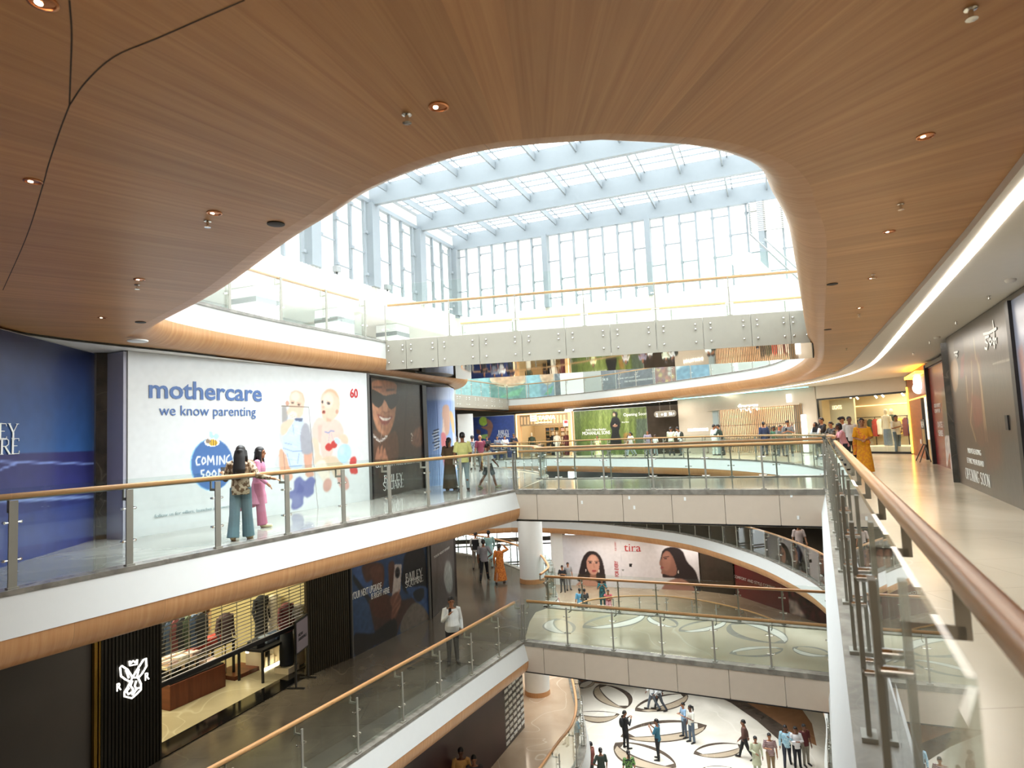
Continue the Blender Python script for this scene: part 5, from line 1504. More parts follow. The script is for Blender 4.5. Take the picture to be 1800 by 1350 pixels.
# ================================================================== SHOPFRONTS ON THE FAR SIDE
CREAM = mat('shop_cream', '#e6d9c0', .5, var=.02); WARMW = mat('shop_wall_warm', '#dccba8', .5, var=.02)
BEIGEW = mat('shop_beige', '#bdb3a4', .45, var=.015); PALEW = mat('pale_oak_shelf', '#d8b98c', .45, var=.05)
FABS = [mat('cloth_%d' % i, c, .85, var=.08, vs=15) for i, c in enumerate(('#23262c', '#e9e4d8', '#6a3a3c', '#3e4a3c', '#b9a98c', '#7a8796', '#c9c4ba', '#40506a', '#a8443c', '#d9b55a', '#8a6a4c', '#e6c9c4'))]
def garment(u, w, v0, v1, wall, d, mt_, name='garment', label='', group=None, hanger=True, cat='garment'):
    """a shirt or coat on a hanger seen side-on to the shop window"""
    b = MB(); h_ = v1 - v0
    prof = [(.5, 0), (.52, .25), (.46, .55), (.5, .8), (.44, .92), (.15, 1.0)]
    f_ = []
    for hw, t in prof:
        for sx, sd in ((-1, -1), (0, -1.3), (1, -1), (1, 1), (0, 1.3), (-1, 1)):
            f_.append(wall.pt(u + sx * hw * w, v0 + t * h_, d + sd * .07 * (1 if t < .9 else .6)))
    n = 6
    b.add(f_, [(i * n + k, i * n + (k + 1) % n, (i + 1) * n + (k + 1) % n, (i + 1) * n + k) for i in range(len(prof) - 1) for k in range(n)] + [tuple(range(n))[::-1], tuple(range(5 * n, 6 * n))])
    o = b.build(name, mt_, smooth=True); tag(o, label, cat, group)
    b = MB()
    for sg in (-1, 1):
        s0, s1 = wall.pt(u + sg * .42 * w, v0 + .88 * h_, d), wall.pt(u + sg * .62 * w, v0 + .35 * h_, d)
        b.tube([s0, (s0 + s1) / 2 + [0, 0, .02], s1], [.07, .075, .05], 7)
        b.build('sleeve', mt_, o, smooth=True); b = MB()
    if hanger:
        b = MB(); b.tube([wall.pt(u, v1 - .02, d), wall.pt(u, v1 + .05, d), wall.pt(u + .02, v1 + .08, d)], .006, 5); b.build('hanger_hook', CHROME, o)
    return o
def mannequin(u, wall, d, v0, top, label, group=None, bottom=None, head=True, skinm=None, sc=1.0):
    sk = skinm or CREAM
    o = thing('mannequin', label, 'mannequin', tuple(wall.pt(u, v0, d)), group)
    def R_(prof, mt_, nm):
        b = MB(); f_ = []
        for v, rx, rd in prof:
            for k in range(12):
                a = 2 * math.pi * k / 12
                f_.append(wall.pt(u + rx * sc * math.cos(a), v0 + v * sc, d + rd * sc * math.sin(a)))
        b.add(f_, [(i * 12 + k, i * 12 + (k + 1) % 12, i * 12 + 12 + (k + 1) % 12, i * 12 + 12 + k) for i in range(len(prof) - 1) for k in range(12)] + [tuple(range(12))[::-1], tuple(range((len(prof) - 1) * 12, len(prof) * 12))])
        b.build(nm, mt_, o, smooth=True)
    R_([(.8, .19, .13), (1.0, .17, .11), (1.1, .155, .1), (1.25, .18, .12), (1.38, .2, .11), (1.44, .15, .08), (1.47, .07, .06)], top, 'torso')
    R_([(1.46, .05, .05), (1.52, .05, .05), (1.56, .075, .085), (1.64, .08, .1), (1.72, .065, .085), (1.75, .02, .03)], sk, 'head') if head else None
    if bottom is not None: R_([(.04, .2, .15), (.4, .2, .15), (.7, .18, .13), (.84, .175, .12)], bottom, 'trousers')
    for sg in (-1, 1):
        b = MB(); b.tube([wall.pt(u + sg * .2 * sc, v0 + 1.4 * sc, d), wall.pt(u + sg * .25 * sc, v0 + 1.12 * sc, d - .02), wall.pt(u + sg * .24 * sc, v0 + .86 * sc, d + .06)], [.055 * sc, .045 * sc, .03 * sc], 8); b.build('arm', top, o, smooth=True)
    b = MB(); b.lathe(tuple(wall.pt(u, v0, d)), [(.17, 0), (.17, .02), (.02, .03), (.02, .9 * sc)], 16); b.build('stand', STEEL, o)
    return o
def shelf_unit(wall, u0, u1, v0, v1, d, rows, cols_, label, name='shelf_unit', stock=FABS, group_stock=None, lit=False, cat='shelf'):
    o = thing(name, label, cat, tuple(wall.pt((u0 + u1) / 2, v0, d)))
    b = MB(); wall.box(b, u0, u1, v0, v1, d - .4, d - .37); b.build('back_panel', WARMW, o)
    for r_ in range(rows + 1):
        b = MB(); v = v0 + (v1 - v0) * r_ / rows; wall.box(b, u0, u1, v - .015, v + .015, d - .37, d); b.build('shelf_board', PALEW, o)
    for c_ in range(cols_ + 1):
        b = MB(); u = u0 + (u1 - u0) * c_ / cols_; wall.box(b, u - .02, u + .02, v0, v1, d - .37, d); b.build('upright', PALEW, o)
    hh = (v1 - v0) / rows; ww = (u1 - u0) / cols_; i = 0
    for r_ in range(rows):
        for c_ in range(cols_):
            b = MB(); uc = u0 + (c_ + .5) * ww; n = 4
            for k in range(n): wall.box(b, uc - ww * .36, uc + ww * .36, v0 + r_ * hh + .017 + k * hh * .18, v0 + r_ * hh + .017 + (k + .93) * hh * .18, d - .3, d - .04 - .01 * (k % 2))
            m_ = stock[int(RNG.integers(len(stock)))]; i += 1
            tag(b.build('folded_stack', m_, bevel=.01), 'stack of folded clothes on ' + label[:60].replace('a ', '', 1), 'clothes', (group_stock or 'folded clothes') + ' on the ' + label[:24])
    return o
# -- warm lit clothes shop with gold frame
W12 = Wall(at_col(908, 47.55), at_col(1008, 46.05), Z0)
GOLD = mat('warm_gold_frame', '#d8ab7c', .4, var=.03)
LATT = mat('lattice_dark', '#8a7558', .5, var=.2, vs=12)
GLOWL = mat('warm_edge_light', '#ffd9a8', .4, emit=2.6, ecol='#ffc98a')
sh = thing('shopfront', 'warm lit clothing shop with a gold frame and bright lettering on the far side', 'shopfront', tuple(W12.pt(W12.L / 2, 0)))
L = W12.L
b = MB(); W12.box(b, 0, .32, 0, 3.15, -.3, .05); W12.box(b, L - .32, L, 0, 3.15, -.3, .05); W12.box(b, 0, L, 3.0, 3.15, -.3, .05); b.build('frame', GOLD, sh)
b = MB(); W12.box(b, .32, L - .32, 2.25, 3.0, -.3, .0); b.build('fascia', LATT, sh)
b = MB()
for k in range(14): W12.box(b, .4 + k * (L - .8) / 14, .4 + (k + .5) * (L - .8) / 14, 2.35, 2.9, 0, .02)
b.build('lattice', GOLD, sh)
b = MB(); W12.box(b, .04, .1, 0, 3.1, .05, .07); W12.box(b, L - .1, L - .04, 0, 3.1, .05, .07); W12.box(b, .04, L - .04, 3.05, 3.1, .05, .07); b.build('edge_light', GLOWL, sh)
b = MB(); W12.box(b, 0, L, 0, 3.1, -4.2, -4.1); W12.box(b, -.1, 0, 0, 3.1, -4.2, -.1); W12.box(b, L, L + .1, 0, 3.1, -4.2, -.1); W12.box(b, 0, L, 3.0, 3.1, -4.2, -.1); b.build('interior', WARMW, sh)
text_px(W12, 'TASVA', 945.5, 977, 731, 738.5, LITWARM, sh, d=.06, yr=737, bold=.03)
b = MB()
a_ = W12.uv(938, 735)
for k in range(3): W12.box(b, a_[0] - .16, a_[0] + .16, a_[1] - .22 + k * .16, a_[1] - .12 + k * .16, .03, .06)
for sg in (-1, 1): W12.box(b, a_[0] + sg * .2 - .04, a_[0] + sg * .2 + .04, a_[1] - .22, a_[1] + .22, .03, .06)
b.build('emblem', LITWARM, sh)
text_px(W12, 'by MANYAVAR', 942, 971, 742, 745, LITWARM, sh, d=.06, yr=744)
b = MB(); a_ = W12.uv(990, 741); W12.box(b, a_[0], a_[0] + .42, a_[1] - .35, a_[1] + .1, .02, .05, 0); W12.box(b, a_[0] + .1, a_[0] + .32, a_[1] - .12, a_[1] + .05, .05, .06, 1); b.build('notice', [INK_GREY, INK_RED], sh)
shelf_unit(W12, 1.1, 2.2, .1, 2.1, -3.4, 7, 3, 'tall oak shelf of folded shirts inside the warm lit shop', stock=[FABS[0], FABS[3], FABS[7], FABS[5], FABS[4]])
shelf_unit(W12, 2.3, 3.4, .1, 2.1, -3.4, 6, 3, 'pale oak shelf of light clothes inside the warm lit shop', stock=[FABS[1], FABS[6], FABS[11], FABS[8], FABS[4]])
mannequin(.85, W12, -.9, 0, FABS[3], 'mannequin in a dark green jacket at the left of the warm lit shop', 'mannequins in the warm lit shop', FABS[1])
mannequin(2.75, W12, -1.0, 0, FABS[1], 'mannequin in a long pale coat at the centre of the warm lit shop', 'mannequins in the warm lit shop', FABS[1])
mannequin(3.45, W12, -1.1, 0, FABS[2], 'mannequin in a maroon coat at the right of the warm lit shop', 'mannequins in the warm lit shop', FABS[2])
mannequin(2.35, W12, -1.4, 0, FABS[0], 'mannequin in a black suit behind the pale coat in the warm lit shop', 'mannequins in the warm lit shop', FABS[0])
q = W12.pt(L / 2, 2.95, -2); area('shop_lamp', tuple(q), L * .8, 2.5, 75, (1, .82, .6), (0, 0, math.atan2(W12.r[1], W12.r[0])))
# -- hanging way sign
o = thing('wayfinding_sign', 'rounded grey hanging sign with lift and level symbols', 'sign', tuple(atY(1167, 727, 40)))
WSG = Wall(at_col(1149, 41.9), at_col(1189, 40.9), 2.6)
SIGNG = mat('sign_grey', '#6f6b62', .4)
b = MB(); pr = []
a_, c_ = WSG.uv(1150, 733), WSG.uv(1188, 722)
for k in range(24):
    t = 2 * math.pi * k / 24; cx = a_[0] + .2 if math.cos(t) < 0 else c_[0] - .2
    pr.append((cx + .2 * math.cos(t), (a_[1] + c_[1]) / 2 + .2 * math.sin(t)))
vs = [WSG.pt(u, v, 0) for u, v in pr] + [WSG.pt(u, v, -.08) for u, v in pr]
b.add(vs, [tuple(range(24)), tuple(range(47, 23, -1))] + [(k, 24 + k, 24 + (k + 1) % 24, (k + 1) % 24) for k in range(24)]); b.build('board', SIGNG, o)
text_mesh('2', (a_[0] + .15, a_[0] + .26, a_[1], a_[1] + .22), plane_m(WSG, .01), LITWHITE, 'lettering', o)
text_mesh('+ III', (a_[0] + .5, a_[0] + .85, a_[1] + .02, a_[1] + .22), plane_m(WSG, .01), LITWHITE, 'lettering', o)
text_mesh('M-A  +', (a_[0] + 1.05, c_[0] - .12, a_[1] + .04, a_[1] + .24), plane_m(WSG, .01), LITWHITE, 'lettering', o)
for u in (a_[0] + .4, c_[0] - .4):
    b = MB(); b.tube([WSG.pt(u, a_[1] + .3, -.04), (*WSG.pt(u, 0, -.04)[:2], 3.5)], .008, 5); b.build('rod', STEEL, o)

# -- beige shop behind a vertical bar shutter
W15 = Wall(at_col(1195, 41.45), at_col(1439, 33.75), Z0)
L = W15.L
uA, uB = W15.uv(1256, 760)[0], W15.uv(1414, 760)[0]
vT = 2.55
sh = thing('shopfront', 'wide beige shop behind a shutter of vertical bars on the far side', 'shopfront', tuple(W15.pt(L / 2, 0)))
b = MB(); W15.box(b, 0, uA, 0, 3.4, -.25, 0); W15.box(b, uB, L, 0, 3.4, -.25, 0); W15.box(b, uA, uB, vT, 3.4, -.25, 0); b.build('wall_panel', BEIGEW, sh)
b = MB(); W15.box(b, uA - .35, uB, vT - .02, vT + .05, 0, .25); b.build('canopy', BEIGEW, sh)
b = MB(); W15.box(b, uA - .05, uA + .35, 0, vT, -.2, .02); b.build('shutter_box', INK_GREY, sh)
b = MB()
nb = 46
for k in range(nb):
    u = uA + .35 + (uB - uA - .35) * (k + .5) / nb
    b = MB(); W15.box(b, u - .022, u + .022, .02, vT - .02, -.08, -.05); b.build('shutter_bar', STEEL, sh)
for v in (.8, 1.6):
    b = MB(); W15.box(b, uA + .35, uB, v - .015, v + .015, -.085, -.075); b.build('shutter_rail', STEEL, sh)
b = MB(); W15.box(b, uA, uB, 0, 3.0, -4.2, -4.1); W15.box(b, uA - .1, uA, 0, 3, -4.2, -.3); W15.box(b, uB - .7, uB - .6, 0, 3, -4.2, -.3); W15.box(b, uA, uB, 2.9, 3.0, -4.2, -.3); b.build('interior', mat('shop_wall_pink', '#e2cbb0', .5, var=.02), sh)
b = MB(); W15.box(b, uA + .1, uB - .8, 2.55, 2.6, -4.05, -4.0); b.build('cove_light', GLOWL, sh)
q = W15.pt((uA + uB) / 2, 2.8, -2.0); area('shop_lamp', tuple(q), (uB - uA) * .7, 2, 260, (1, .86, .68), (0, 0, math.atan2(W15.r[1], W15.r[0])))
text_px(W15, 'PANTALOONS', 1210, 1246, 753.5, 758.5, LITWHITE, sh, d=.05, yr=757.5, bold=.02)
# devanagari sign drawn with strokes
b = MB()
a_, c_ = W15.uv(1298, 715), W15.uv(1333, 712)
sx = (c_[0] - a_[0]) / 10.0; sy = .052
DEV = [[(0, 6), (10, 6)], [(.6, 6), (.6, 3.4), (1.1, 2.6), (1.6, 2.9)], [(1.6, 6), (1.6, 0)], [(1.6, 6), (.9, 8)], [(1.5, 6.1), (.6, 7.4)], [(2.3, 3), (2.6, 2.6), (3.2, 3)], [(3.2, 6), (3.2, 2.9)], [(4, 6), (4, 4.6), (3.5, 3.2), (3.9, 1), (4.6, .4), (4.9, 1.2)],
       [(5.9, 6), (5.9, 0)], [(5.9, 3.2), (5.4, 4), (5.1, 3), (5.5, 2)], [(5.9, -.3), (6.5, -1.4), (6.0, -1.8)], [(7.2, 3), (7.5, 2.6), (8.0, 3)], [(7.9, 6), (7.9, 3)], [(8.6, 6), (8.6, 4), (8.2, 3), (9.2, 3.4), (9.0, 1)], [(9.6, 6), (9.6, 0)]]
for st in DEV:
    strokes(b, [(st, .9)], lambda X, Y, e: W15.pt(a_[0] + X * sx, a_[1] - .1 + Y * sy, .05 + e)) if False else strokes(b, [([(x * sx, y * sy) for x, y in st], .055)], lambda X, Y, e: W15.pt(a_[0] + X, a_[1] - .28 + Y, .05 + e))
b.build('lettering', LITWHITE, sh)
o = thing('blade_sign', 'small white lit blade sign over the right end of the bar shutter', 'sign', tuple(W15.pt(W15.uv(1387, 700)[0], 2.9, .3)))
a_ = W15.uv(1385.5, 707)
b = MB(); W15.box(b, a_[0], a_[0] + .24, a_[1], a_[1] + .42, .05, .14); b.build('light_box', mat('sign_box_white', '#ffffff', .4, emit=2.2), o); text_mesh('P', (a_[0] + .09, a_[0] + .16, a_[1] + .14, a_[1] + .28), plane_m(W15, .145), INK_RED, 'lettering', o)
CYAN = mat('cyan_light_line', '#7fe6ee', .4, emit=3.0)
b = MB(); qs = [tuple(W15.pt(u, 0, .35)[:2]) for u in np.linspace(W15.uv(1190, 700)[0], W15.uv(1428, 690)[0], 6)]; b.sweep(qs, [(-.03, 0), (-.03, -.03), (.03, -.03), (.03, 0)], 3.415, 1)
tag(b.build('led_strip', CYAN), 'cyan light line on the ceiling above the beige shop', 'ceiling light')
for k, (u, lab, m_) in enumerate(((uA + 1.6, 'black', 0), (uA + 2.4, 'rust', 8), (uA + 3.3, 'pink', 11), (uA + 4.4, 'cream', 1), (uA + 5.5, 'grey', 5), (uA + 6.6, 'navy', 7))):
    for j in range(3):
        garment(u + .3 * j, .26, .55, 1.5, W15, -3.0 - .1 * j, FABS[(m_ + 3 * j) % 12], label='clothes hanging behind the vertical bar shutter of the beige shop', group='clothes behind the bar shutter')
for u in (uA + 1.4, uA + 3.1, uA + 5.3):
    o = thing('garment_rack', 'low clothes rack behind the vertical bar shutter of the beige shop', 'clothes rack', tuple(W15.pt(u + .6, 0, -3.1)), 'clothes racks behind the bar shutter')
    b = MB(); b.tube([W15.pt(u, 1.57, -3.1), W15.pt(u + 1.4, 1.57, -3.1)], .015, 6); b.build('rail', BLACK, o)
    for du in (0, 1.4):
        b = MB(); b.tube([W15.pt(u + du, 1.57, -3.1), W15.pt(u + du, 0, -3.1)], .015, 6); b.build('leg', BLACK, o)
# white standing panel by the pillar
o = thing('totem_sign', 'tall white rounded panel standing by the pillar of the beige shop', 'sign', tuple(W15.pt(W15.uv(1421, 770)[0], 0, .3)))
b = MB(); u = W15.uv(1421, 770)[0]; W15.box(b, u - .15, u + .15, .05, 2.0, .25, .32); b.build('panel', mat('sign_box_white', '#fff'), o, bevel=.03); b = MB(); W15.box(b, u - .25, u + .25, 0, .05, .1, .45); b.build('foot', STEEL, o)

# -- glass fronted shop at the end of the right corridor
W16 = Wall(at_col(1441, 33.7), (17.31, 28.75), Z0)
L = W16.L
sh = thing('shopfront', 'glass fronted clothing shop at the end of the right corridor', 'shopfront', tuple(W16.pt(L / 2, 0)))
b = MB(); W16.box(b, -.3, L, 2.75, 3.42, -.3, 0); W16.box(b, -.6, 0, 0, 3.42, -.3, 0); b.build('header', BEIGEW, sh)
b = MB(); W16.box(b, 0, L, 2.68, 2.76, -.08, .02); W16.box(b, 0, L, 0, .09, -.08, .02); W16.box(b, 0, .05, 0, 2.7, -.08, .02); b.build('glass_frame', BLACK, sh)
for k in range(4):
    b = MB(); W16.box(b, .03 + k * L / 4, (k + 1) * L / 4 - .01, .09, 2.68, -.045, -.03); b.build('glass_pane', SHOPGLASS, sh)
b = MB(); W16.box(b, -1.6, L + 1, 0, 3.2, -3.6, -3.5); W16.box(b, L + .05, L + .15, 0, 3.2, -3.5, -.1); W16.box(b, -1.7, -1.6, 0, 3.2, -3.5, -.9); W16.box(b, -1.6, L + 1, 3.1, 3.2, -3.6, -.3); W16.box(b, 0, 1.55, 0, 2.68, -.9, -.8); b.build('interior', mat('shop_wall_ivory', '#d9cba9', .5, var=.02), sh)
b = MB(); W16.box(b, -1.5, L, 2.3, 2.34, -3.5, -3.45); b.build('cove_light', GLOWL, sh)
for k in range(6):
    b = MB(); q = W16.pt(.6 + .75 * k, 2.75, -1.6 + .4 * (k % 2)); b.tube([q, q + [.05, -.08, -.12]], [.035, .045], 8); o = b.build('spotlight', LAMP); tag(o, 'small bright track spotlight inside the glass fronted shop', 'ceiling light', 'spotlights in the glass fronted shop')
text_px(W16, 'LIGHTS', 1441.5, 1458, 714, 721, LITWARM, sh, d=-.79, yr=721)
q = W16.pt(L * .5, 2.95, -1.9); area('shop_lamp', tuple(q), L * .7, 2, 170, (1, .88, .68), (0, 0, math.atan2(W16.r[1], W16.r[0])))
mannequin(W16.uv(1531, 760)[0], W16, -1.0, .3, CREAM, 'headed cream mannequin torso in the glass fronted shop window', None, FABS[5])
mannequin(W16.uv(1524, 760)[0], W16, -1.6, .3, FABS[3], 'mannequin in a dark green jacket behind the cream one in the shop window', None, FABS[6])
b = MB(); W16.box(b, 1.7, L - .4, 0, .3, -2.1, -.4); tag(b.build('display_plinth', CREAM, bevel=.01), 'low cream display plinth inside the glass fronted shop', 'plinth')
for k in range(18):
    garment(-1.2 + .3 * k, .26, .7 + .1 * (k % 2), 1.6, W16, -3.1, FABS[(k * 5 + 2) % 12], label='clothes on the back rail of the glass fronted shop', group='clothes on the back rail of the glass shop')
o = thing('garment_rack', 'black clothes rail along the back of the glass fronted shop', 'clothes rack', tuple(W16.pt(1.5, 0, -3.1)))
b = MB(); b.tube([W16.pt(-1.4, 1.7, -3.1), W16.pt(4.5, 1.7, -3.1)], .02, 6); b.build('rail', BLACK, o)
for u in (-1.4, .6, 2.5, 4.5):
    b = MB(); b.tube([W16.pt(u, 1.7, -3.1), W16.pt(u, 0, -3.1)], .02, 6); b.build('leg', BLACK, o)
# fire extinguisher
q = W16.pt(W16.uv(1596, 780)[0], .09, -.45)
o = thing('fire_extinguisher', 'red fire extinguisher behind the glass at the shop corner', 'fire extinguisher', tuple(q))
b = MB(); b.lathe(tuple(q), [(.06, 0), (.085, .02), (.085, .42), (.06, .5), (.03, .53)], 16); b.build('body', mat('extinguisher_red', '#b3201f', .35), o, smooth=True)
b = MB(); b.lathe(tuple(q + [0, 0, .53]), [(.025, 0), (.03, .04), (.02, .08)], 10); b.box(tuple(q + [.03, 0, .6]), (.12, .03, .02)); b.build('valve', BLACK, o)
b = MB(); W16.box(b, W16.uv(1596, 780)[0] - .06, W16.uv(1596, 780)[0] + .06, .25, .4, -.365, -.36); b.build('label_plate', INK_WHITE, o)
# -- orange doorway
ORANGE = wood('orange_veneer', '#8e4a22', '#a85a2c', rough=.4, su=6, sv=.5, plank=.6)
W20 = Wall((17.2, 28.5), (14.28, 22.5), Z0)
L = W20.L
sh = thing('shopfront', 'orange veneer doorway with a glowing yellow edge and lit logo in the right corridor', 'shopfront', tuple(W20.pt(L / 2, 0)))
b = MB(); W20.box(b, 0, 4.5, 0, 3.42, -.4, 0); W20.box(b, 4.5, L, 2.35, 3.42, -.4, 0); b.build('veneer_surround', ORANGE, sh)
YEL = mat('yellow_edge_light', '#ffd060', .4, emit=5.0, ecol='#ffb93a')
b = MB(); W20.box(b, .02, .12, .05, 2.9, 0, .06); b.build('edge_light', YEL, sh); b = MB(); W20.box(b, .3, L, 2.3, 2.34, -.05, .02); W20.box(b, 2.5, L - .3, 3.1, 3.2, .02, .3); b.build('edge_light', YEL, sh)
b = MB(); W20.box(b, 4.5, 4.64, 0, 2.35, -.1, .02); b.build('door_frame', BLACK, sh)
b = MB()
a_ = W20.uv(1617, 675)
for (u, v, r_) in ((0, .0, .22), (.05, .3, .18), (.28, .1, .16), (-.2, .22, .14), (.2, .34, .12)): b.ell(W20.pt(a_[0] + u * 1.6, a_[1] + v - .15, .06), (r_ * .9, r_ * .9, r_), 12, 7)
b.build('lit_logo', LITWHITE, sh, smooth=True)
b = MB(); W20.box(b, 4.64, L, .75, 2.35, -.14, -.08, 0); W20.box(b, 4.64, L, 0, .75, -.14, -.08, 1); b.build('interior', [mat('interior_glow', '#f5ead9', .5, emit=.9), PALEW], sh)  # glowing upper panel stands in for the brightly lit room behind the door
b = MB(); W20.box(b, 3.2, 3.5, .55, .72, 0, .02); b.build('switch_plate', INK_WHITE, sh)
q = W20.pt(5.6, 2.3, -.02); area('shop_lamp', tuple(q), 1.5, .05, 5, (1, .8, .55), (0, 0, math.atan2(W20.r[1], W20.r[0])))
ue = 5.75
o = thing('easel_sign', 'dark standee with NEW lettering on a folding easel by the orange doorway', 'sign', tuple(W20.pt(ue, 0, .15)))
b = MB(); W20.box(b, ue - .55, ue + .55, .62, 1.5, .12, .15, 0); W20.box(b, ue - .35, ue + .35, .62, 1.15, .15, .155, 1); b.build('board', [BLACK, mat('poster_ochre', '#b08a4a', .4, var=.2, vs=9)], o)
text_mesh('NEW', (ue - .45, ue + .45, 1.2, 1.42), plane_m(W20, .156), INK_WHITE, 'lettering', o)
for u0, u1, d1 in ((ue - .3, ue - .6, .4), (ue + .3, ue + .6, .4), (ue - .3, ue + .3, .04)):
    b = MB(); b.tube([W20.pt(u0, .65, .13), W20.pt(u1, .01, d1)], .018, 6); b.build('leg', BLACK, o)

# ================================================================== LOWER SHOP WITH THE ANIMAL LOGO
FLUTE = mat('fluted_black', '#211f19', .35, .3, var=.06); FLUTE2 = mat('fluted_bronze', '#3a352b', .35, .3, var=.06)
BRASS = mat('brass_strip', '#b08d45', .25, 1.0, var=.03)
def fluted(wall, v1, label, mt_, step=.075):
    o = thing('fluted_panel', label, 'wall panel', tuple(wall.pt(wall.L / 2, 0)))
    b = MB(); wall.box(b, 0, wall.L, 0, v1, -.1, 0)
    for u in np.arange(step / 2, wall.L, step): wall.box(b, u - step * .3, u + step * .3, 0, v1, 0, .025)
    b.build('fluting', mt_, o); return o
WA1 = Wall((-7.58, 11.9), (-7.15, 13.25), ZA); WAO = Wall((-7.15, 13.25), (-5.62, 17.5), ZA); WA2 = Wall((-5.62, 17.5), (-4.85, 18.68), ZA); WA0 = Wall((-8.9, 7.0), (-7.62, 11.85), ZA)
o = fluted(WA1, 3.45, 'dark fluted panel with the lit animal head logo on the lower left gallery', FLUTE)
b = MB(); WA1.box(b, -.07, -.01, 0, 3.45, 0, .06); WA1.box(b, .02, .05, 0, 3.45, 0, .06); b.build('brass_strip', BRASS, o)
b = MB()
def lg(L): return [tuple(WA1.uv(x / 4.356, 1040 + y / 4.356)) for x, y in L]
for L_ in ([(985, 690), (1000, 655), (962, 595), (918, 567), (905, 580), (912, 645), (945, 670), (985, 690)], [(950, 600), (972, 660)], [(1000, 655), (1040, 590), (1085, 520), (1105, 510), (1108, 570), (1075, 625), (1045, 660), (1000, 655)], [(1050, 590), (1035, 650)],
           [(985, 690), (960, 735), (938, 770), (938, 800), (995, 815), (1030, 785), (1065, 750), (1065, 705), (1045, 660)], [(1000, 680), (985, 720), (1005, 745), (1000, 790)], [(1030, 680), (1018, 720), (1030, 745), (1000, 790)], [(975, 735), (955, 765), (970, 785), (990, 770), (1010, 775), (1035, 740), (1055, 735)]): strokes(b, [(lg(L_), .026)], lambda X, Y, e: WA1.pt(X, Y, .035 + e), ht=.02)
b.build('animal_head_logo', LITWHITE, o)
b = MB()
for L_ in ([(978, 530), (980, 565), (1035, 555), (1038, 520)], [(978, 532), (992, 545), (1005, 528), (1020, 542), (1038, 520)]): strokes(b, [(lg(L_), .022)], lambda X, Y, e: WA1.pt(X, Y, .035 + e), ht=.02)
b.build('crown_logo', LITWHITE, o)
for xx, yy in ((880, 765), (1098, 682)):
    a_ = WA1.uv(xx / 4.356, 1040 + yy / 4.356); text_mesh('R', (a_[0], a_[0] + .1, a_[1], a_[1] + .14), plane_m(WA1, .04), LITWHITE, 'lettering', o, bold=.02)
o = fluted(WA2, 3.45, 'bronze fluted panel right of the lower shop opening', FLUTE2)
DGREY = mat('dark_hoarding_grey', '#4a4642', .35, var=.08, vs=1)
o = hoarding(WA0, 3.45, 'plain dark grey hoarding left of the animal logo panel', board=DGREY)
sh = thing('shopfront', 'open lower shop interior behind a half lowered rolling grille', 'shopfront', tuple(WAO.pt(WAO.L / 2, 0)))
L = WAO.L
SHOPF = marble('shop_floor_stone', '#a39a80', '#b3aa90', '#cfc8b0', rough=.2, scale=.8, vs=.6)
b = MB(); WAO.box(b, -.2, L + 1.2, .005, .02, -7, -.55); b.build('shop_floor', SHOPF, sh)
b = MB(); WAO.box(b, 0, L, .005, .025, -.55, .02); b.build('threshold', mat('gloss_black', '#0c0c0d', .1, var=0), sh)
b = MB(); WAO.box(b, -.3, L + 1.3, 0, 3.4, -7.1, -7.0); WAO.box(b, -.3, -.2, 0, 3.4, -7, -.1); WAO.box(b, L + 1.2, L + 1.3, 0, 3.4, -7, -.3); WAO.box(b, -.3, L + 1.3, 3.3, 3.4, -7, -.1); b.build('interior', mat('shop_wall_sage', '#c9bf94', .5, var=.03), sh)
vb0 = 1.32
n_ = 26
for k in range(n_):
    v = vb0 + .1 + (3.4 - vb0) * k / n_
    b = MB(); b.tube([WAO.pt(0, v, -.06), WAO.pt(L, v, -.06)], .011, 5); b.build('grille_rod', STEEL, sh)
b = MB(); WAO.box(b, 0, L, vb0, vb0 + .09, -.09, -.03); b.build('grille_bottom_bar', BLACK, sh)
for u in np.arange(.3, L, .45):
    b = MB(); WAO.box(b, u - .01, u + .01, vb0, 3.4, -.068, -.06); b.build('grille_link', STEEL, sh)
for v_, u_ in ((2.9, 1.0), (2.9, 3.2)):
    pass
area('shop_lamp', tuple(WAO.pt(L * .5, 3.25, -2.8)), L * .9, 3.5, 300, (1, .9, .62), (0, 0, math.atan2(WAO.r[1], WAO.r[0])))
WALN = wood('walnut_veneer', '#5a2e1e', '#74402a', rough=.4, su=8, sv=.6, plank=.12, pv=.25)
GLOWY = mat('cool_shelf_light', '#fff6d0', .4, emit=7.0)
# counter
q0, q1, q2 = atz(299, 1252, ZA), atz(397, 1208, ZA), atz(281, 1248, ZA)
d_ = (q1 - q0)[:2]; Lc = np.linalg.norm(d_); d_ /= Lc; nn_ = np.array([-d_[1], d_[0]])
if nn_ @ (q2 - q0)[:2] < 0: nn_ = -nn_
cc = q0[:2] + d_ * Lc / 2 + nn_ * .3
o = thing('display_table', 'long walnut display table just inside the lower shop', 'table', (*cc, ZA))
b = MB()
for (l0, w0, dd) in ((0, .6, 0),):
    b.box((*cc, ZA + .3), (Lc, .6, .56), d_)
b.build('body', WALN, o, bevel=.01)
b = MB(); b.box((*cc, ZA + .595), (Lc - .06, .54, .03), d_); b.build('tray', BLACK, o)
def on_counter(t, w, dpt, h, m_, lb, nm='folded_shirt', cat='clothes', g='folded clothes on the walnut display table', wdt=0.0):
    b = MB(); p_ = q0[:2] + d_ * Lc * t + nn_ * dpt
    for k in range(max(1, int(h / .035))): b.box((*p_, ZA + .612 + .017 + k * .035), (w, .32, .033), d_)
    tag(b.build(nm, m_, bevel=.008), lb, cat, g)
for k, t in enumerate((.1, .27, .44)): on_counter(t, .34, .3, .07, FABS[0], ['pile of black clothes at the left end of the walnut table', 'pile of black clothes second from the left on the walnut table', 'pile of black clothes at the middle of the walnut table'][k])
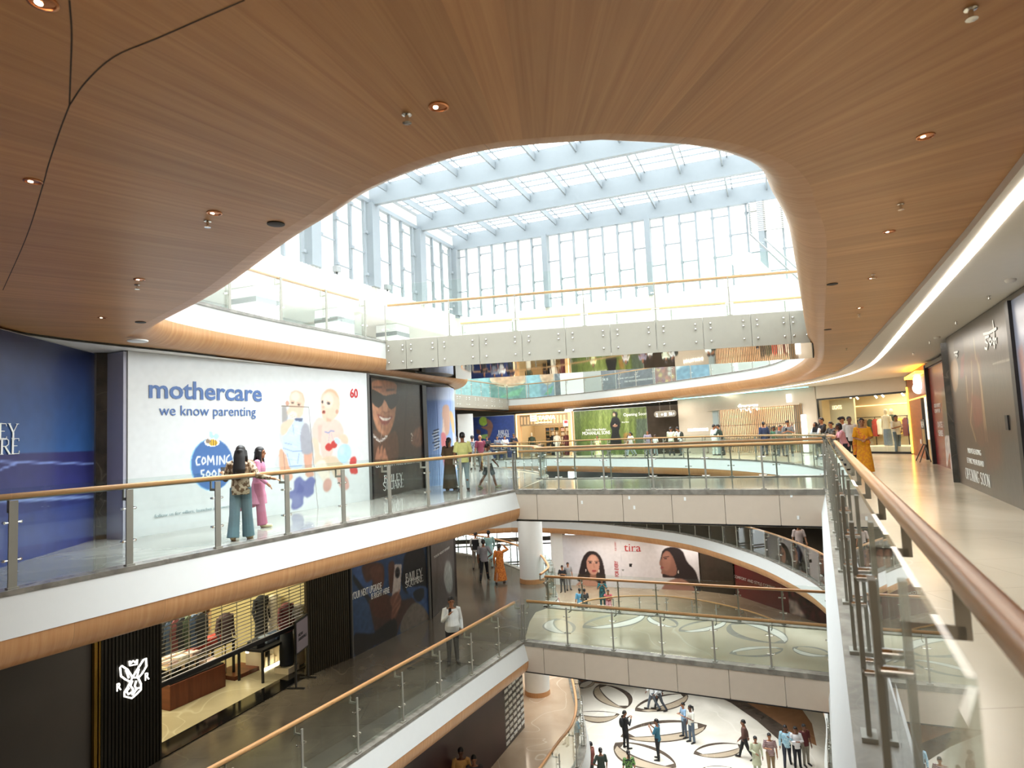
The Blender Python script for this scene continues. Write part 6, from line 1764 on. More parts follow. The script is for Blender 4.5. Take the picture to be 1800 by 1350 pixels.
on_counter(.62, .3, .25, .035, FABS[1], 'single white folded shirt near the middle of the walnut table'); on_counter(.82, .3, .3, .14, FABS[11], 'pile of pale pink and white clothes at the right end of the walnut table')
b = MB(); q = atz(403, 1197, ZA); b.box((q[0], q[1] + .5, ZA + .06), (.9, .8, .12), d_); tag(b.build('display_plinth', WALN), 'low walnut step behind the right end of the display table', 'plinth')
# goods set out inside
def inside(x, y, v):
    q = atz(x, y, ZA + v)[:2] - WAO.p0
    return float(q @ WAO.r), float(q @ WAO.n)
def tbl(u0, u1, d0, d1, h, lb, m_):
    o = thing('display_table', lb, 'table', tuple(WAO.pt((u0 + u1) / 2, 0, (d0 + d1) / 2)))
    b = MB(); WAO.box(b, u0, u1, h - .06, h, d0, d1); b.build('tabletop', m_, o)
    for u in (u0 + .05, u1 - .05):
        for d in (d0 + .05, d1 - .05):
            b = MB(); WAO.box(b, u - .025, u + .025, .02, h - .06, d - .025, d + .025); b.build('leg', BLACK, o)
def pile(u, d, v, w, n, m_, lb, g, nm='folded_shirt', cat='clothes', hh=.035):
    b = MB()
    for j in range(n): WAO.box(b, u - w / 2, u + w / 2, v + j * (hh + .004), v + j * (hh + .004) + hh, d - .16 + .01 * (j % 2), d + .16)
    tag(b.build(nm, m_, bevel=.008), lb, cat, g)
u, d = inside(318, 1108, 1.35)
shelf_unit(WAO, u - .8, u + 1.0, .3, 2.1, d, 4, 4, 'back shelf of dark folded clothes in the lower shop', stock=[FABS[0], FABS[7], FABS[3], FABS[0], FABS[2]])
u, d = inside(305, 1158, .95); tbl(u - .55, u + .65, d - .5, d + .4, .95, 'white display table at the left of the lower shop', CREAM)
for k in range(6): pile(u - .35 + .35 * (k % 3), d - .2 + .42 * (k // 3), .955, .28, 2, FABS[11 if k % 2 else 1], 'pale folded shirt on the white table of the lower shop', 'folded shirts on the white table')
u, d = inside(338, 1152, 1.0); u += .25; d -= .35
tbl(u - .1, u + 1.2, d - .45, d + .35, .98, 'dark table with red boxes in the lower shop', BLACK)
for k in range(4): pile(u + .1 + .28 * k, d, .985, .24, 1, FABS[8], 'red box on the dark table in the lower shop', 'red boxes on the dark table', 'gift_box', 'box', .16)
u, d = inside(468, 1128, .85); tbl(u - .6, u + .6, d - .45, d + .4, .84, 'dark table with folded clothes at the right of the lower shop', BLACK)
for k, lb in enumerate(('black folded clothes at the left of the right hand shop table', 'grey folded clothes at the middle of the right hand shop table', 'navy folded clothes at the right of the right hand shop table')): pile(u - .38 + .38 * k, d, .845, .3, 4, FABS[(0, 5, 7)[k]], lb, None)
for (x, y, v, m_, lb, bt) in ((396, 1112, 1.15, mat('plum_jacket', '#3c2c30', .8), 'headless mannequin in a plum jacket behind the grille', None), (459, 1072, 1.5, FABS[0], 'headless mannequin in a black jacket high behind the grille', FABS[0]), (481, 1070, 1.4, FABS[1], 'headless mannequin in a white coat high behind the grille', FABS[1]), (523, 1088, 1.25, FABS[1], 'headless mannequin in a cream coat at the right of the grille', FABS[4]), (503, 1086, 1.4, FABS[2], 'headless mannequin in a maroon coat behind the cream coat', FABS[0])):
    u, d = inside(x, y, v); v0 = v - 1.12 * 1.1 if v > 1.25 else .03
    mannequin(u, WAO, d, max(.03, v0), m_, lb, None, bt, head=False, sc=1.1)
    if v0 > .1:
        b = MB(); WAO.box(b, u - .22, u + .22, .02, v0, d - .22, d + .22); tag(b.build('display_plinth', CREAM), 'plinth under the ' + lb.split(' in a ')[1].split(' ')[0] + ' ' + lb.split(' in a ')[1].split(' ')[1] + ' mannequin in the lower shop', 'plinth')
for k in range(7):
    u, d = inside(352 - 11 * k, 1092 + 3 * k, 1.75); garment(u, .3, 1.2, 1.95, WAO, d, FABS[(0, 7, 3, 0, 2, 7, 0)[k]], label='dark clothes hanging at the back of the lower shop', group='dark clothes hanging in the lower shop')
u0, d0 = inside(455, 1166, .2); u1, d1 = inside(533, 1137, .2)
o = thing('lit_bench', 'low lit display bench at the back right of the lower shop', 'bench', tuple(WAO.pt((u0 + u1) / 2, 0, d0)))
dm = (d0 + d1) / 2
b = MB(); WAO.box(b, u0, u1, .5, .58, dm - .7, dm + .05); b.build('top', CREAM, o)
b = MB(); WAO.box(b, u0, u1, .02, .06, dm - .02, dm + .03); b.build('light_strip', GLOWY, o)
b = MB(); WAO.box(b, u0, u1, .44, .48, dm - .6, dm - .5); b.build('light_strip', GLOWY, o)
for u in (u0 + .04, (u0 + u1) / 2, u1 - .04):
    b = MB(); WAO.box(b, u - .03, u + .03, .02, .5, dm - .6, dm); b.build('leg', CREAM, o)
# stand sign
f0, f1 = atz(520.5, 1211, ZA), atz(541.5, 1192, ZA)
WS = Wall(f0[:2], f1[:2], ZA)
o = thing('stand_sign', 'black framed standing sign with a grey lilac poster in front of the lower shop', 'sign', tuple(f0))
Ls = WS.L
for u in (0, Ls):
    b = MB(); WS.box(b, u - .02, u + .02, 0, 1.6, -.02, .02); b.build('leg', BLACK, o)
    b = MB(); WS.box(b, u - .03, u + .03, 0, .03, -.22, .22); b.build('foot', BLACK, o)
b = MB(); WS.box(b, -.02, Ls + .02, .8, 1.62, -.02, .02); b.build('frame', BLACK, o)
b = MB(); WS.box(b, .03, Ls - .03, .84, 1.56, .02, .03); b.build('poster', mat('poster_lilac', '#8a828c', .4, var=.02), o)
text_mesh('NEW\nARRIVALS', (Ls * .15, Ls * .85, 1.1, 1.28), plane_m(WS, .034), BLACK, 'lettering', o)

# ================================================================== BELOW, ON THE MEZZANINE
W21 = Wall((-3.6, 15.5), (-.75, 22.6), ZB)
PLUM = mat('plum_print', '#3a2228', .35, var=.25, vs=.8)
h = hoarding(W21, 3.4, 'dark plum hoarding under the lower left gallery', board=PLUM)
W22 = Wall((-.75, 22.6), (-.1, 24.2), ZB)
o = thing('shopfront', 'white lattice screen beside the plum hoarding on the mezzanine', 'shopfront', tuple(W22.pt(.8, 0)))
b = MB(); W22.box(b, 0, W22.L, 0, 3.4, -.1, 0); b.build('board', DGREY, o)
b = MB()
for k in range(16):
    v = .1 + .21 * k
    for j in range(5): W22.box(b, .05 + j * W22.L / 5, .05 + (j + .8) * W22.L / 5, v + .02 * j, v + .1 + .02 * j, 0, .02)
b.build('lattice', INK_WHITE, o)
# ================================================================== TOP FLOOR EXTRAS
LOUV = mat('louvre_metal', '#c9c6bc', .5)
o = thing('louvre', 'grey louvre panel at the right end of the top glazing', 'louvre', tuple(wp(10.9, 21, 12)))
b = MB()
for k in range(16): b.obox(wp(10.6, 22.5, 13.6 + .12 * k), [*(WE * 3.4), 0], [*(WD * .12), 0], (0, 0, .05))
b.build('slats', LOUV, o)
b = MB(); b.obox(wp(10.7, 20.8, 14.5), [*(WE * .12), 0], [*(WD * .2), 0], (0, 0, 2.2)); b.build('frame', FRAME, o)
o = thing('escalator', 'white escalator rising behind the top footbridge at the right', 'escalator', (12.8, 30.5, Z1))
e0, e1 = np.array([14.6, 30.0, 5.3]), np.array([12.0, 33.0, 10.2])
dv = (e1 - e0); Ln = np.linalg.norm(dv); du_ = dv / Ln; sd = np.cross(du_, [0, 0, 1]); sd /= np.linalg.norm(sd); upv = np.cross(sd, du_)
b = MB(); b.obox((e0 + e1) / 2, dv, sd * 1.5, upv * .7); b.build('truss', WHITE, o)
for sg in (-1, 1):
    b = MB(); b.obox((e0 + e1) / 2 + sd * .7 * sg + upv * .8, dv, sd * .02, upv * .9); b.build('glass_panel', PANEGLASS, o)
    b = MB(); b.obox((e0 + e1) / 2 + sd * .7 * sg + upv * 1.28, dv, sd * .09, upv * .07); b.build('handrail', GCAP, o)
for k, (x, y) in enumerate(((476, 441), (592, 478), (681, 507))):
    dd = ray(x, y); n_w = np.array([-WD[1], WD[0]]); t = (n_w @ (WA + WE * .2)) / (n_w @ dd[:2]); q = ORG + dd * t
    o = thing('floodlight', 'small grey floodlight on the ledge under the left glazing, %s' % ['nearest the veneer ceiling', 'middle one', 'nearest the footbridge'][k], 'floodlight', (q[0], q[1], 10.6), 'floodlights on the ledge')
    b = MB(); b.box((q[0], q[1], 10.85), (.4, .3, .32), WD); b.build('head', GCAP, o, bevel=.03)
    b = MB(); b.tube([(q[0], q[1], 10.6), (q[0], q[1], 10.75)], .05, 8); b.build('bracket', BLACK, o)
# paper tags left on the bridge panels
for k, (x, y, z, Y) in enumerate(((1023, 883, 0, 18.4), (1106, 875, 0, 17.9), (1115, 892, 0, 17.85), (1204, 877, 0, 17.4), (1391, 871, 0, 15.9), (1403, 910, 0, 15.8))):
    n_w = np.array([-(L0_BRIDGE[1][1] - L0_BRIDGE[0][1]), L0_BRIDGE[1][0] - L0_BRIDGE[0][0]]); n_w = n_w / np.linalg.norm(n_w)
    dd = ray(x, y); t = (n_w @ (np.array(L0_BRIDGE[0]) - n_w * .045)) / (n_w @ dd[:2]); q = ORG + dd * t
    b = MB(); b.box(tuple(q), (.05, .006, .09), (np.array(L0_BRIDGE[1]) - np.array(L0_BRIDGE[0])))
    tag(b.build('paper_tag', INK_WHITE), 'small white paper tag stuck on the middle footbridge panels', 'tag', 'paper tags on the middle footbridge')
# ================================================================== PEOPLE
def remeshed(mb, voxel, name, smooth_it=2):
    me = bpy.data.meshes.new('tmp'); me.from_pydata(mb.v, [], mb.f); me.update()
    o = bpy.data.objects.new('tmp', me); S.collection.objects.link(o)
    r = o.modifiers.new('r', 'REMESH'); r.mode = 'VOXEL'; r.voxel_size = voxel; r.adaptivity = 0
    if smooth_it:
        q = o.modifiers.new('s', 'SMOOTH'); q.factor, q.iterations = .5, smooth_it
    dg = bpy.context.evaluated_depsgraph_get()
    res = bpy.data.meshes.new_from_object(o.evaluated_get(dg))
    bpy.data.objects.remove(o); bpy.data.meshes.remove(me)
    res.name = name
    res.polygons.foreach_set('use_smooth', [True] * len(res.polygons)); res.update()
    return res
def loft(b, secs, n=16):
    """secs: (centre, rx, ry, pitch) elliptical sections"""
    vs = []
    for c, rx, ry, th in secs:
        for k in range(n):
            a = 2 * math.pi * k / n
            x, y = rx * math.cos(a), ry * math.sin(a)
            vs.append((c[0] + x, c[1] + y * math.cos(th), c[2] - y * math.sin(th)))
    m_ = len(secs)
    b.add(vs, [(i * n + k, i * n + (k + 1) % n, (i + 1) * n + (k + 1) % n, (i + 1) * n + k) for i in range(m_ - 1) for k in range(n)] + [tuple(range(n))[::-1], tuple(range((m_ - 1) * n, m_ * n))])
ARMS = {'down': ((.245, -.03, 1.10), (.255, .05, .85)), 'back': ((.24, -.14, 1.10), (.25, -.17, .86)), 'fwd': ((.24, .07, 1.10), (.22, .24, .93)),
        'phone': ((.26, .10, 1.13), (.11, .27, 1.33)), 'chest': ((.26, .06, 1.11), (.07, .24, 1.18)), 'clasp': ((.25, .0, 1.11), (.06, .19, 1.04)),
        'rail': ((.22, .24, 1.13), (.07, .42, 1.15)), 'shade': ((.36, .12, 1.44), (.16, .2, 1.60)), 'propR': ((.33, -.17, 1.15), (.57, -.19, 1.10)),
        'hold': ((.27, .04, 1.10), (.34, .22, 1.20)), 'point': ((.24, .25, 1.30), (.2, .48, 1.38)), 'hip': ((.36, -.1, 1.12), (.2, .05, 1.0))}
LEGS = {'stand': ((4, 4), (-2, 2)), 'walk': ((20, 6), (-18, 14)), 'kick': ((8, 2), (-22, 58)), 'wide': ((6, 4), (-6, 3)), 'squat': ((75, 125), (68, 120))}
def joints(pose):
    aR, aL, lg, lean, nod, wide = pose
    J = {}
    (t1, k1), (t2, k2) = LEGS[lg]
    for sd, t, k in ((1, t1, k1), (-1, t2, k2)):
        hip = np.array([.09 * sd, 0, .90]); t, k = math.radians(t), math.radians(k)
        knee = hip + .43 * np.array([.02 * sd * wide, math.sin(t), -math.cos(t)])
        ank = knee + .41 * np.array([.05 * sd * wide, math.sin(t - k), -math.cos(t - k)])
        J['leg', sd] = (hip, knee, ank, t - k)
    lo = min(J['leg', s_][2][2] for s_ in (1, -1)) - .065
    ln = math.radians(lean)
    def sp(h):  # point up the spine
        return np.array([0, math.sin(ln) * h, .92 + math.cos(ln) * h])
    J['sp'], J['ln'] = sp, ln
    for sd, a in ((1, aR), (-1, aL)):
        e, w_ = [np.array(q) * [sd, 1, 1] for q in ARMS[a]]
        sh = sp(.47) + [.175 * sd, -.01, 0]
        J['arm', sd] = (sh, e, w_)
    J['head'] = sp(.60) + np.array([0, .015 + .05 * math.sin(math.radians(nod)), .07])
    J['nod'] = math.radians(nod)
    J['dz'] = -lo
    return J
def Rx(a):
    c, s_ = math.cos(a), math.sin(a)
    return np.array([[1, 0, 0], [0, c, -s_], [0, s_, c]])
_PC = {}
def cached(key, fn):
    if key not in _PC: _PC[key] = fn()
    return _PC[key]
def torso_secs(J, g, fat, h0=-.06, extra=0.0):
    R = []
    for h, rx, ry, yo in ((-.10, .15, .11, -.01), (-.02, .165, .12, -.01), (.08, .15, .108, 0), (.18, .14, .1, .0), (.28, .155, .108, .0), (.38, .17, .108, -.005), (.45, .165, .09, -.01), (.50, .1, .065, -.01)):
        if h < h0: continue
        f_ = 1 + fat * math.exp(-((h - .12) / .16) ** 2)
        c = J['sp'](h) + [0, yo + fat * .09 * math.exp(-((h - .12) / .16) ** 2), 0]
        R.append((c, rx * (1 + .35 * (f_ - 1)) + g, ry * f_ + g, J['ln']))
    return R
def skin_mesh(pose, fat, vox):
    J = joints(pose); b = MB()
    loft(b, torso_secs(J, 0, fat))
    for sd in (1, -1):
        hip, knee, ank, th = J['leg', sd]
        b.tube([hip + [0, 0, .04], (hip + knee) / 2, knee, (knee * .6 + ank * .4) + [0, -.012, 0], ank], [.085, .072, .052, .052, .036], 12)
        fd = Rx(0) @ np.array([.12 * sd, math.cos(th * .8), math.sin(th * .8)])
        b.tube([ank + [0, -.03, -.03], ank + [0, .02, -.035], ank + fd * .12 + [0, 0, -.042], ank + fd * .19 + [0, 0, -.048]], [.035, .042, .034, .022], 10)
        sh, e, w_ = J['arm', sd]
        b.tube([sh - [.03 * sd, 0, 0], sh, (sh + e) / 2, e, (e * .6 + w_ * .4), w_], [.05, .054, .045, .036, .036, .026], 10)
        d = (w_ - e) / np.linalg.norm(w_ - e)
        side = np.cross(d, [0, 0, 1.0]) if abs(d[2]) < .8 else np.array([0, 1.0, 0]) - d * d[1]
        side /= np.linalg.norm(side); nrm = np.cross(d, side)
        b.tube([w_, w_ + d * .04, w_ + d * .085], [.024, .03, .028], 8)
        for k, (o_, l_) in enumerate(((-.028, .075), (-.0095, .088), (.0095, .082), (.027, .062))):
            p0 = w_ + d * .08 + side * o_
            p1 = p0 + d * l_ * .55 + nrm * .006; p2 = p1 + d * l_ * .4 + nrm * .022
            b.tube([p0, p1, p2], [.0098, .009, .0075], 7)
        p0 = w_ + d * .03 - side * .028
        b.tube([p0, p0 + d * .03 - side * .022, p0 + d * .06 - side * .026 + nrm * .01], [.0125, .011, .009], 7)
    hc, R = J['head'], Rx(-J['nod'])
    b.tube([J['sp'](.46), J['sp'](.53), hc + R @ np.array([0, -.02, -.06])], [.062, .052, .054], 12)
    H = lambda x, y, z: hc + R @ np.array([x, y, z])
    b.ell(H(0, -.008, .025), (.076, .096, .092), 18, 12, R=R)
    b.ell(H(0, .018, -.045), (.058, .068, .07), 16, 10, R=R)
    b.tube([H(0, .088, .012), H(0, .104, -.012), H(0, .108, -.024), H(0, .09, -.034)], [.009, .012, .015, .01], 8)
    b.ell(H(0, .078, -.062), (.024, .014, .012), 10, 6); b.ell(H(0, .068, -.098), (.026, .02, .018), 10, 6)
    for sd in (1, -1): b.ell(H(.077 * sd, -.01, -.008), (.012, .022, .032), 8, 6); b.ell(H(.032 * sd, .082, .03), (.02, .012, .008), 8, 5)
    m_ = remeshed(b, vox, 'body', 1); return m_
def face_mesh(pose):
    J = joints(pose); hc, R = J['head'], Rx(-J['nod']); b = MB()
    H = lambda x, y, z: hc + R @ np.array([x, y, z])
    for sd in (1, -1): b.ell(H(.03 * sd, .087, .012), (.014, .007, .006), 8, 5); b.tube([H(.015 * sd, .092, .032), H(.034 * sd, .089, .037), H(.05 * sd, .078, .03)], [.004, .005, .003], 5)
    return b
def top_mesh(pose, fat, kind, vox):
    J = joints(pose); b = MB()
    hem = {'shirt': -.10, 'tunic': -.10, 'dress': -.10}[kind.split('_')[0]]
    sc = torso_secs(J, .016, fat, -.11)
    sc[0] = (sc[0][0], sc[0][1] + .008, sc[0][2] + .008, sc[0][3])
    sc = sc[:-1] + [(J['sp'](.485) + [0, -.01, 0], .12, .08, J['ln'])]
    low = []
    if 'tunic' in kind: low = [(.50, .21, .165), (.68, .19, .15)]
    if 'dress' in kind: low = [(.16, .30, .26), (.40, .265, .22), (.62, .23, .18), (.78, .19, .145)]
    loft(b, [(np.array([0, 0, z]), rx, ry, 0) for z, rx, ry in low] + sc)
    if 'long' in kind or 'short' in kind:
        for sd in (1, -1):
            sh, e, w_ = J['arm', sd]
            f = 1.0 if 'long' in kind else .0
            pts = [sh - [.04 * sd, 0, .0], sh, (sh + e) / 2] + ([e, (e + w_) / 2, w_ * .96 + e * .04] if f else [e * .92 + sh * .08])
            b.tube(pts, [.07, .072, .062] + ([.052, .047, .038] if f else [.062]), 12)
    return remeshed(b, vox, 'shirt', 2)
def bottom_mesh(pose, fat, kind, vox):
    J = joints(pose); b = MB()
    if kind == 'skirt':
        loft(b, [(np.array([0, 0, .05 - J['dz']]), .26, .22, 0), (np.array([0, 0, .35]), .235, .19, 0), (np.array([0, 0, .7]), .2, .15, 0), (J['sp'](-.02), .175, .13, 0), (J['sp'](.1), .158, .118, J['ln'])])
        return remeshed(b, vox, 'skirt', 2)
    loft(b, torso_secs(J, .01, fat * .7, -.11)[:4])
    for sd in (1, -1):
        hip, knee, ank, th = J['leg', sd]
        r = [.1, .088, .068, .06, .052] if kind != 'wide' else [.1, .098, .094, .1, .11]
        end = ank + [0, 0, -.01]
        if kind == 'shorts':
            b.tube([hip + [0, 0, .05], (hip + knee) / 2, knee + [0, 0, .04]], [.1, .095, .09], 12)
        else:
            b.tube([hip + [0, 0, .05], (hip + knee) / 2, knee, (knee + ank) / 2, end], r, 12)
    return remeshed(b, vox, 'trousers', 2)
def shoe_mesh(pose, sd):
    J = joints(pose); b = MB()
    if sd:
        hip, knee, ank, th = J['leg', sd]
        fd = np.array([.12 * sd, math.cos(th * .8), math.sin(th * .8)])
        b.tube([ank + [0, -.05, -.025], ank + [0, 0, -.015], ank + fd * .1 + [0, 0, -.03], ank + fd * .2 + [0, 0, -.04], ank + fd * .215 + [0, 0, -.042]], [.03, .05, .045, .035, .01], 10)
    return remeshed(b, .012, 'shoes', 1)
def hair_mesh(pose, kind):
    J = joints(pose); hc, R = J['head'], Rx(-J['nod']); b = MB()
    H = lambda x, y, z: hc + R @ np.array([x, y, z])
    b.ell(H(0, -.022, .05), (.086, .102, .088), 18, 12, R=R)
    b.tube([H(0, -.07, .02), H(0, -.075, -.04)], [.07, .055], 12)
    if kind == 'long':
        loft(b, [(H(0, -.06, .03), .085, .06, 0), (H(0, -.085, -.1), .1, .05, 0), (J['sp'](.36) + [0, -.14, 0], .115, .04, 0), (J['sp'](.2) + [0, -.14, 0], .09, .03, 0)])
        for sd in (1, -1): b.tube([H(.07 * sd, .01, .04), H(.085 * sd, .0, -.08), J['sp'](.44) + [.1 * sd, .05, .0]], [.04, .045, .03], 8)
    if kind == 'bob': loft(b, [(H(0, -.04, .03), .09, .085, 0), (H(0, -.045, -.06), .1, .08, 0), (H(0, -.05, -.12), .09, .06, 0)])
    if kind == 'pony': b.tube([H(0, -.11, .03), H(0, -.17, .01), H(0, -.17, -.12), H(0, -.14, -.22)], [.03, .045, .04, .015], 8)
    if kind == 'bun': b.ell(H(0, -.135, .0), (.05, .045, .05), 12, 8)
    return remeshed(b, .012, 'hair', 2)
HAIRM = mat('hair_black', '#151213', .45, var=.2, vs=60)
EYEM = mat('eyes_dark', '#1c1412', .3, var=0)
SKINS = [mat('skin_%d' % i, c, .5, var=.05) for i, c in enumerate(('#8a5a40', '#a06c4c', '#6e4632', '#b98462'))]
def cloth(c, pat=None):
    k = 'wear_' + c + (pat or '')
    if k in _M: return _M[k]
    mt = mat(k, c, .85, var=.06, vs=9)
    if pat:
        nt = mt.node_tree; nz = [n for n in nt.nodes if n.type == 'TEX_NOISE'][0]; cr = [n for n in nt.nodes if n.type == 'VALTORGB'][0]
        nz.inputs['Scale'].default_value = 16; cr.color_ramp.elements[0].position, cr.color_ramp.elements[1].position = .46, .54
        cr.color_ramp.elements[0].color, cr.color_ramp.elements[1].color = (*srgb(c), 1), (*srgb(pat), 1)
        if pat.endswith('s'): pass
    return mt
def stripes(c1, c2):
    mt = mat('wear_stripes_' + c1, c1, .85, var=.06); nt = mt.node_tree
    tc = nt.nodes.new('ShaderNodeTexCoord'); wv = nt.nodes.new('ShaderNodeTexWave'); wv.bands_direction = 'Z'; wv.inputs['Scale'].default_value = 6
    cr = nt.nodes.new('ShaderNodeValToRGB'); cr.color_ramp.interpolation = 'CONSTANT'; cr.color_ramp.elements[1].position = .62
    cr.color_ramp.elements[0].color, cr.color_ramp.elements[1].color = (*srgb(c1), 1), (*srgb(c2), 1)
    nt.links.new(tc.outputs['Object'], wv.inputs['Vector']); nt.links.new(wv.outputs['Fac'], cr.inputs['Fac']); nt.links.new(cr.outputs['Color'], nt.nodes['Principled BSDF'].inputs['Base Color'])
    return mt
def person(loc, rz, label, top, bottom, tc, bc, h=1.7, arms=('down', 'down'), legs='stand', lean=0, nod=0, hair='short', skin=0, fat=0.0, shoes='#2a2624', vox=.012, group=None, hairc=None, wide=1.0, extra=None):
    pose = (arms[0], arms[1], legs, lean, nod, wide)
    root = thing('person', label, 'person', (0, 0, 0), group)
    dz = joints(pose)['dz']
    def child(nm, me, mt_):
        o = bpy.data.objects.new(nm, me); S.collection.objects.link(o); o.parent = root
        if not len(me.materials): me.materials.append(None)
        o.material_slots[0].link = 'OBJECT'; o.material_slots[0].material = mt_
        o.location = (0, 0, dz)
        return o
    child('body', cached(('sk', pose, fat, vox), lambda: skin_mesh(pose, fat, vox)), SKINS[skin])
    if top: child(top.split('_')[0], cached(('tp', pose, fat, top, vox), lambda: top_mesh(pose, fat, top, vox)), tc if not isinstance(tc, str) else cloth(tc))
    if bottom: child('skirt' if bottom == 'skirt' else 'trousers', cached(('bt', pose, fat, bottom, vox), lambda: bottom_mesh(pose, fat, bottom, vox)), bc if not isinstance(bc, str) else cloth(bc))
    for sd in (1, -1): child('shoe', cached(('sh', pose, sd), lambda sd=sd: shoe_mesh(pose, sd)), cloth(shoes))
    if hair: child('hair', cached(('hr', pose, hair), lambda: hair_mesh(pose, hair)), hairc or HAIRM)
    fb = cached(('fc', pose), lambda: face_mesh(pose))
    e = fb.build('eyes', EYEM, smooth=True); e.parent = root; e.location = (0, 0, dz)
    if extra: extra(root, joints(pose), dz)
    s_ = h / 1.70
    root.location, root.rotation_euler, root.scale = tuple(loc), (0, 0, math.radians(rz)), (s_, s_, s_)
    return root
def kid_of(o, root, dz):
    o.parent = root; o.location = (0, 0, dz); return o
def phone_in(root, J, dz, sd=1):
    w_ = J['arm', sd][2]; b = MB(); b.box(tuple(w_ + [-.02 * sd, .03, .09]), (.075, .012, .15)); o = kid_of(b.build('phone', BLACK), root, dz); return o
def backpack(col):
    def f(root, J, dz):
        b = MB(); c = J['sp'](.28) + [0, -.19, 0]; b.ell(tuple(c), (.15, .09, .22), 14, 9); kid_of(b.build('backpack', cloth(col), smooth=True), root, dz)
        b = MB()
        for sd in (1, -1): b.tube([J['sp'](.46) + [.11 * sd, -.13, .02], J['sp'](.5) + [.11 * sd, 0, .03], J['sp'](.4) + [.12 * sd, .125, 0], J['sp'](.2) + [.13 * sd, .08, 0]], .02, 6)
        kid_of(b.build('strap', cloth(col), smooth=True), root, dz)
    return f
def vest(col):
    def f(root, J, dz):
        b = MB(); loft(b, [(c, rx * 1.03 + .02, ry + .03, t) for c, rx, ry, t in torso_secs(J, .0, 0, -.05)[:-1]]); kid_of(remesh_obj(b, 'vest', cloth(col)), root, dz)
    return f
def remesh_obj(b, nm, mt_):
    me = remeshed(b, .014, nm, 1); me.materials.append(mt_); o = bpy.data.objects.new(nm, me); S.collection.objects.link(o); return o
def cap_on(root, J, dz):
    hc = J['head']; b = MB(); b.ell(hc + [0, -.015, .065], (.092, .108, .06), 16, 8); b.tube([hc + [0, .06, .055], hc + [0, .16, .045]], [.07, .03], 10); kid_of(b.build('cap', cloth('#20222a'), smooth=True), root, dz)
def scarf_on(col):
    def f(root, J, dz):
        hc = J['head']; b = MB(); b.ell(hc + [0, -.03, .02], (.1, .105, .125), 16, 10); loft(b, [(hc + [0, -.04, -.05], .1, .1, 0), (hc + [0, -.03, -.17], .17, .12, 0), (hc + [0, -.04, -.32], .2, .13, 0)])
        kid_of(remesh_obj(b, 'headscarf', cloth(col)), root, dz)
    return f
def sari_on(c1, c2):
    def f(root, J, dz):
        m_ = cloth(c1, c2); b = MB()
        loft(b, [(J['sp'](.0) + [-.09, .05, 0], .12, .1, 0), (J['sp'](.2) + [-.02, .07, 0], .13, .08, 0), (J['sp'](.38) + [.08, .06, 0], .1, .075, 0), (J['sp'](.5) + [.13, -.01, 0], .06, .07, 0), (J['sp'](.4) + [.16, -.11, 0], .08, .05, 0), (J['sp'](.0) + [.2, -.14, 0], .1, .05, 0), (J['sp'](-.35) + [.2, -.14, 0], .1, .04, 0)])
        kid_of(remesh_obj(b, 'sari_drape', m_), root, dz)
    return f
def F(x, y, z): return atz(x, y, z)
def G(x, Y, z): q = atY(x, 700, Y); return (q[0], q[1], z)

def girl_extra(root, J, dz):
    w_ = J['arm', -1][2]; b = MB(); b.obox(w_ + [-.02, .09, .06], (.075, .02, 0), (0, .008, -.008), (-.03, .05, .13)); kid_of(b.build('phone', BLACK), root, dz)
# ---- main floor, left gallery
person(F(424, 949, Z0), 12, 'person with long black hair in a patterned top and jeans propped against the rail', 'shirt_long', 'wide', cloth('#c9b49a', '#6e5238'), '#6f8894', 1.58, ('propR', 'hold'), 'wide', 2, 12, 'long', 3, shoes='#b89a78', vox=.009, extra=girl_extra)
person(F(447, 930, Z0) + np.array([0, .25, 0]), -85, 'person in a pink tunic and rose trousers walking behind the long haired one', 'tunic_long', 'wide', '#c4809a', '#a8647a', 1.55, ('fwd', 'back'), 'kick', 3, 0, 'long', 1, shoes='#d8cfa8')
person(F(792, 861, Z0), -20, 'person with a ponytail in a brown top and long skirt seen from behind', 'shirt_short', 'skirt', '#5a4634', '#4c4436', 1.58, ('down', 'clasp'), 'stand', 0, 0, 'pony', 1)
person(F(816, 862, Z0), 5, 'person in a yellow shirt and pale jeans seen from behind', 'shirt_short', 'trousers', '#d6d58a', '#8fa2a8', 1.72, ('fwd', 'down'), 'wide', 0, 0, 'short', 0, .15, group=None)
person(F(860, 858, Z0), -60, 'boy in a white shirt and dark shorts walking by the rail', 'shirt_short', 'shorts', '#d5dad8', '#3a3f42', 1.38, ('fwd', 'back'), 'walk', 0, 0, 'short', 2, shoes='#8e9478')
person(F(846, 828, Z0), 20, 'bald person in a maroon polo walking away on the bridge approach', 'shirt_short', 'trousers', '#6e2a3c', '#3f423e', 1.7, ('down', 'down'), 'walk', 0, 0, None, 1, .1)
person(F(832, 826, Z0), 10, 'person in a checked grey shirt walking beside the maroon polo', 'shirt_short', 'trousers', cloth('#8d939c', '#4a505c'), '#9a968c', 1.7, ('down', 'back'), 'walk', 0, 0, 'short', 1)
person(F(803, 838, Z0), 0, 'person in a white top partly behind the yellow shirt', 'shirt_long', 'trousers', '#dcdcd8', '#6f7478', 1.62, ('down', 'down'), 'stand', 0, 0, 'bun', 1)
for x_, Y_, lb, c_ in ((853, 43.5, 'dark haired person in black below the tennis hoarding, left one', '#2a2a30'), (871, 44.5, 'person in grey below the tennis hoarding', '#7d8492'), (884, 44, 'person in white below the tennis hoarding', '#d8dad8'), (900, 45, 'person in a navy shirt near the gold shop frame', '#232a3c')):
    person(G(x_, Y_, Z0), 170, lb, 'shirt_short', 'trousers', c_, '#3c3f48', 1.6 if x_ != 900 else 1.72, ('down', 'chest'), 'stand', 0, 10, 'short', 1)
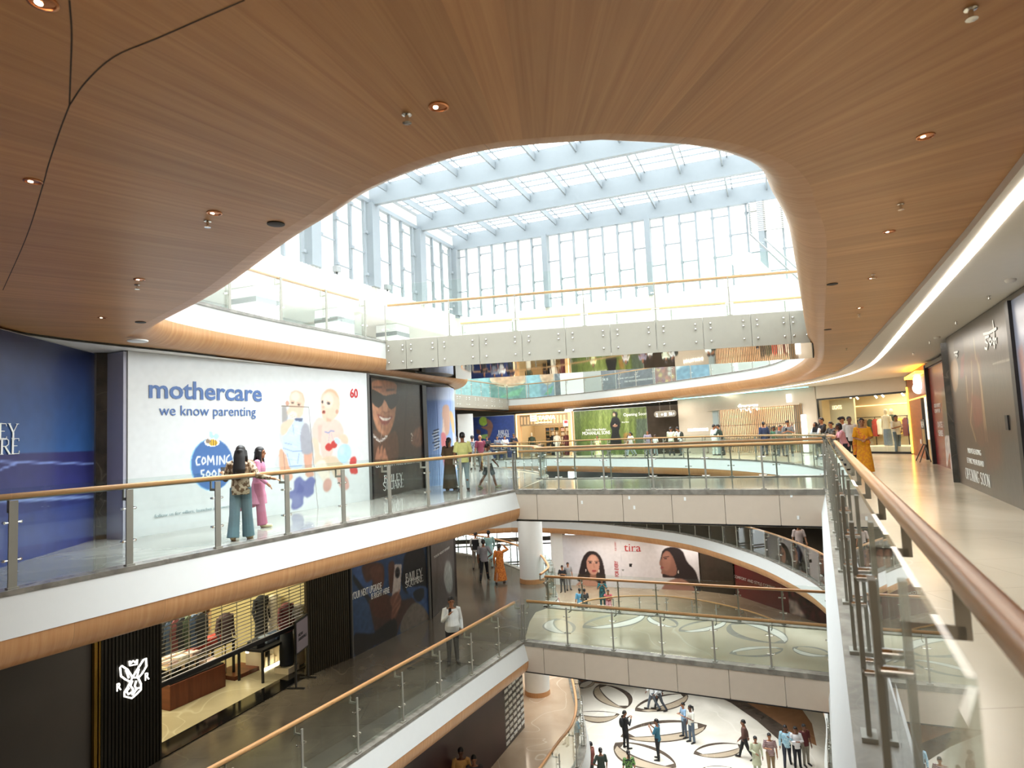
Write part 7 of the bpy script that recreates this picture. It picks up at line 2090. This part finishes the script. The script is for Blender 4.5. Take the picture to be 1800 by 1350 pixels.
# ---- far side of the main floor
person(G(1046, 42.6, Z0), 150, 'girl in a white dress with a yellow scarf before the forest hoarding', 'dress_short', None, cloth('#e8e6d8', '#d9d36a'), None, 1.38, ('down', 'down'), 'walk', 0, 0, 'bob', 1)
person(G(1100, 41.0, Z0), 100, 'child in orange brown behind the woman with the grey top', 'shirt_short', 'trousers', '#9a6a48', '#8c94a0', 1.3, ('down', 'fwd'), 'walk', 0, 0, 'bob', 2)
person(G(1104, 40.6, Z0), 120, 'person in a pale grey top walking before the forest hoarding', 'shirt_short', 'trousers', '#c9c4c0', '#9aa4ac', 1.5, ('fwd', 'back'), 'walk', 0, 0, 'pony', 1)
person(G(1134, 40.0, Z0), 160, 'person in a mauve top beside the white shirted child', 'tunic_short', 'trousers', '#8d8494', '#8a9098', 1.52, ('chest', 'down'), 'stand', 0, 0, 'bun', 1)
person(G(1147, 39.8, Z0), 130, 'child in a white shirt under the hanging sign', 'shirt_short', 'trousers', '#d9dcd8', '#9aa8b0', 1.25, ('down', 'down'), 'stand', 0, 0, 'short', 2)
person(G(1175, 38.6, Z0), -20, 'person in a pale green shirt leaning on the far rail', 'shirt_short', 'trousers', '#cfd6c0', '#33363a', 1.66, ('rail', 'rail'), 'stand', 10, 10, 'short', 1)
person(G(1191, 38.0, Z0), 40, 'person in white with a dark backpack bending at the far rail', 'shirt_short', 'trousers', '#d8dbd8', '#4e5458', 1.66, ('rail', 'rail'), 'wide', 14, 15, 'short', 1, extra=backpack('#33362e'))
person(G(1251, 36.2, Z0), -70, 'person in a long white kurta facing the dark shirted one', 'tunic_long', 'trousers', '#e3ebe8', '#dfe8e6', 1.68, ('chest', 'down'), 'stand', 0, 10, 'short', 1)
person(G(1264, 36.0, Z0), 60, 'person in a dark green shirt bending at the far rail', 'shirt_long', 'trousers', '#2b3a34', '#23262a', 1.7, ('rail', 'rail'), 'wide', 16, 10, 'short', 1)
person(G(1338, 33.4, Z0), 5, 'person in a navy blue shirt seen from behind at the bar shutter', 'shirt_long', 'trousers', '#2c3858', '#272a33', 1.7, ('down', 'down'), 'stand', 0, 0, 'short', 0)
person(G(1357, 33.0, Z0), 120, 'child in green beside the navy shirt', 'shirt_short', 'trousers', '#3c6a54', '#34383e', 1.45, ('chest', 'chest'), 'stand', 5, 10, 'bob', 2)
person(G(1366, 32.2, Z0), 170, 'boy in a grey shirt leaning on the far rail', 'shirt_short', 'trousers', '#6b6e70', '#33363c', 1.5, ('rail', 'rail'), 'stand', 12, 10, 'short', 1)
person(G(1381, 31.6, Z0), 150, 'person in a grey shirt looking at a phone over the far rail', 'shirt_short', 'trousers', '#72767a', '#2f3238', 1.7, ('chest', 'chest'), 'stand', 6, 30, 'short', 1, extra=phone_in)
person(G(1433, 27.6, Z0), 110, 'person in a white top and black headscarf leaning on the rail corner', 'shirt_long', 'trousers', '#dfe2e6', '#3a3a44', 1.55, ('rail', 'rail'), 'stand', 12, 10, None, 1, extra=scarf_on('#1d1c20'))
person(G(1442, 28.2, Z0), 100, 'person in a black shirt behind the headscarf', 'shirt_long', 'trousers', '#202126', '#1e2026', 1.74, ('rail', 'rail'), 'stand', 4, 0, 'short', 1)
person(G(1459, 26.6, Z0), 105, 'person in a dark patterned dress with tied hair at the rail corner', 'tunic_short', 'trousers', cloth('#34343a', '#6b6a66'), '#2a2a2e', 1.55, ('rail', 'rail'), 'stand', 8, 5, 'bun', 1)
person(G(1477, 25.5, Z0), 95, 'guard in a dark cap and pale shirt', 'shirt_short', 'trousers', '#b9b4bc', '#2a2c34', 1.72, ('down', 'chest'), 'stand', 0, 0, 'short', 1, extra=cap_on)
person(G(1478, 21.0, Z0), 75, 'girl with bobbed hair in a pink shirt reaching over the rail', 'shirt_short', 'trousers', '#e0a0aa', '#2b2d3a', 1.5, ('rail', 'rail'), 'stand', 14, 5, 'bob', 2)
person(F(1499, 815, Z0), 165, 'person in a white shirt beside the yellow sari', 'shirt_short', 'trousers', '#cfcac8', '#26262c', 1.7, ('down', 'down'), 'stand', 0, 0, 'short', 2)
person(F(1522, 832, Z0), 155, 'woman in a bright yellow sari by the right rail', 'shirt_short', 'skirt', '#e09a1a', cloth('#e6a01c', '#d9892a'), 1.6, ('clasp', 'clasp'), 'stand', 0, -4, 'bun', 1, .1, extra=sari_on('#e8a31e', '#d8743a'), vox=.010)
q = W16.pt(W16.uv(1563, 760)[0], .02, -.45)
person((q[0], q[1], Z0), 190, 'person in a white shirt and jeans standing inside the glass fronted shop', 'shirt_short', 'trousers', '#c9c6c6', '#5a6a7c', 1.72, ('chest', 'hip'), 'wide', 0, 0, 'short', 0, wide=2.5)
# ---- lower gallery
def cover(root, J, dz): phone_in(root, J, dz, -1)
person(F(797, 1166, ZA), 195, 'person in a white shirt photographing from the lower left gallery', 'shirt_long', 'trousers', '#dfe3e2', '#2b2c2e', 1.72, ('phone', 'down'), 'stand', 0, 4, 'short', 1, .55, vox=.009, extra=phone_in)
person(F(838, 1000, ZA), 0, 'person in a black waistcoat over white sleeves walking away', 'shirt_long', 'trousers', '#d2d4d4', '#6a6258', 1.7, ('back', 'fwd'), 'walk', 0, 0, 'short', 1, extra=vest('#1c1d22'))
person(F(861, 1000, ZA), 5, 'person in a pale teal kurta walking away', 'tunic_long', 'trousers', '#9fc6c8', '#b9cccb', 1.74, ('fwd', 'back'), 'walk', 0, 0, 'short', 1)
person(F(852, 1021, ZA), -5, 'person in a grey shirt and black trousers walking away', 'shirt_short', 'trousers', '#8b8a90', '#17181c', 1.72, ('hip', 'down'), 'walk', 0, 0, 'short', 0)
person(F(880, 1025, ZA), -8, 'woman in an orange dress shading her eyes', 'dress_long', None, cloth('#d5853a', '#b8642c'), None, 1.6, ('shade', 'down'), 'walk', 0, 0, 'bun', 1, .1)
person(G(1385, 28.6, ZA), 175, 'person in a pale pink shirt walking behind the curved lower rail', 'shirt_short', 'trousers', '#d8c4c0', '#4a4a58', 1.7, ('down', 'fwd'), 'walk', 0, 0, 'short', 1)
# ---- two floors down
person(G(973, 44.0, ZB), 170, 'person in black beside the portrait hoarding wall, left one', 'shirt_short', 'trousers', '#1f2024', '#4a4a4e', 1.7, ('chest', 'chest'), 'stand', 0, 15, 'short', 1)
person(G(983, 44.5, ZB), 190, 'tall person in a grey shirt beside the portrait hoarding wall', 'shirt_short', 'trousers', '#8f9092', '#8a8a8e', 1.78, ('down', 'down'), 'stand', 0, 0, 'short', 1)
person(G(960, 37.0, ZB), 120, 'person in a red top half hidden by the column railing', 'shirt_short', 'trousers', '#a03a3c', '#3a3c44', 1.66, ('down', 'down'), 'walk', 0, 0, 'short', 2)
person(G(1001, 37.6, ZB), 10, 'person in a blue shirt before the portrait hoarding', 'shirt_short', 'trousers', '#5a9ac0', '#3c4450', 1.66, ('down', 'down'), 'stand', 0, 0, 'short', 1)
person(G(1009, 37.6, ZB), 15, 'person in black holding up a phone before the portrait hoarding', 'shirt_short', 'trousers', '#2a2c30', '#2a2c30', 1.62, ('phone', 'down'), 'stand', 0, 0, 'short', 1, extra=phone_in)
person(G(1040, 39.6, ZB), 175, 'person in a teal kurta lifting hands before the portrait hoarding', 'tunic_short', 'trousers', cloth('#2f7a80', '#1d2c34'), '#2c5a66', 1.7, ('phone', 'phone'), 'stand', 0, 0, 'bun', 1)
person(G(1050, 39.2, ZB), 170, 'person in pink and red squatting with an arm out', 'tunic_short', 'trousers', '#c45a68', '#c88a90', 1.6, ('point', 'rail'), 'squat', 20, 0, 'bun', 1)
for x_, y_, lb, c_, hh, sk_ in ((768, 1328, 'dark haired person in a plum shirt under the lower left gallery', '#4a2a34', 1.7, 2), (810, 1322, 'person in a mustard shirt under the lower left gallery', '#c99a5c', 1.72, 2), (833, 1335, 'person with a dark shirt right of the mustard shirt', '#332c2c', 1.62, 0)):
    q = atz(x_, y_, ZB + hh - .1)
    person((q[0], q[1], ZB), 185, lb, 'shirt_short', 'trousers', c_, '#2c2c34', hh, ('down', 'down'), 'stand', 0, 5, 'short', sk_)
# ---- ground floor crowd
GP = [(1101, 1316, -70, 'person in black with a backpack photographing on the ground floor', 'shirt_long', 'trousers', '#1d1e22', '#1f2024', ('phone', 'phone'), 'stand', 'short', 1.7, backpack('#17181a')),
 (1158, 1336, 60, 'person in a teal shirt holding up a phone with a blue bag', 'shirt_short', 'trousers', '#2e6378', '#1f2126', ('phone', 'phone'), 'stand', 'short', 1.76, phone_in),
 (1204, 1296, 100, 'person in a light blue top behind the white shirt on the ground floor', 'shirt_short', 'trousers', '#8fb0d0', '#56606e', ('chest', 'chest'), 'stand', 'short', 1.6, None),
 (1217, 1305, 110, 'person in a white shirt with long hair and jeans on the ground floor', 'shirt_short', 'trousers', '#dcdcd4', '#5c6c80', ('down', 'chest'), 'stand', 'pony', 1.68, None),
 (1148, 1248, 90, 'person in a white shirt walking under the lower footbridge, left one', 'shirt_long', 'trousers', '#dfe2e6', '#5c6470', ('fwd', 'back'), 'walk', 'short', 1.7, None),
 (1160, 1249, 80, 'person in white with a backpack walking under the lower footbridge', 'shirt_long', 'trousers', '#d4d8dc', '#3c4048', ('back', 'fwd'), 'walk', 'short', 1.72, backpack('#26282c')),
 (1311, 1334, 75, 'person in a brown shirt walking across the ground floor', 'shirt_long', 'trousers', '#5c4038', '#1f2022', ('back', 'fwd'), 'walk', 'short', 1.7, None),
 (1332, 1364, 175, 'woman in a pale green tunic at the bottom of the view', 'tunic_long', 'trousers', '#b9bda4', '#a8ac98', ('clasp', 'down'), 'stand', 'bun', 1.6, None),
 (1357, 1362, 165, 'person in a striped polo with a raised hand', 'shirt_short', 'trousers', stripes('#5a3440', '#c9b4b0'), '#8a7458', ('chest', 'down'), 'walk', 'short', 1.72, None),
 (1385, 1347, 160, 'person in a light blue patterned shirt touching his chin', 'shirt_long', 'trousers', cloth('#8fbcd4', '#b4d4e2'), '#2a2d38', ('down', 'phone'), 'walk', 'short', 1.74, None),
 (1403, 1350, 175, 'person in a white shirt looking down at a phone between two others', 'shirt_long', 'trousers', '#d8d8dc', '#1f2026', ('chest', 'chest'), 'stand', 'short', 1.7, None),
 (1418, 1345, 190, 'person in a dark red shirt beside the right stone edge', 'shirt_short', 'trousers', '#5a2426', '#8a8478', ('down', 'down'), 'stand', 'short', 1.7, None),
 (1041, 1378, 60, 'person in a dark cap and brown red shirt low on the ground floor', 'shirt_long', 'trousers', '#7a4038', '#2c2c30', ('down', 'down'), 'stand', 'short', 1.7, cap_on),
 (1059, 1388, 10, 'person in dark green with a pale bag at the bottom of the ground floor', 'shirt_short', 'trousers', '#2e3a34', '#2a2c2e', ('down', 'hip'), 'stand', 'bun', 1.65, None),
 (1108, 1392, 5, 'person in a green patterned top at the bottom of the ground floor', 'shirt_short', 'trousers', cloth('#6e9a54', '#2a3030'), '#34383a', ('down', 'down'), 'stand', 'pony', 1.62, None),
 (1608, 1385, 20, 'person in a light blue shirt seen through the right glass far below', 'shirt_long', 'trousers', '#9fc4d6', '#33363e', ('phone', 'down'), 'stand', 'short', 1.7, None)]
for x_, y_, rz, lb, tp, bt, c_, bc_, ar, lg_, hr, hh, ex in GP:
    person(F(x_, y_, ZG), rz, lb, tp, bt, c_, bc_, hh, ar, lg_, 0, 6, hr, int(x_) % 3, extra=ex)
